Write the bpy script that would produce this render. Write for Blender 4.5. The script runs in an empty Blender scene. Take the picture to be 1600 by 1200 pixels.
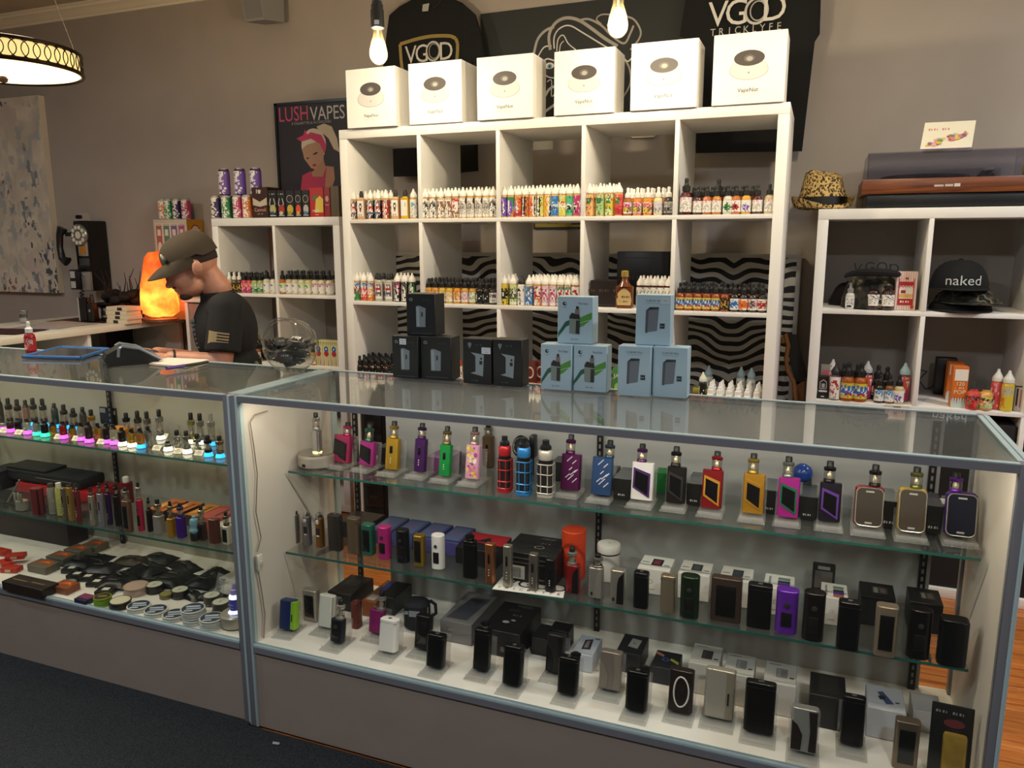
import bpy, bmesh, math, random
from mathutils import Matrix, Vector
random.seed(7)
S = bpy.context.scene
C = S.collection

# ------------------------------------------------------------------ camera
YAW, PITCH, ROLL, FPX = math.radians(21.4944), math.radians(-10.4574), math.radians(-0.1215), 1212.17
EYE = Vector((1.9518, -2.9428, 1.3538))
FW = Vector((-math.sin(YAW) * math.cos(PITCH), math.cos(YAW) * math.cos(PITCH), math.sin(PITCH)))
_r = Vector((math.cos(YAW), math.sin(YAW), 0))
_u = _r.cross(FW)
RT = _r * math.cos(ROLL) + _u * math.sin(ROLL)
UP = -_r * math.sin(ROLL) + _u * math.cos(ROLL)
cam = bpy.data.cameras.new('camera')
cam.sensor_width = 36
cam.lens = 36 * FPX / 1600
cam.clip_start = 0.02
camo = bpy.data.objects.new('camera', cam)
C.objects.link(camo)
m = Matrix((RT, UP, -FW)).transposed().to_4x4()
m.translation = EYE
camo.matrix_world = m
S.camera = camo

# ------------------------------------------------------------------ world, exposure
S.view_settings.view_transform = 'Standard'
S.view_settings.look = 'None'
S.view_settings.gamma = 1
S.view_settings.use_curve_mapping = False
S.view_settings.exposure = 0.14
w = bpy.data.worlds.new('world')
S.world = w
w.use_nodes = True
w.node_tree.nodes['Background'].inputs[0].default_value = (0.9, 0.85, 0.8, 1)
w.node_tree.nodes['Background'].inputs[1].default_value = 0.05
S.cycles.max_bounces = 6
S.cycles.diffuse_bounces = 3
S.cycles.glossy_bounces = 3
S.cycles.transmission_bounces = 4
S.cycles.transparent_max_bounces = 20
S.cycles.caustics_reflective = False
S.cycles.caustics_refractive = False
S.cycles.sample_clamp_indirect = 4


def lamp(name, kind, loc, energy, color, **k):
    l = bpy.data.lights.new(name, kind)
    l.energy = energy
    l.color = color
    for a, b in k.items():
        if a != 'rot':
            setattr(l, a, b)
    o = bpy.data.objects.new(name, l)
    o.location = loc
    o.rotation_euler = k.get('rot', (0, 0, 0))
    C.objects.link(o)
    return o


WARM = (1.0, 0.93, 0.84)
COOL_FILL = (0.90, 0.95, 1.0)
# added cool fill lights, no fittings seen, over the shop floor and behind the counter (outside the frame)
for i, (x, y, e) in enumerate(((0.2, -3.2, 26), (2.6, -3.4, 26), (3.6, -0.9, 30), (-2.0, -2.2, 20))):
    lamp('added_fill_glow', 'AREA', (x, y, 2.66), e, COOL_FILL, shape='DISK', size=0.22)


# ------------------------------------------------------------------ pixel <-> place helpers (1600x1200 frame)
def P(u, v, x=None, y=None, z=None):
    r = FW + RT * ((u - 800) / FPX) + UP * ((600 - v) / FPX)
    k = (x - EYE.x) / r.x if x is not None else (y - EYE.y) / r.y if y is not None else (z - EYE.z) / r.z
    return EYE + r * k


def PJ(p):
    d = Vector(p) - EYE
    z = d.dot(FW)
    return 800 + FPX * d.dot(RT) / z, 600 - FPX * d.dot(UP) / z, z


def HT(x, y, z, vt, t=0.0):
    """height of something standing at x,y,z (leaning back by t) whose top reaches image row vt"""
    a, b = 0.0, 1.5
    for _ in range(40):
        h = (a + b) / 2
        if PJ((x, y + h * math.sin(t), z + h * math.cos(t)))[1] > vt:
            a = h
        else:
            b = h
    return (a + b) / 2


# ------------------------------------------------------------------ materials
def lin(h):
    h = h.lstrip('#')
    return tuple(((c / 12.92) if c <= 0.04045 else ((c + 0.055) / 1.055) ** 2.4) for c in (int(h[i:i + 2], 16) / 255 for i in (0, 2, 4)))


_M = {}


def new_mat(name):
    mt = bpy.data.materials.new(name)
    mt.use_nodes = True
    nt = mt.node_tree
    return mt, nt, nt.nodes['Principled BSDF'], nt.nodes['Material Output']


def M(col, rough=0.5, metal=0.0, emit=0.0, spec=0.5, noise=0.0, scale=40, coat=0):
    k = (col, rough, metal, emit, spec, noise, scale, coat)
    if k in _M:
        return _M[k]
    mt, nt, b, o = new_mat('paint_' + col.strip('#'))
    c = (*lin(col), 1)
    b.inputs['Base Color'].default_value = c
    b.inputs['Roughness'].default_value = rough
    b.inputs['Metallic'].default_value = metal
    b.inputs['Specular IOR Level'].default_value = spec
    b.inputs['Coat Weight'].default_value = coat
    if emit:
        b.inputs['Emission Color'].default_value = c
        b.inputs['Emission Strength'].default_value = emit
    if noise:
        n = nt.nodes.new('ShaderNodeTexNoise')
        n.inputs['Scale'].default_value = scale
        n.inputs['Detail'].default_value = 6
        tc = nt.nodes.new('ShaderNodeTexCoord')
        nt.links.new(tc.outputs['Object'], n.inputs['Vector'])
        r = nt.nodes.new('ShaderNodeMapRange')
        r.inputs[3].default_value = 1 - noise
        r.inputs[4].default_value = 1 + noise
        nt.links.new(n.outputs['Fac'], r.inputs[0])
        mx = nt.nodes.new('ShaderNodeMix')
        mx.data_type = 'RGBA'
        mx.blend_type = 'MULTIPLY'
        mx.inputs[0].default_value = 1
        mx.inputs[6].default_value = c
        nt.links.new(r.outputs[0], mx.inputs[7])
        nt.links.new(mx.outputs[2], b.inputs['Base Color'])
    _M[k] = mt
    return mt


def clear(name, tint, ior=1.45, refl=1.0, rough=0.0, extra=0.0, body=None):
    """thin clear glass / acrylic / liquid film: see-through with Fresnel reflection"""
    if name in _M:
        return _M[name]
    mt, nt, b, o = new_mat(name)
    nt.nodes.remove(b)
    t = nt.nodes.new('ShaderNodeBsdfTransparent')
    t.inputs[0].default_value = (*tint, 1)
    g = nt.nodes.new('ShaderNodeBsdfGlossy')
    g.inputs['Roughness'].default_value = rough
    lw = nt.nodes.new('ShaderNodeLayerWeight')
    lw.inputs[0].default_value = 0.5
    pw = nt.nodes.new('ShaderNodeMath')
    pw.operation = 'POWER'
    pw.inputs[1].default_value = 4.0
    nt.links.new(lw.outputs['Facing'], pw.inputs[0])
    f = nt.nodes.new('ShaderNodeMath')
    f.operation = 'MULTIPLY_ADD'
    f0 = ((ior - 1) / (ior + 1)) ** 2
    f.inputs[1].default_value = 1 - f0
    f.inputs[2].default_value = f0
    nt.links.new(pw.outputs[0], f.inputs[0])
    mu = nt.nodes.new('ShaderNodeMath')
    mu.operation = 'MULTIPLY_ADD'
    mu.inputs[1].default_value = refl
    mu.inputs[2].default_value = extra
    mu.use_clamp = True
    nt.links.new(f.outputs[0], mu.inputs[0])
    a = nt.nodes.new('ShaderNodeMixShader')
    nt.links.new(mu.outputs[0], a.inputs[0])
    src = t
    if body:
        d = nt.nodes.new('ShaderNodeBsdfDiffuse')
        d.inputs[0].default_value = (*body[0], 1)
        mm = nt.nodes.new('ShaderNodeMixShader')
        mm.inputs[0].default_value = body[1]
        nt.links.new(t.outputs[0], mm.inputs[1])
        nt.links.new(d.outputs[0], mm.inputs[2])
        src = mm
    nt.links.new(src.outputs[0], a.inputs[1])
    nt.links.new(g.outputs[0], a.inputs[2])
    nt.links.new(a.outputs[0], o.inputs[0])
    _M[name] = mt
    return mt


def tex(name, build):
    if name not in _M:
        mt, nt, b, o = new_mat(name)
        build(nt, b)
        _M[name] = mt
    return _M[name]


GLASS = clear('case_glass', (0.95, 0.97, 0.96), 1.5, 1.0)
TOPGLASS = clear('top_glass', (0.93, 0.96, 0.95), 1.52, 0.9, 0.01, 0.01, ((0.62, 0.63, 0.60), 0.07))
SHELFGLASS = clear('shelf_glass', (0.93, 0.95, 0.94), 1.5, 0.7, 0.01, 0.0, ((0.35, 0.40, 0.38), 0.04))
EDGE = M('#2c5f54', 0.25, 0, 0, 0.6)
ACRYL = clear('acrylic', (0.95, 0.95, 0.94), 1.35, 0.8, 0.05, 0.02, ((0.8, 0.78, 0.75), 0.14))
TANKG = clear('tank_glass', (0.85, 0.84, 0.80), 1.4, 1.2, 0.02, 0.03)
JARG = clear('jar_glass', (0.93, 0.93, 0.91), 1.4, 1.2, 0.01, 0.01, ((0.6, 0.58, 0.52), 0.05))
WHITE = M('#efece6', 0.45, noise=0.02, scale=8)
ALU = M('#7f7f85', 0.42, 0.15)
ALUL = M('#b4c6c8', 0.35, 0.1)
BLACK = M('#0b0b0c', 0.45)
SATIN = M('#17171a', 0.35)
CHROME = M('#d8d8d8', 0.15, 1.0)
STEEL = M('#a9a6a2', 0.3, 0.9)
RUBBER = M('#121212', 0.6)


# ------------------------------------------------------------------ mesh builder
ID = Matrix.Identity(4)


def T(x=0, y=0, z=0):
    return Matrix.Translation((x, y, z))


def R(a, ax):
    return Matrix.Rotation(a, 4, ax)


_TX = {}


def text_data(s):
    if s not in _TX:
        cu = bpy.data.curves.new('t', 'FONT')
        cu.body = s
        cu.align_x = 'CENTER'
        cu.align_y = 'CENTER'
        cu.resolution_u = 3
        o = bpy.data.objects.new('t', cu)
        C.objects.link(o)
        bpy.context.view_layer.update()
        dg = bpy.context.evaluated_depsgraph_get()
        me = o.evaluated_get(dg).to_mesh()
        _TX[s] = ([tuple(v.co) for v in me.vertices], [tuple(p.vertices) for p in me.polygons])
        o.evaluated_get(dg).to_mesh_clear()
        bpy.data.objects.remove(o)
        bpy.data.curves.remove(cu)
    return _TX[s]


class MB:
    def __init__(s):
        s.v, s.f, s.m, s.mats = [], [], [], []

    def mi(s, mat):
        if isinstance(mat, str):
            mat = M(mat)
        if mat not in s.mats:
            s.mats.append(mat)
        return s.mats.index(mat)

    def add(s, vs, fs, mat, X=ID):
        n = len(s.v)
        s.v += [tuple(X @ Vector(p)) for p in vs]
        if isinstance(mat, list):
            for f, mm in zip(fs, mat):
                s.f.append([i + n for i in f])
                s.m.append(s.mi(mm))
        else:
            k = s.mi(mat)
            for f in fs:
                s.f.append([i + n for i in f])
                s.m.append(k)
        return s

    def bm(s, b, mat, X=ID):
        b.verts.index_update()
        s.add([v.co[:] for v in b.verts], [[v.index for v in f.verts] for f in b.faces], mat, X)
        b.free()
        return s

    def box(s, x0, x1, y0, y1, z0, z1, mat, bev=0, X=ID, seg=2):
        if bev:
            b = bmesh.new()
            bmesh.ops.create_cube(b, size=1)
            bmesh.ops.scale(b, vec=(x1 - x0, y1 - y0, z1 - z0), verts=b.verts)
            bmesh.ops.translate(b, vec=((x0 + x1) / 2, (y0 + y1) / 2, (z0 + z1) / 2), verts=b.verts)
            bev = min(bev, 0.49 * min(x1 - x0, y1 - y0, z1 - z0))
            bmesh.ops.bevel(b, geom=b.edges[:], offset=bev, segments=seg, affect='EDGES', profile=0.5)
            return s.bm(b, mat, X)
        p = [(x, y, z) for z in (z0, z1) for y in (y0, y1) for x in (x0, x1)]
        return s.add(p, [(0, 2, 3, 1), (4, 5, 7, 6), (0, 1, 5, 4), (2, 6, 7, 3), (0, 4, 6, 2), (1, 3, 7, 5)], mat, X)

    def rbox(s, w, d, h, r, mat, X=ID, seg=3, top=0.0):
        """upright box with rounded vertical edges and softened ends, base at z=0, centred in x,y"""
        pts = []
        for cx, cy, a0 in ((w / 2 - r, d / 2 - r, 0), (-w / 2 + r, d / 2 - r, 90), (-w / 2 + r, -d / 2 + r, 180), (w / 2 - r, -d / 2 + r, 270)):
            for i in range(seg + 1):
                a = math.radians(a0 + 90 * i / seg)
                pts.append((cx + r * math.cos(a), cy + r * math.sin(a)))
        e = min(0.0015, h * 0.1) + top
        k0, k1 = 1 - 2 * min(e, .3 * w) / w, 1 - 2 * min(e, .3 * d) / d
        rings = [(k0, k1, 0), (1, 1, e), (1, 1, h - e), (k0, k1, h)]
        n = len(pts)
        vs = [(x * a, y * c, z) for a, c, z in rings for x, y in pts]
        fs = [(j * n + i, j * n + (i + 1) % n, (j + 1) * n + (i + 1) % n, (j + 1) * n + i) for j in range(3) for i in range(n)]
        fs += [tuple(reversed(range(n))), tuple(3 * n + i for i in range(n))]
        return s.add(vs, fs, mat, X)

    def lathe(s, prof, mat, n=14, X=ID, arc=None):
        """prof: [(r,z)..]; mat one or a list for each band"""
        vs, fs, ms = [], [], []
        for r, z in prof:
            for i in range(n):
                a = 2 * math.pi * i / n
                vs.append((r * math.cos(a), r * math.sin(a), z))
        for j in range(len(prof) - 1):
            for i in range(n):
                fs.append((j * n + i, j * n + (i + 1) % n, (j + 1) * n + (i + 1) % n, (j + 1) * n + i))
                ms.append(mat[j] if isinstance(mat, list) else mat)
        if prof[0][0] > 1e-5:
            fs.append(tuple(reversed(range(n))))
            ms.append(mat[0] if isinstance(mat, list) else mat)
        if prof[-1][0] > 1e-5:
            fs.append(tuple((len(prof) - 1) * n + i for i in range(n)))
            ms.append(mat[-1] if isinstance(mat, list) else mat)
        return s.add(vs, fs, ms, X)

    def tube(s, pts, r, mat, n=6, closed=False, X=ID):
        pts = [Vector(p) for p in pts]
        k = len(pts)
        rs = r if isinstance(r, (list, tuple)) else [r] * k
        vs, fs = [], []
        side = None
        for i, p in enumerate(pts):
            a = pts[(i - 1) % k] if (closed or i) else p
            b = pts[(i + 1) % k] if (closed or i < k - 1) else p
            t = (b - a).normalized()
            if side is None:
                side = t.orthogonal().normalized()
            side = (side - t * side.dot(t))
            side = side.normalized() if side.length > 1e-6 else t.orthogonal().normalized()
            o = t.cross(side)
            for j in range(n):
                q = 2 * math.pi * j / n
                vs.append(tuple(p + (side * math.cos(q) + o * math.sin(q)) * rs[i]))
        for i in range(k if closed else k - 1):
            for j in range(n):
                a, b = i * n, ((i + 1) % k) * n
                fs.append((a + j, a + (j + 1) % n, b + (j + 1) % n, b + j))
        if not closed:
            fs += [tuple(reversed(range(n))), tuple((k - 1) * n + j for j in range(n))]
        return s.add(vs, fs, mat, X)

    def ball(s, c, r, mat, n=12, X=ID):
        rx, ry, rz = r if isinstance(r, (tuple, list)) else (r, r, r)
        b = bmesh.new()
        bmesh.ops.create_uvsphere(b, u_segments=n, v_segments=max(6, n * 2 // 3), radius=1)
        return s.bm(b, mat, X @ T(*c) @ Matrix.Diagonal((rx, ry, rz, 1)))

    def prism(s, pts, y0, y1, mat, X=ID):
        """outline (x,z) given counter-clockwise seen from -y, extruded from y0 (front) to y1"""
        n = len(pts)
        vs = [(x, y0, z) for x, z in pts] + [(x, y1, z) for x, z in pts]
        fs = [tuple(range(n)), tuple(reversed(range(n, 2 * n)))] + [(i, n + i, n + (i + 1) % n, (i + 1) % n) for i in range(n)]
        return s.add(vs, fs, mat, X)

    def text(s, t, x, z, size, mat, X=ID, y=0, sx=1.0):
        v, f = text_data(t)
        return s.add([(x + a * size * sx, y, z + b * size) for a, b, c in v], [tuple(q) for q in f], mat, X)

    def art(s, items, X=ID, eps=0.00025):
        """flat print on an upright face (x right, z up, facing -y)"""
        y = 0
        for it in items:
            y -= eps
            k = it[0]
            if k == 'r':
                _, a, b, c, d, col = it
                s.add([(a, y, b), (c, y, b), (c, y, d), (a, y, d)], [(0, 1, 2, 3)], col, X)
            elif k == 'e':
                _, cx, cz, rx, rz, col = it
                s.add([(cx + rx * math.cos(i * math.pi / 10), y, cz + rz * math.sin(i * math.pi / 10)) for i in range(20)], [tuple(range(20))], col, X)
            elif k == 'p':
                s.add([(a, y, b) for a, b in it[1]], [tuple(range(len(it[1])))], it[2], X)
            elif k == 't':
                s.text(it[1], it[2], it[3], it[4], it[5], X, y, it[6] if len(it) > 6 else 1.0)
            elif k == 'q':
                _, cx, cz, wd, ht, col = it
                n = max(3, int(wd / ht * 1.3))
                for i in range(n):
                    a0 = cx - wd / 2 + wd * i / n
                    g = ((i * 7 + n) % 5) / 5
                    if g != 0.4 or n < 5:
                        s.add([(a0, y, cz - ht * .4), (a0 + wd / n * (.35 + .4 * g), y, cz - ht * .4), (a0 + wd / n * (.35 + .4 * g), y, cz + ht * (.1 + .4 * g)), (a0, y, cz + ht * (.4 - .2 * g))], [(0, 1, 2, 3)], col, X)
            elif k == 'l':
                _, pts, wd, col = it
                for (a, b), (c, d) in zip(pts, pts[1:]):
                    L = math.hypot(c - a, d - b) or 1
                    nx, nz = -(d - b) / L * wd / 2, (c - a) / L * wd / 2
                    s.add([(a - nx, y, b - nz), (c - nx, y, d - nz), (c + nx, y, d + nz), (a + nx, y, b + nz)], [(0, 1, 2, 3)], col, X)
        return s

    def mesh(s, name, flat=False):
        me = bpy.data.meshes.new(name)
        me.from_pydata(s.v, [], s.f)
        for mt in s.mats:
            me.materials.append(mt)
        me.polygons.foreach_set('material_index', s.m)
        me.update()
        if not flat:
            me.shade_smooth()
            me.set_sharp_from_angle(angle=math.radians(38))
        return me


def link(name, data, parent=None, loc=None, rot=None):
    o = bpy.data.objects.new(name, data)
    C.objects.link(o)
    if parent:
        o.parent = parent
    if loc is not None:
        o.location = loc
    if rot is not None:
        o.rotation_euler = rot
    return o


def tag(o, label, cat, group=None, kind=None):
    if label:
        o['label'] = label
    if cat:
        o['category'] = cat
    if group:
        o['group'] = group
    if kind:
        o['kind'] = kind
    return o


_PROTO = {}
COUNT = {}


def spawn(name, label, cat, loc, parts, rz=0.0, rx=0.0, group=None, key=None, kind=None, ry=0.0):
    """one thing: an Empty at its base with its parts (name, MB or mesh[, index of the part it belongs to]) or one mesh"""
    if key is not None and key in _PROTO:
        pl = _PROTO[key]
    else:
        if callable(parts):
            parts = parts()
        pl = [(p[0], p[1].mesh(p[0]) if isinstance(p[1], MB) else p[1], p[2] if len(p) > 2 else None) for p in parts]
        if key is not None:
            _PROTO[key] = pl
    if len(pl) == 1:
        o = link(name, pl[0][1], None, loc, (rx, ry, rz))
    else:
        o = link(name, None, None, loc, (rx, ry, rz))
        o.empty_display_size = 0.02
        made = []
        for nm, me, par in pl:
            made.append(link(nm, me, o if par is None else made[par]))
    return tag(o, label, cat, group, kind)


def struct(name, mb, parent=None, loc=(0, 0, 0)):
    o = link(name, mb.mesh(name), parent, loc)
    if parent is None:
        o['kind'] = 'structure'
    return o


ORD = 'first second third fourth fifth sixth seventh eighth ninth tenth eleventh twelfth thirteenth fourteenth fifteenth sixteenth seventeenth eighteenth nineteenth twentieth'.split()

# ================================================================== THE ROOM
WY = 0.66          # back wall
CZ = 2.70          # ceiling


def wall_nodes(nt, b, col, amt=0.05, sc=3.0):
    tc = nt.nodes.new('ShaderNodeTexCoord')
    n = nt.nodes.new('ShaderNodeTexNoise')
    n.inputs['Scale'].default_value = sc
    n.inputs['Detail'].default_value = 5
    nt.links.new(tc.outputs['Object'], n.inputs['Vector'])
    r = nt.nodes.new('ShaderNodeValToRGB')
    c = lin(col)
    r.color_ramp.elements[0].position = 0.3
    r.color_ramp.elements[1].position = 0.7
    r.color_ramp.elements[0].color = (*[x * (1 - amt) for x in c], 1)
    r.color_ramp.elements[1].color = (*[min(1, x * (1 + amt)) for x in c], 1)
    nt.links.new(n.outputs['Fac'], r.inputs[0])
    nt.links.new(r.outputs[0], b.inputs['Base Color'])
    b.inputs['Roughness'].default_value = 0.75
    n2 = nt.nodes.new('ShaderNodeTexNoise')
    n2.inputs['Scale'].default_value = 220
    nt.links.new(tc.outputs['Object'], n2.inputs['Vector'])
    bp = nt.nodes.new('ShaderNodeBump')
    bp.inputs['Strength'].default_value = 0.06
    nt.links.new(n2.outputs['Fac'], bp.inputs['Height'])
    nt.links.new(bp.outputs[0], b.inputs['Normal'])


WALL = tex('wall_paint', lambda nt, b: wall_nodes(nt, b, '#a79d94'))
CEIL = tex('ceiling_paint', lambda nt, b: wall_nodes(nt, b, '#b3a891'))
TRIM = M('#efe6cf', 0.4)
BASEP = tex('counter_laminate', lambda nt, b: wall_nodes(nt, b, '#93857a', 0.04, 9))


def wood_nodes(nt, b):
    tc = nt.nodes.new('ShaderNodeTexCoord')
    oi = nt.nodes.new('ShaderNodeObjectInfo')
    mp = nt.nodes.new('ShaderNodeMapping')
    mp.inputs['Scale'].default_value = (1.2, 22, 22)
    ad = nt.nodes.new('ShaderNodeVectorMath')
    ad.operation = 'ADD'
    nt.links.new(tc.outputs['Object'], ad.inputs[0])
    nt.links.new(oi.outputs['Random'], ad.inputs[1])
    nt.links.new(ad.outputs[0], mp.inputs['Vector'])
    n = nt.nodes.new('ShaderNodeTexNoise')
    n.inputs['Scale'].default_value = 3
    n.inputs['Detail'].default_value = 7
    n.inputs['Distortion'].default_value = 1.0
    nt.links.new(mp.outputs[0], n.inputs['Vector'])
    r = nt.nodes.new('ShaderNodeValToRGB')
    r.color_ramp.elements[0].position = 0.3
    r.color_ramp.elements[0].color = (*lin('#8f4a1d'), 1)
    r.color_ramp.elements[1].position = 0.75
    r.color_ramp.elements[1].color = (*lin('#d98a45'), 1)
    nt.links.new(n.outputs['Fac'], r.inputs[0])
    hv = nt.nodes.new('ShaderNodeHueSaturation')
    mr = nt.nodes.new('ShaderNodeMapRange')
    mr.inputs[3].default_value = 0.8
    mr.inputs[4].default_value = 1.15
    nt.links.new(oi.outputs['Random'], mr.inputs[0])
    nt.links.new(mr.outputs[0], hv.inputs['Value'])
    nt.links.new(r.outputs[0], hv.inputs['Color'])
    nt.links.new(hv.outputs[0], b.inputs['Base Color'])
    b.inputs['Roughness'].default_value = 0.32


OAK = tex('oak_floor', wood_nodes)


def walnut_nodes(nt, b):
    wood_nodes(nt, b)
    for n in nt.nodes:
        if n.type == 'VALTORGB':
            n.color_ramp.elements[0].color = (*lin('#4a2411'), 1)
            n.color_ramp.elements[1].color = (*lin('#8a4d27'), 1)
    b.inputs['Roughness'].default_value = 0.4


WALNUT = tex('walnut', walnut_nodes)
X0, X1, Y0 = -3.6, 4.2, -6.0
fl = struct('floor', MB().box(X0, X1, Y0, WY, -0.06, -0.012, OAK))
pm = MB().box(0, 0.895, 0, 0.0655, -0.012, 0, OAK, 0.0012, seg=1).mesh('plank')
row = 0
y = -1.36
while y < WY - 0.07:
    x = -2.2 - (row * 0.37) % 0.9
    while x < 4.1:
        if -2.4 < x < 3.3 and (x > 1.3 or y > -0.2 or x < 0.9):
            if x > 1.3:
                link('plank', pm, fl, (x, y, 0))
        x += 0.9
    y += 0.067
    row += 1
struct('wall_back', MB().box(X0, X1, WY, WY + 0.1, 0, CZ, WALL))
struct('wall_left', MB().box(X0 - 0.1, X0, Y0, WY + 0.1, 0, CZ, WALL))
struct('wall_right', MB().box(X1, X1 + 0.1, Y0, WY + 0.1, 0, CZ, WALL))
struct('wall_front', MB().box(X0, X1, Y0 - 0.1, Y0, 0, CZ, WALL))
struct('ceiling', MB().box(X0, X1, Y0, WY + 0.1, CZ, CZ + 0.1, CEIL))
prof = [(0, -0.058), (-0.010, -0.058), (-0.012, -0.048), (-0.022, -0.046), (-0.034, -0.036), (-0.050, -0.026), (-0.072, -0.020), (-0.076, -0.010), (-0.090, -0.008), (-0.092, 0), (0, 0)]
cr = MB()
vs = [(X, WY + a, CZ + b) for X in (X0, X1) for a, b in prof]
n = len(prof)
cr.add(vs, [tuple(range(n)), tuple(reversed(range(n, 2 * n)))] + [(i, n + i, n + (i + 1) % n, (i + 1) % n) for i in range(n)], TRIM)
struct('trim_1', cr)
struct('baseboard_back', MB().box(X0, X1, WY - 0.015, WY, 0, 0.12, TRIM, 0.004))


def carpet_nodes(nt, b):
    tc = nt.nodes.new('ShaderNodeTexCoord')
    n = nt.nodes.new('ShaderNodeTexNoise')
    n.inputs['Scale'].default_value = 260
    n.inputs['Detail'].default_value = 3
    nt.links.new(tc.outputs['Object'], n.inputs['Vector'])
    r = nt.nodes.new('ShaderNodeValToRGB')
    r.color_ramp.elements[0].position = 0.35
    r.color_ramp.elements[0].color = (*lin('#0c0f12'), 1)
    r.color_ramp.elements[1].position = 0.75
    r.color_ramp.elements[1].color = (*lin('#343a3e'), 1)
    nt.links.new(n.outputs['Fac'], r.inputs[0])
    nt.links.new(r.outputs[0], b.inputs['Base Color'])
    b.inputs['Roughness'].default_value = 0.95
    bp = nt.nodes.new('ShaderNodeBump')
    bp.inputs['Strength'].default_value = 0.9
    bp.inputs['Distance'].default_value = 0.004
    nt.links.new(n.outputs['Fac'], bp.inputs['Height'])
    nt.links.new(bp.outputs[0], b.inputs['Normal'])


CX0 = 0.528
CARPET = tex('carpet_pile', carpet_nodes)
tag(link('carpet', MB().add([(x, y, z) for z in (0.0, 0.009) for x, y in ((X0 + .01, Y0 + .01), (X1 - .01, Y0 + .01), (X1 - .01, -1.372), (CX0, -1.372), (CX0, -1.354), (X0 + .01, -1.354))], [(5, 4, 3, 2, 1, 0), (6, 7, 8, 9, 10, 11)] + [(i, (i + 1) % 6, 6 + (i + 1) % 6, 6 + i) for i in range(6)], CARPET).mesh('carpet')), 'dark charcoal blue cut pile carpet in front of the glass counters', 'carpet')
q = P(432, 1161, z=0.009)
tag(link('paper_scrap', MB().prism([(-0.012, 0), (0.008, -0.004), (0.013, 0.006), (-0.004, 0.012)], -0.0004, 0.0004, '#b9b9bb', R(1.35, 'X')).mesh('paper_scrap'), None, (q.x, q.y, 0.0105)), 'tiny torn paper scrap lying on the dark carpet', 'paper')


# ------------------------------------------------------------------ white cube shelves
t_, d_, p_ = 0.038, 0.016, 0.352


def cube_shelf(cols, rows, loc, label):
    W = 2 * t_ + cols * p_ - d_
    H = 2 * t_ + rows * p_ - d_
    D = 0.39
    parts = [('top_panel', MB().box(0, W, 0, D, H - t_, H, WHITE, 0.0015)),
             ('bottom_panel', MB().box(0, W, 0, D, 0, t_, WHITE, 0.0015))]
    for a in (0, W - t_):
        parts.append(('side_panel', MB().box(a, a + t_, 0.0005, D, t_, H - t_ - 0.0004, WHITE, 0.0015)))
    for r in range(1, rows):
        z = H - t_ - r * p_
        parts.append(('shelf_board', MB().box(t_, W - t_, 0.001, D - 0.002, z, z + d_, WHITE, 0.0008)))
    for r in range(rows):
        z = H - t_ - (r + 1) * p_ + d_
        for c in range(1, cols):
            x = t_ + c * p_ - d_
            parts.append(('divider_board', MB().box(x, x + d_, 0.001, D - 0.002, z, z + p_ - d_, WHITE, 0.0008)))
    return spawn('cube_shelf', label, 'shelf', loc, parts, group='white cube shelves')


LX, LY = -0.9454, 0.246
RX, RY = 1.9316, 0.252
cube_shelf(5, 5, (0, 0, 0), 'tall white cube shelf, five cubbies wide, with boxes along its top')
cube_shelf(2, 4, (LX, LY, 0), 'lower white cube shelf two cubbies wide beside the framed poster')
cube_shelf(4, 4, (RX, RY, 0), 'lower white cube shelf under the turntable and leopard hat')
Z0, Z1, Z2 = 1.446, 1.094, 0.742      # cubby floors of the tall shelf (the two lower ones share the last two)

# ------------------------------------------------------------------ glass counters
CY0, CY1, CZT, DK = -1.359, -0.91, 0.957, 0.2526
CX = 0.5325
CW = 1.8


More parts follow.
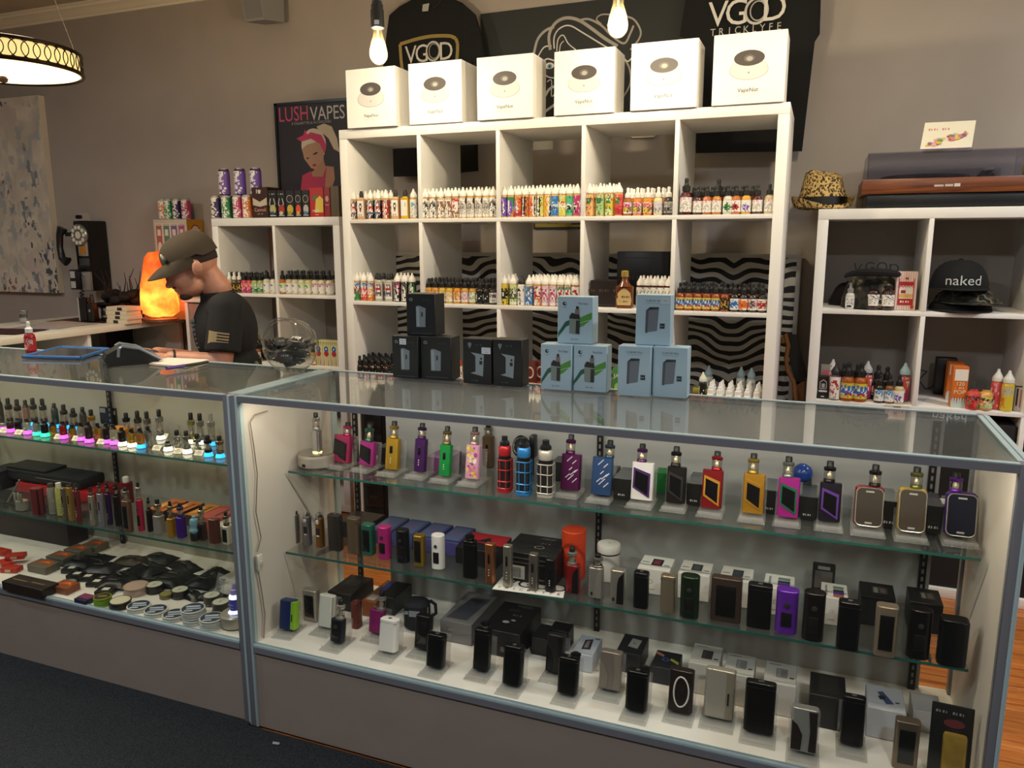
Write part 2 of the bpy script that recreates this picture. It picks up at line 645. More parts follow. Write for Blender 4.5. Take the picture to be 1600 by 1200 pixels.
def counter(x0, label, doors, stds, shelves, led, ledcol, side, door):
    x1 = x0 + CW
    pr = 0.023
    parts = []

    def a(n, mb, par=None):
        parts.append((n, mb, par))
        return len(parts) - 1
    body = a('base_cabinet', MB().box(x0 + 0.004, x1 - 0.004, CY0 + 0.006, CY1, 0.0, 0.228, BASEP))
    a('deck', MB().box(x0 + 0.004, x1 - 0.004, CY0 + 0.014, CY1, 0.228, DK, M('#f3ebe0', 0.5)))
    a('ledge_rail', MB().box(x0 + pr, x1 - pr, CY0 - 0.002, CY0 + 0.010, 0.231, DK - 0.006, ALU).box(x0 + pr, x1 - pr, CY0 - 0.002, CY0 + 0.012, DK - 0.006, DK + 0.004, ALUL, 0.002))
    for px, py in ((x0, CY0), (x1 - pr, CY0), (x0, CY1 - pr), (x1 - pr, CY1 - pr)):
        mb = MB().box(px, px + 0.014, py, py + pr, 0, CZT, ALU, 0.001).box(px + 0.014, px + pr, py - 0.0015, py + pr, 0, CZT, ALUL, 0.003)
        a('corner_post', mb)
    for py in (CY0, CY1 - 0.016):
        a('top_rail', MB().box(x0 + pr, x1 - pr, py, py + 0.016, CZT - 0.0175, CZT - 0.0015, ALU).box(x0 + pr, x1 - pr, py, py + 0.014, CZT - 0.0015, CZT + 0.0008, ALUL))
    for px in (x0, x1 - pr):
        a('top_rail', MB().box(px, px + 0.010, CY0 + pr, CY1 - pr, CZT - 0.0175, CZT + 0.001, ALUL).box(px + 0.010, px + 0.013, CY0 + pr, CY1 - pr, CZT - 0.0175, CZT - 0.002, ALU).box(px + 0.013, px + pr, CY0 + pr, CY1 - pr, CZT - 0.0175, CZT + 0.001, ALUL))
    a('top_glass', MB().box(x0 + pr, x1 - pr, CY0 + 0.016, CY1 - 0.016, CZT - 0.006, CZT - 0.001, TOPGLASS))
    a('front_glass', MB().box(x0 + pr, x1 - pr, CY0 + 0.004, CY0 + 0.009, DK + 0.004, CZT - 0.0175, GLASS))
    for k, px in enumerate((x0 + 0.006, x1 - 0.016)):
        a('side_panel', MB().box(px, px + 0.010, CY0 + pr, CY1 - pr, 0.0, CZT - 0.0175, side))
    for (da, db, off) in doors:
        a('sliding_door', MB().box(da, db, CY1 - 0.010 - off, CY1 - 0.004 - off, DK, CZT - 0.0175, door))
    for sx in stds:
        mb = MB().box(sx - 0.008, sx + 0.008, CY1 - 0.030, CY1 - 0.022, DK, CZT - 0.02, M('#2b2724', 0.4, 0.5))
        k = a('slotted_standard', mb)
        sl = MB()
        for i in range(34):
            z = DK + 0.015 + i * 0.0195
            sl.box(sx - 0.0025, sx + 0.0025, CY1 - 0.0306, CY1 - 0.0296, z, z + 0.011, M('#85827e', 0.4))
        a('slots', sl, k)
    for (sa, sb, sz, sy) in shelves:
        k = a('glass_shelf', MB().box(sa, sb, sy, CY1 - 0.035, sz - 0.006, sz, SHELFGLASS))
        a('polished_edge', MB().box(sa, sb, sy - 0.0006, sy + 0.0002, sz - 0.0062, sz + 0.0002, EDGE), k)
        for sx in stds:
            a('shelf_bracket', MB().add([(sx - 0.002, CY1 - 0.03, sz - 0.007), (sx - 0.002, sy + 0.03, sz - 0.007), (sx - 0.002, sy + 0.03, sz - 0.016), (sx - 0.002, CY1 - 0.03, sz - 0.05),
                                        (sx + 0.002, CY1 - 0.03, sz - 0.007), (sx + 0.002, sy + 0.03, sz - 0.007), (sx + 0.002, sy + 0.03, sz - 0.016), (sx + 0.002, CY1 - 0.03, sz - 0.05)],
                                       [(0, 1, 2, 3), (7, 6, 5, 4), (0, 4, 5, 1), (1, 5, 6, 2), (2, 6, 7, 3), (3, 7, 4, 0)], M('#8b8b88', 0.35, 0.7)), k)
    ld = MB().box(x0 + 0.05, x1 - 0.05, CY0 + 0.0165, CY0 + 0.0235, CZT - 0.013, CZT - 0.0065, M('#8d8d90', 0.4))
    k = a('led_strip', ld)
    be = MB()
    for i in range(44):
        x = x0 + 0.07 + i * (CW - 0.14) / 43
        be.box(x - 0.002, x + 0.002, CY0 + 0.018, CY0 + 0.022, CZT - 0.0145, CZT - 0.013, M('#fff2d8', 0.4, 0, 6))
    a('led_beads', be, k)
    o = spawn('display_counter', label, 'display case', (0, 0, 0), parts, group='glass display counters')
    lamp('led_strip_glow', 'AREA', ((x0 + x1) / 2, CY0 + 0.020, CZT - 0.018), led, ledcol, shape='RECTANGLE', size=CW - 0.12, size_y=0.008, rot=(0.45, 0, 0))
    return o


def XB(u, v=760, y=-0.92):
    return P(u, v, y=y).x


counter(CX, 'glass display counter with two glass shelves of vaporizers, nearer of the two', [(XB(606), XB(905), 0.0), (XB(895), XB(1466), 0.008)], [XB(563), XB(939), XB(1453)],
        [(0.566, 2.300, 0.705, -1.18), (0.556, 2.296, 0.465, -1.20)], 3.4, (1.0, 0.87, 0.72), M('#d9cfc2', 0.45), M('#b3b1ad', 0.4))
counter(CX - CW - 0.002, 'glass display counter beside the seated man, lit with small tanks', [(-1.24, XB(282, 650), 0.0), (XB(272, 650), 0.50, 0.008)], [XB(178, 640), XB(0, 700) - 0.02],
        [(-1.25, 0.505, 0.70, -1.18), (-1.25, 0.505, 0.46, -1.25)], 2.2, (1.0, 0.86, 0.58), M('#d9d4c4', 0.45), M('#b3ad9c', 0.4))

# ------------------------------------------------------------------ white desk along the till side
dk = 'white desk with open dark compartments behind the glass counter'
DX, DZ = -1.55, 0.911
parts = [('desk_top', MB().box(-2.25, DX, -0.62, 0.63, DZ - 0.03, DZ, M('#e4dfcf', 0.5), 0.002)),
         ('back_panel', MB().box(-2.25, -2.23, -0.62, 0.63, 0, DZ - 0.03, WHITE))]
for y in (-0.62, -0.02, 0.61):
    parts.append(('upright_panel', MB().box(-2.23, DX - 0.02, y, y + 0.02, 0.0, DZ - 0.03, WHITE)))
parts.append(('shelf_board', MB().box(-2.23, DX - 0.04, -0.60, 0.61, 0.68, 0.70, WHITE)))
spawn('desk', dk, 'desk', (0, 0, 0), parts)
q = P(292, 466, y=0.43)
BZ = q.z
bx0 = P(277, 466, y=0.43).x + 0.03
parts = [('cabinet_top', MB().box(bx0, -0.965, 0.43, 0.64, BZ - 0.022, BZ, M('#e9e2d2', 0.5), 0.002)),
         ('cabinet_side', MB().box(bx0 + 0.01, bx0 + 0.03, 0.44, 0.64, 0, BZ - 0.022, WHITE)), ('cabinet_side', MB().box(-0.99, -0.97, 0.44, 0.64, 0, BZ - 0.022, WHITE)),
         ('cabinet_door', MB().box(bx0 + 0.035, -0.995, 0.445, 0.46, 0.05, BZ - 0.03, M('#8d857b', 0.5)))]
spawn('side_cabinet', 'narrow pale cabinet against the wall behind the seated man', 'cabinet', (0, 0, 0), parts)

# ================================================================== LAMPS
def glow_mat(name, col, st):
    def f(nt, b):
        b.inputs['Base Color'].default_value = (*lin(col), 1)
        b.inputs['Emission Color'].default_value = (*lin(col), 1)
        b.inputs['Emission Strength'].default_value = st
    return tex(name, f)


BULBG = clear('bulb_glass', (1.0, 0.92, 0.70), 1.35, 0.7, 0.05, 0.0, ((1.0, 0.85, 0.5), 0.05))
FIL = glow_mat('filament', '#ffd98f', 30)


def pendant_parts(ztop):
    cord = MB().tube([(0, 0, 0.21), (0, 0, ztop)], 0.003, BLACK)
    sock = MB().lathe([(0.019, 0.118), (0.0235, 0.121), (0.0235, 0.178), (0.021, 0.182), (0.021, 0.196), (0.0175, 0.200), (0.0175, 0.208), (0.006, 0.214)], M('#22262a', 0.5), 18)
    lab = MB().add([(-0.0239 * math.sin(a), -0.0239 * math.cos(a), z) for z in (0.127, 0.142) for a in (-0.75, -0.4, -0.05)], [(0, 3, 4, 1), (1, 4, 5, 2)], M('#c9cdd3', 0.5))
    bulb = MB().lathe([(0.0005, 0.0), (0.012, 0.002), (0.022, 0.009), (0.030, 0.022), (0.032, 0.036), (0.030, 0.052), (0.023, 0.078), (0.0165, 0.100), (0.0145, 0.122)], BULBG, 20)
    fil = MB()
    for k in range(5):
        a = k * 2 * math.pi / 5
        fil.tube([(0.006 * math.cos(a), 0.006 * math.sin(a), 0.085), (0.015 * math.cos(a), 0.015 * math.sin(a), 0.022), (0.008 * math.cos(a + 0.6), 0.008 * math.sin(a + 0.6), 0.085)], 0.0036, FIL, 6)
    stem = MB().tube([(0, 0, 0.055), (0, 0, 0.118)], 0.003, M('#e8d9a8', 0.3, 0, 2))
    can = MB().lathe([(0.05, ztop - 0.02), (0.05, ztop), (0.0, ztop)], BLACK, 20)
    return [('cord', cord), ('socket', sock), ('socket_sticker', lab, 1), ('glass_bulb', bulb), ('filament', fil, 3), ('glass_stem', stem, 3), ('ceiling_rose', can)]


BY = -0.42
b1 = P(592, 101, y=BY)
b2 = P(965, 59, y=BY)
for i, (b, nm) in enumerate(((b1, 'filament bulb pendant hanging before the shirt with the shield print'), (b2, 'filament bulb pendant hanging before the dark line art poster'),
                             (Vector((b2.x + 0.78, BY, b2.z + 0.075)), 'filament bulb pendant hanging above the turntable'))):
    spawn('bulb_pendant', nm, 'lamp', b, pendant_parts(CZ - b.z), group='filament bulb pendants', key=None)
    lamp('filament_glow', 'POINT', (b.x, b.y, b.z + 0.045), 21.0, WARM, shadow_soft_size=0.022)

# ---- drum pendant
q = P(4, 114, z=1.93)
LR = 0.235 * (q - EYE).dot(FW) / 2.52
lp = []
BRZ = M('#2c1f17', 0.3, 0.8)
DIFF = glow_mat('drum_diffuser', '#ffe2a6', 2.4)
SHADE = glow_mat('drum_fabric', '#f3d68c', 0.85)
lp.append(('shade', MB().lathe([(LR * 0.955, 0.008), (LR * 0.955, 0.070)], SHADE, 48)))
lp[0][1].f = lp[0][1].f[:48]
lp[0][1].m = lp[0][1].m[:48]
lp.append(('diffuser', MB().lathe([(0.0, -0.012), (LR * 0.4, -0.009), (LR * 0.8, 0.0), (LR * 0.96, 0.008)], DIFF, 48)))
lp[1][1].f = lp[1][1].f[:-1]
lp[1][1].m = lp[1][1].m[:-1]
lp.append(('rim', MB().tube([(LR * 0.985 * math.cos(i * math.pi / 32), LR * 0.985 * math.sin(i * math.pi / 32), 0.008) for i in range(64)], 0.0075, BRZ, 8, True)))
lp.append(('rim', MB().tube([(LR * 0.985 * math.cos(i * math.pi / 32), LR * 0.985 * math.sin(i * math.pi / 32), 0.073) for i in range(64)], 0.0065, BRZ, 8, True)))
ring = MB().tube([(0, 0.029 * math.cos(i * math.pi / 10), 0.0405 + 0.029 * math.sin(i * math.pi / 10)) for i in range(20)], 0.0019, BRZ, 5, True)
rm = ring.mesh('ring')
lp.append(('finial', MB().lathe([(0.0, -0.034), (0.012, -0.030), (0.016, -0.020), (0.010, -0.012), (0.006, -0.006)], BRZ, 14)))
for a in (0.5, 2.6, 4.7):
    lp.append(('suspension_wire', MB().tube([(LR * 0.97 * math.cos(a), LR * 0.97 * math.sin(a), 0.075), (0.05 * math.cos(a), 0.05 * math.sin(a), CZ - q.z - 0.03)], 0.0012, M('#7d7468', 0.4, 0.6), 5)))
lp.append(('ceiling_rose', MB().lathe([(0.075, CZ - q.z - 0.03), (0.075, CZ - q.z - 0.0005), (0, CZ - q.z - 0.0005)], BRZ, 24)))
dl = spawn('drum_pendant', 'round drum pendant lamp with bronze ring fretwork and glowing diffuser', 'lamp', (q.x, q.y, q.z), lp)
NR = 44
for i in range(NR):
    a = 2 * math.pi * i / NR
    link('ring', rm, dl, (LR * 0.985 * math.cos(a), LR * 0.985 * math.sin(a), 0), (0, 0, a))
lamp('drum_glow', 'AREA', (q.x, q.y, q.z - 0.02), 11.0, (1.0, .84, .6), shape='DISK', size=LR * 1.7)
lamp('drum_up_glow', 'POINT', (q.x, q.y, q.z + 0.16), 13.0, (1.0, .84, .6), shadow_soft_size=0.12)

# ================================================================== ON THE WALL
def WP(u, v, y=WY - 0.012):
    return P(u, v, y=y)


def poly_on(pts, y):
    return [(p.x, p.z) for p in (P(u, v, y=y) for u, v in pts)]


# ---- abstract canvas
def canvas_nodes(nt, b):
    tc = nt.nodes.new('ShaderNodeTexCoord')

    def node(t, **k):
        n = nt.nodes.new(t)
        for a, v in k.items():
            if a.startswith('i_'):
                n.inputs[a[2:].replace('_', ' ')].default_value = v
            else:
                setattr(n, a, v)
        return n
    mp = node('ShaderNodeMapping')
    nt.links.new(tc.outputs['Object'], mp.inputs['Vector'])
    base = node('ShaderNodeValToRGB')
    n1 = node('ShaderNodeTexNoise', i_Scale=4.0, i_Detail=8.0, i_Distortion=1.2)
    nt.links.new(mp.outputs[0], n1.inputs['Vector'])
    base.color_ramp.elements[0].position = 0.35
    base.color_ramp.elements[0].color = (*lin('#c6b9a8'), 1)
    base.color_ramp.elements[1].position = 0.62
    base.color_ramp.elements[1].color = (*lin('#dcd2c0'), 1)
    nt.links.new(n1.outputs['Fac'], base.inputs[0])
    cur = base.outputs[0]
    for sc, lo, hi, col, seed in ((19, .67, .80, '#aeb0ae', 1), (27, .725, .78, '#828890', 5), (38, .75, .785, '#4b515b', 9), (14, .69, .82, '#c9b8b2', 13), (60, .80, .82, '#8c5a56', 21)):
        vo = node('ShaderNodeTexVoronoi', distance='CHEBYCHEV', i_Scale=float(sc))
        mm = node('ShaderNodeMapping')
        mm.inputs['Location'].default_value = (seed, seed * 2, seed * .7)
        mm.inputs['Scale'].default_value = (1.3, 1, 0.8)
        nt.links.new(tc.outputs['Object'], mm.inputs['Vector'])
        nt.links.new(mm.outputs[0], vo.inputs['Vector'])
        sp = node('ShaderNodeSeparateColor')
        nt.links.new(vo.outputs['Color'], sp.inputs[0])
        big = node('ShaderNodeTexNoise', i_Scale=2.2, i_Detail=3.0)
        nt.links.new(mm.outputs[0], big.inputs['Vector'])
        av = node('ShaderNodeMath', operation='MULTIPLY_ADD')
        av.inputs[1].default_value = 0.35
        nt.links.new(sp.outputs[0], av.inputs[0])
        sc2 = node('ShaderNodeMath', operation='MULTIPLY')
        sc2.inputs[1].default_value = 0.78
        nt.links.new(big.outputs['Fac'], sc2.inputs[0])
        nt.links.new(sc2.outputs[0], av.inputs[2])
        mr = node('ShaderNodeMapRange')
        mr.inputs[1].default_value = lo
        mr.inputs[2].default_value = hi
        nt.links.new(av.outputs[0], mr.inputs[0])
        mx = node('ShaderNodeMix', data_type='RGBA')
        nt.links.new(mr.outputs[0], mx.inputs[0])
        nt.links.new(cur, mx.inputs[6])
        mx.inputs[7].default_value = (*lin(col), 1)
        cur = mx.outputs[2]
    nt.links.new(cur, b.inputs['Base Color'])
    b.inputs['Roughness'].default_value = 0.7


tl, br = P(63, 148, y=0.615), P(87, 458, y=0.615)
x1 = (tl.x + br.x) / 2
spawn('canvas_painting', 'large abstract canvas painting in cream, grey and slate patches', 'painting', (x1, 0.615, br.z),
      [('canvas', MB().box(-0.92, 0, 0, 0.004, 0, tl.z - br.z, tex('abstract_paint', canvas_nodes))), ('stretcher', MB().box(-0.92, 0, 0.004, 0.044, 0, tl.z - br.z, M('#cfc4b2', 0.7)))])

# ---- grey wall speaker
q = P(402, 30, y=0.50)
mb = MB().add([(-0.075, 0, 0), (0.045, 0, 0), (0.075, 0.12, 0.012), (-0.045, 0.12, 0.012), (-0.085, -0.03, 0.21), (0.04, -0.03, 0.21), (0.08, 0.12, 0.21), (-0.045, 0.12, 0.21)],
              [(3, 2, 1, 0), (4, 5, 6, 7), (0, 1, 5, 4), (1, 2, 6, 5), (2, 3, 7, 6), (3, 0, 4, 7)], M('#8d8a87', 0.5))
gr = MB().add([(-0.068, -0.0035, 0.012), (0.038, -0.0035, 0.012), (0.033, -0.031, 0.20), (-0.077, -0.031, 0.20)], [(0, 1, 2, 3)], M('#7a7877', 0.8, noise=0.15, scale=500))
br_ = MB().box(-0.02, 0.02, 0.12, 0.165, 0.09, 0.13, M('#55524f', 0.5))
spawn('wall_speaker', 'grey wedge speaker mounted high on the taupe wall', 'speaker', (q.x, q.y - 0.0, q.z - 0.006), [('cabinet', mb), ('grille', gr), ('wall_bracket', br_)])

# ---- framed poster with stylised woman
FY = 0.628
a = P(429, 162, y=FY)
pw, ph = 0.62, 0.605
pr = MB()


def zz(pts):
    return [(p[0] - a.x, p[1] - a.z) for p in poly_on([(x / 2.963, y / 2.963) for x, y in pts], FY - 0.002)]


def cc(x, y):
    return zz([(x, y)])[0]


fz = (a.z - P(429, 265, y=FY).z)
its = [('r', 0.014, -ph + 0.014, pw - 0.014, -0.014, '#241f24')]
cx, cz = cc(1372, 530)
its += [('t', 'LUSH', cx - 0.02, cz, 0.105, '#c4456a', 0.78), ('t', 'VAPES', cc(1515, 525)[0], cc(1515, 525)[1], 0.098, '#c9c4c2', 0.80),
        ('t', 'E CIGARETTES & ACCESSORIES', cc(1440, 568)[0], cc(1440, 568)[1], 0.018, '#a9a39c')]
its += [('p', zz([(1478, 612), (1465, 585), (1500, 572), (1535, 585), (1560, 640), (1572, 705), (1545, 690), (1520, 640), (1500, 622)][::-1]), '#c8b79a'),
        ('e', *cc(1452, 672), 0.078, 0.085, '#cfc0a6'),
        ('p', zz([(1398, 690), (1420, 670), (1470, 655), (1500, 690), (1498, 735), (1462, 785), (1440, 778), (1408, 735)][::-1]), '#b08468'),
        ('p', zz([(1462, 780), (1498, 735), (1505, 768), (1545, 772), (1550, 830), (1532, 880), (1420, 880), (1410, 810), (1445, 795)][::-1]), '#a9795c'),
        ('p', zz([(1400, 812), (1440, 792), (1448, 818), (1494, 818), (1512, 768), (1502, 900), (1390, 900)][::-1]), '#b02c4f'),
        ('p', zz([(1392, 640), (1440, 612), (1488, 625), (1512, 675), (1503, 712), (1480, 665), (1440, 642), (1398, 655)][::-1]), '#c22f5c'),
        ('p', zz([(1372, 642), (1405, 625), (1412, 598), (1425, 630), (1395, 655)][::-1]), '#c22f5c'),
        ('p', zz([(1444, 765), (1456, 757), (1468, 762), (1456, 773)][::-1]), '#a3202f'),
        ('p', zz([(1446, 716), (1462, 704), (1474, 706), (1460, 716)][::-1]), '#2a1a17'),
        ('p', zz([(1416, 735), (1424, 729), (1434, 731), (1425, 737)][::-1]), '#2a1a17')]
pr.art(its, eps=0.0002)
fr = MB()
for bx in ((0, pw, -0.014, 0), (0, pw, -ph, -ph + 0.014), (0, 0.014, -ph, 0), (pw - 0.014, pw, -ph, 0)):
    fr.box(bx[0], bx[1], -0.008, 0.025, bx[2], bx[3], M('#0e0d0d', 0.3))
spawn('framed_poster', 'black framed poster of a blonde woman with pink headband and pink lettering', 'poster', (a.x, FY, a.z),
      [('frame', fr), ('print', pr), ('backing', MB().box(0.01, pw - 0.01, 0.0005, 0.02, -ph + 0.01, -0.01, M('#201c20', 0.4)))])

# ---- dark poster with pale line drawing
DY = 0.645
a = P(751, 22, y=DY)
b = P(1078, -18, y=DY)
bt = P(760, 196, y=DY).z - a.z
W_ = b.x - a.x
dr = MB()


def dd(pts):
    return [(p[0] - a.x, p[1] - a.z) for p in poly_on(pts, DY)]


def sm(pts, n=5):
    out = []
    for i in range(len(pts) - 1):
        p0, p1, p2, p3 = pts[max(i - 1, 0)], pts[i], pts[i + 1], pts[min(i + 2, len(pts) - 1)]
        for k in range(n):
            t = k / n
            out.append(tuple(0.5 * ((2 * p1[c]) + (-p0[c] + p2[c]) * t + (2 * p0[c] - 5 * p1[c] + 4 * p2[c] - p3[c]) * t * t + (-p0[c] + 3 * p1[c] - 3 * p2[c] + p3[c]) * t ** 3) for c in (0, 1)))
    return out + [pts[-1]]


LN = '#a79f97'
LN2 = '#d8d3cc'
its = []
for pts, wd, col in (
        ([(834, 85), (840, 62), (852, 48), (866, 42)], .012, LN), ([(840, 90), (850, 74), (862, 72)], .006, LN2),
        ([(860, 78), (858, 55), (868, 36), (885, 28), (905, 32), (925, 45), (945, 60), (965, 72)], .014, LN),
        ([(866, 76), (866, 58), (874, 45), (890, 40), (912, 52), (935, 66), (955, 78)], .006, LN2),
        ([(870, 80), (872, 62), (880, 55), (888, 68), (900, 78)], .005, LN2), ([(874, 82), (876, 70), (881, 64)], .004, LN2),
        ([(905, 32), (920, 30), (940, 40), (955, 55), (975, 68), (985, 52), (990, 40)], .009, LN),
        ([(940, 38), (932, 30), (940, 23), (955, 24), (958, 34), (948, 40)], .006, LN), ([(972, 25), (990, 30), (1001, 48), (998, 62), (985, 78)], .008, LN),
        ([(976, 92), (984, 108), (985, 130), (975, 150), (968, 158)], .008, LN), ([(988, 90), (980, 96), (970, 84)], .006, LN2),
        ([(850, 95), (856, 92), (866, 95)], .006, LN2), ([(848, 112), (856, 120), (866, 122)], .006, LN2), ([(852, 150), (858, 140), (866, 135)], .012, LN2),
        ([(850, 176), (858, 170), (868, 163)], .012, LN2), ([(855, 128), (862, 126), (862, 150), (868, 146)], .005, LN2)):
    its.append(('l', sm(dd(pts)), wd, col))
its += [('e', *dd([(859, 103)])[0], .022, .014, LN2), ('e', *dd([(859, 104)])[0], .012, .012, '#6d8fa8'), ('e', *dd([(859, 104)])[0], .005, .006, '#101010')]
dr.art(its, T(0, -0.0006, 0), 0.00012)
spawn('line_art_poster', 'large dark slate poster with pale swirling line drawing and one blue eye', 'poster', (a.x, DY, a.z),
      [('sheet', MB().add([(0, 0, 0), (W_, 0, b.z - a.z), (W_, 0, bt), (0.02, 0, bt), (0, 0.004, 0), (W_, 0.004, b.z - a.z), (W_, 0.004, bt), (0.02, 0.004, bt)],
                         [(3, 2, 1, 0), (4, 5, 6, 7), (0, 1, 5, 4), (1, 2, 6, 5), (2, 3, 7, 6), (3, 0, 4, 7)], M('#242627', 0.65, noise=0.08, scale=6))), ('print', dr)])


# ---- T-shirts hanging on the wall
def shirt(name, label, outline, y, prints, collar, tagpos, folds):
    pts = poly_on(outline, y)
    cx = sum(p[0] for p in pts) / len(pts)
    cz = min(p[1] for p in pts)
    loc = [(px - cx, pz - cz) for px, pz in pts]
    b = bmesh.new()
    vs = [b.verts.new((px, 0, pz)) for px, pz in loc]
    b.faces.new(vs)
    bmesh.ops.triangulate(b, faces=b.faces[:])
    for _ in range(3):
        bmesh.ops.subdivide_edges(b, edges=[e for e in b.edges if e.calc_length() > 0.035], cuts=1)
        bmesh.ops.triangulate(b, faces=b.faces[:])
    for v in b.verts:
        if not v.is_boundary:
            x, z = v.co.x, v.co.z
            v.co.y = -0.010 - 0.004 * math.sin(x * 40 + 3 * z) * folds - 0.003 * math.sin(z * 23 + x * 9) * folds
    g = bmesh.ops.extrude_face_region(b, geom=b.faces[:])
    for e in g['geom']:
        if isinstance(e, bmesh.types.BMVert):
            e.co.y = 0.012
    bmesh.ops.recalc_face_normals(b, faces=b.faces[:])
    body = MB().bm(b, M('#060607', 0.9, noise=0.12, scale=90))
    parts = [('fabric', body)]
    c = [(px - cx, pz - cz) for px, pz in poly_on(collar, y)]
    parts.append(('collar', MB().tube([(px, -0.006, pz) for px, pz in sm(c, 4)], 0.006, M('#08080a', 0.8), 6)))
    if tagpos:
        tp = [(px - cx, pz - cz) for px, pz in poly_on(tagpos, y)]
        parts.append(('neck_tag', MB().prism(tp[::-1], -0.022, -0.0195, '#a9a59d')))
    pm = MB()
    its = []
    for it in prints(lambda u, v: tuple(q - o for q, o in zip(poly_on([(u, v)], y - 0.02)[0], (cx, cz)))):
        its.append(it)
    pm.art(its, T(0, -0.0195, 0), 0.0003)
    parts.append(('print', pm))
    return spawn('t_shirt', label, 't-shirt', (cx, y, cz), parts, group='black shirts hung on the wall')


def pr1(f):
    gold = '#8f7a3a'
    sh = [f(*p) for p in ((625, 69), (655, 60), (684, 56), (712, 60), (714, 90), (708, 125))]
    sl = [f(*p) for p in ((625, 69), (628, 105), (634, 125))]
    o = f(670, 83)
    out = [('l', sm(sh, 3), .016, gold), ('l', sm(sl, 3), .016, gold)]
    th = 0.045
    tilt = -0.09
    for ch, u, v in (('V', 642, 87), ('G', 659, 85), ('O', 677, 80), ('D', 697, 81)):
        c = f(u, v)
        if ch == 'O':
            out += [('l', [(c[0] + .036 * math.cos(i * math.pi / 10), c[1] + .042 * math.sin(i * math.pi / 10)) for i in range(21)], .008, '#c2bdb6'),
                    ('l', [(c[0] + .004 + .026 * math.cos(i * math.pi / 10), c[1] + .033 * math.sin(i * math.pi / 10)) for i in range(21)], .004, '#9d9890')]
        else:
            out.append(('t', ch, c[0], c[1], .115, '#c9c3b8', 0.9))
    return out


shirt('t_shirt', 'black hanging shirt with gold shield print behind the first filament bulb',
      [(653, -6), (624, 10), (608, 24), (603, 60), (596, 130), (612, 136), (616, 90), (612, 180), (611, 276), (660, 275), (746, 267), (744, 180), (738, 96), (744, 104), (758, 94), (752, 55), (742, 22), (722, 4), (694, -8), (686, 8), (672, 14), (660, 8)][::-1],
      0.575, pr1, [(650, -8), (658, 7), (672, 14), (686, 8), (695, -9)], [(664, 9), (674, 7), (672, 19), (663, 20)], 1.0)


def pr2(f):
    out = []
    for ch, u, v in (('V', 1122, 24), ('G', 1151, 21), ('O', 1182, 17), ('D', 1210, 14)):
        c = f(u, v)
        if ch == 'O':
            out += [('l', [(c[0] + .043 * math.cos(i * math.pi / 10), c[1] + .048 * math.sin(i * math.pi / 10)) for i in range(21)], .010, '#c9c4bd'),
                    ('l', [(c[0] + .006 + .03 * math.cos(i * math.pi / 10), c[1] + .037 * math.sin(i * math.pi / 10)) for i in range(21)], .005, '#b2ada5')]
        else:
            out.append(('t', ch, c[0], c[1], .14, '#dcd7cf', 0.95))
    for i, ch in enumerate('TRICKLYFE'):
        c = f(1114 + i * 12.9, 51.5 - i * 1.25)
        out.append(('t', ch, c[0], c[1], .040, '#bdb8b0', 0.9))
    return out


shirt('t_shirt', 'black hanging shirt with white four letter print and wide spaced word beneath',
      [(1073, -14), (1062, 56), (1085, 66), (1090, 40), (1087, 239), (1170, 237), (1253, 236), (1255, 70), (1272, 66), (1281, 52), (1283, -20), (1200, -60), (1130, -55)][::-1],
      0.575, pr2, [(1130, -55), (1165, -45), (1200, -60)], None, 1.0)

# ---- small cards on the wall behind the tall shelf
q = P(845, 226, y=WY - 0.004)
tag(link('wall_card', MB().box(-0.06, 0.06, 0, 0.003, -0.024, 0.022, M('#d9d2c2', 0.6)).mesh('wall_card'), None, (q.x, WY - 0.0035, q.z)), 'small cream card stuck on the wall behind the third top cubby', 'card')
q = P(1005, 215, y=WY - 0.02)
tag(link('wall_bracket', MB().prism([(-0.05, 0.0), (0.05, 0.0), (0.06, 0.02), (-0.07, 0.02)], 0, 0.018, M('#c4b9a6', 0.5)).mesh('wall_bracket'), None, (q.x, WY - 0.019, q.z)), 'small cream bracket on the wall behind the fourth top cubby', 'bracket')
a, b = P(833, 345, y=WY - 0.02), P(908, 357, y=WY - 0.02)
sg = MB().box(0, b.x - a.x + 0.06, 0, 0.012, 0, 0.10, M('#0f0f0f', 0.4))
sp = MB().art([('r', 0.008, 0.008, b.x - a.x + 0.05, 0.094, '#a8912a'), ('q', 0.1, 0.03, 0.06, 0.02, '#6a5a18'), ('r', 0.19, 0.018, 0.26, 0.04, '#1a1a1a')], T(0, -0.0003, 0))
spawn('yellow_sign', 'black framed yellow sign on the wall behind the third cubby', 'sign', (a.x, WY - 0.014, b.z), [('frame', sg), ('print', sp)])


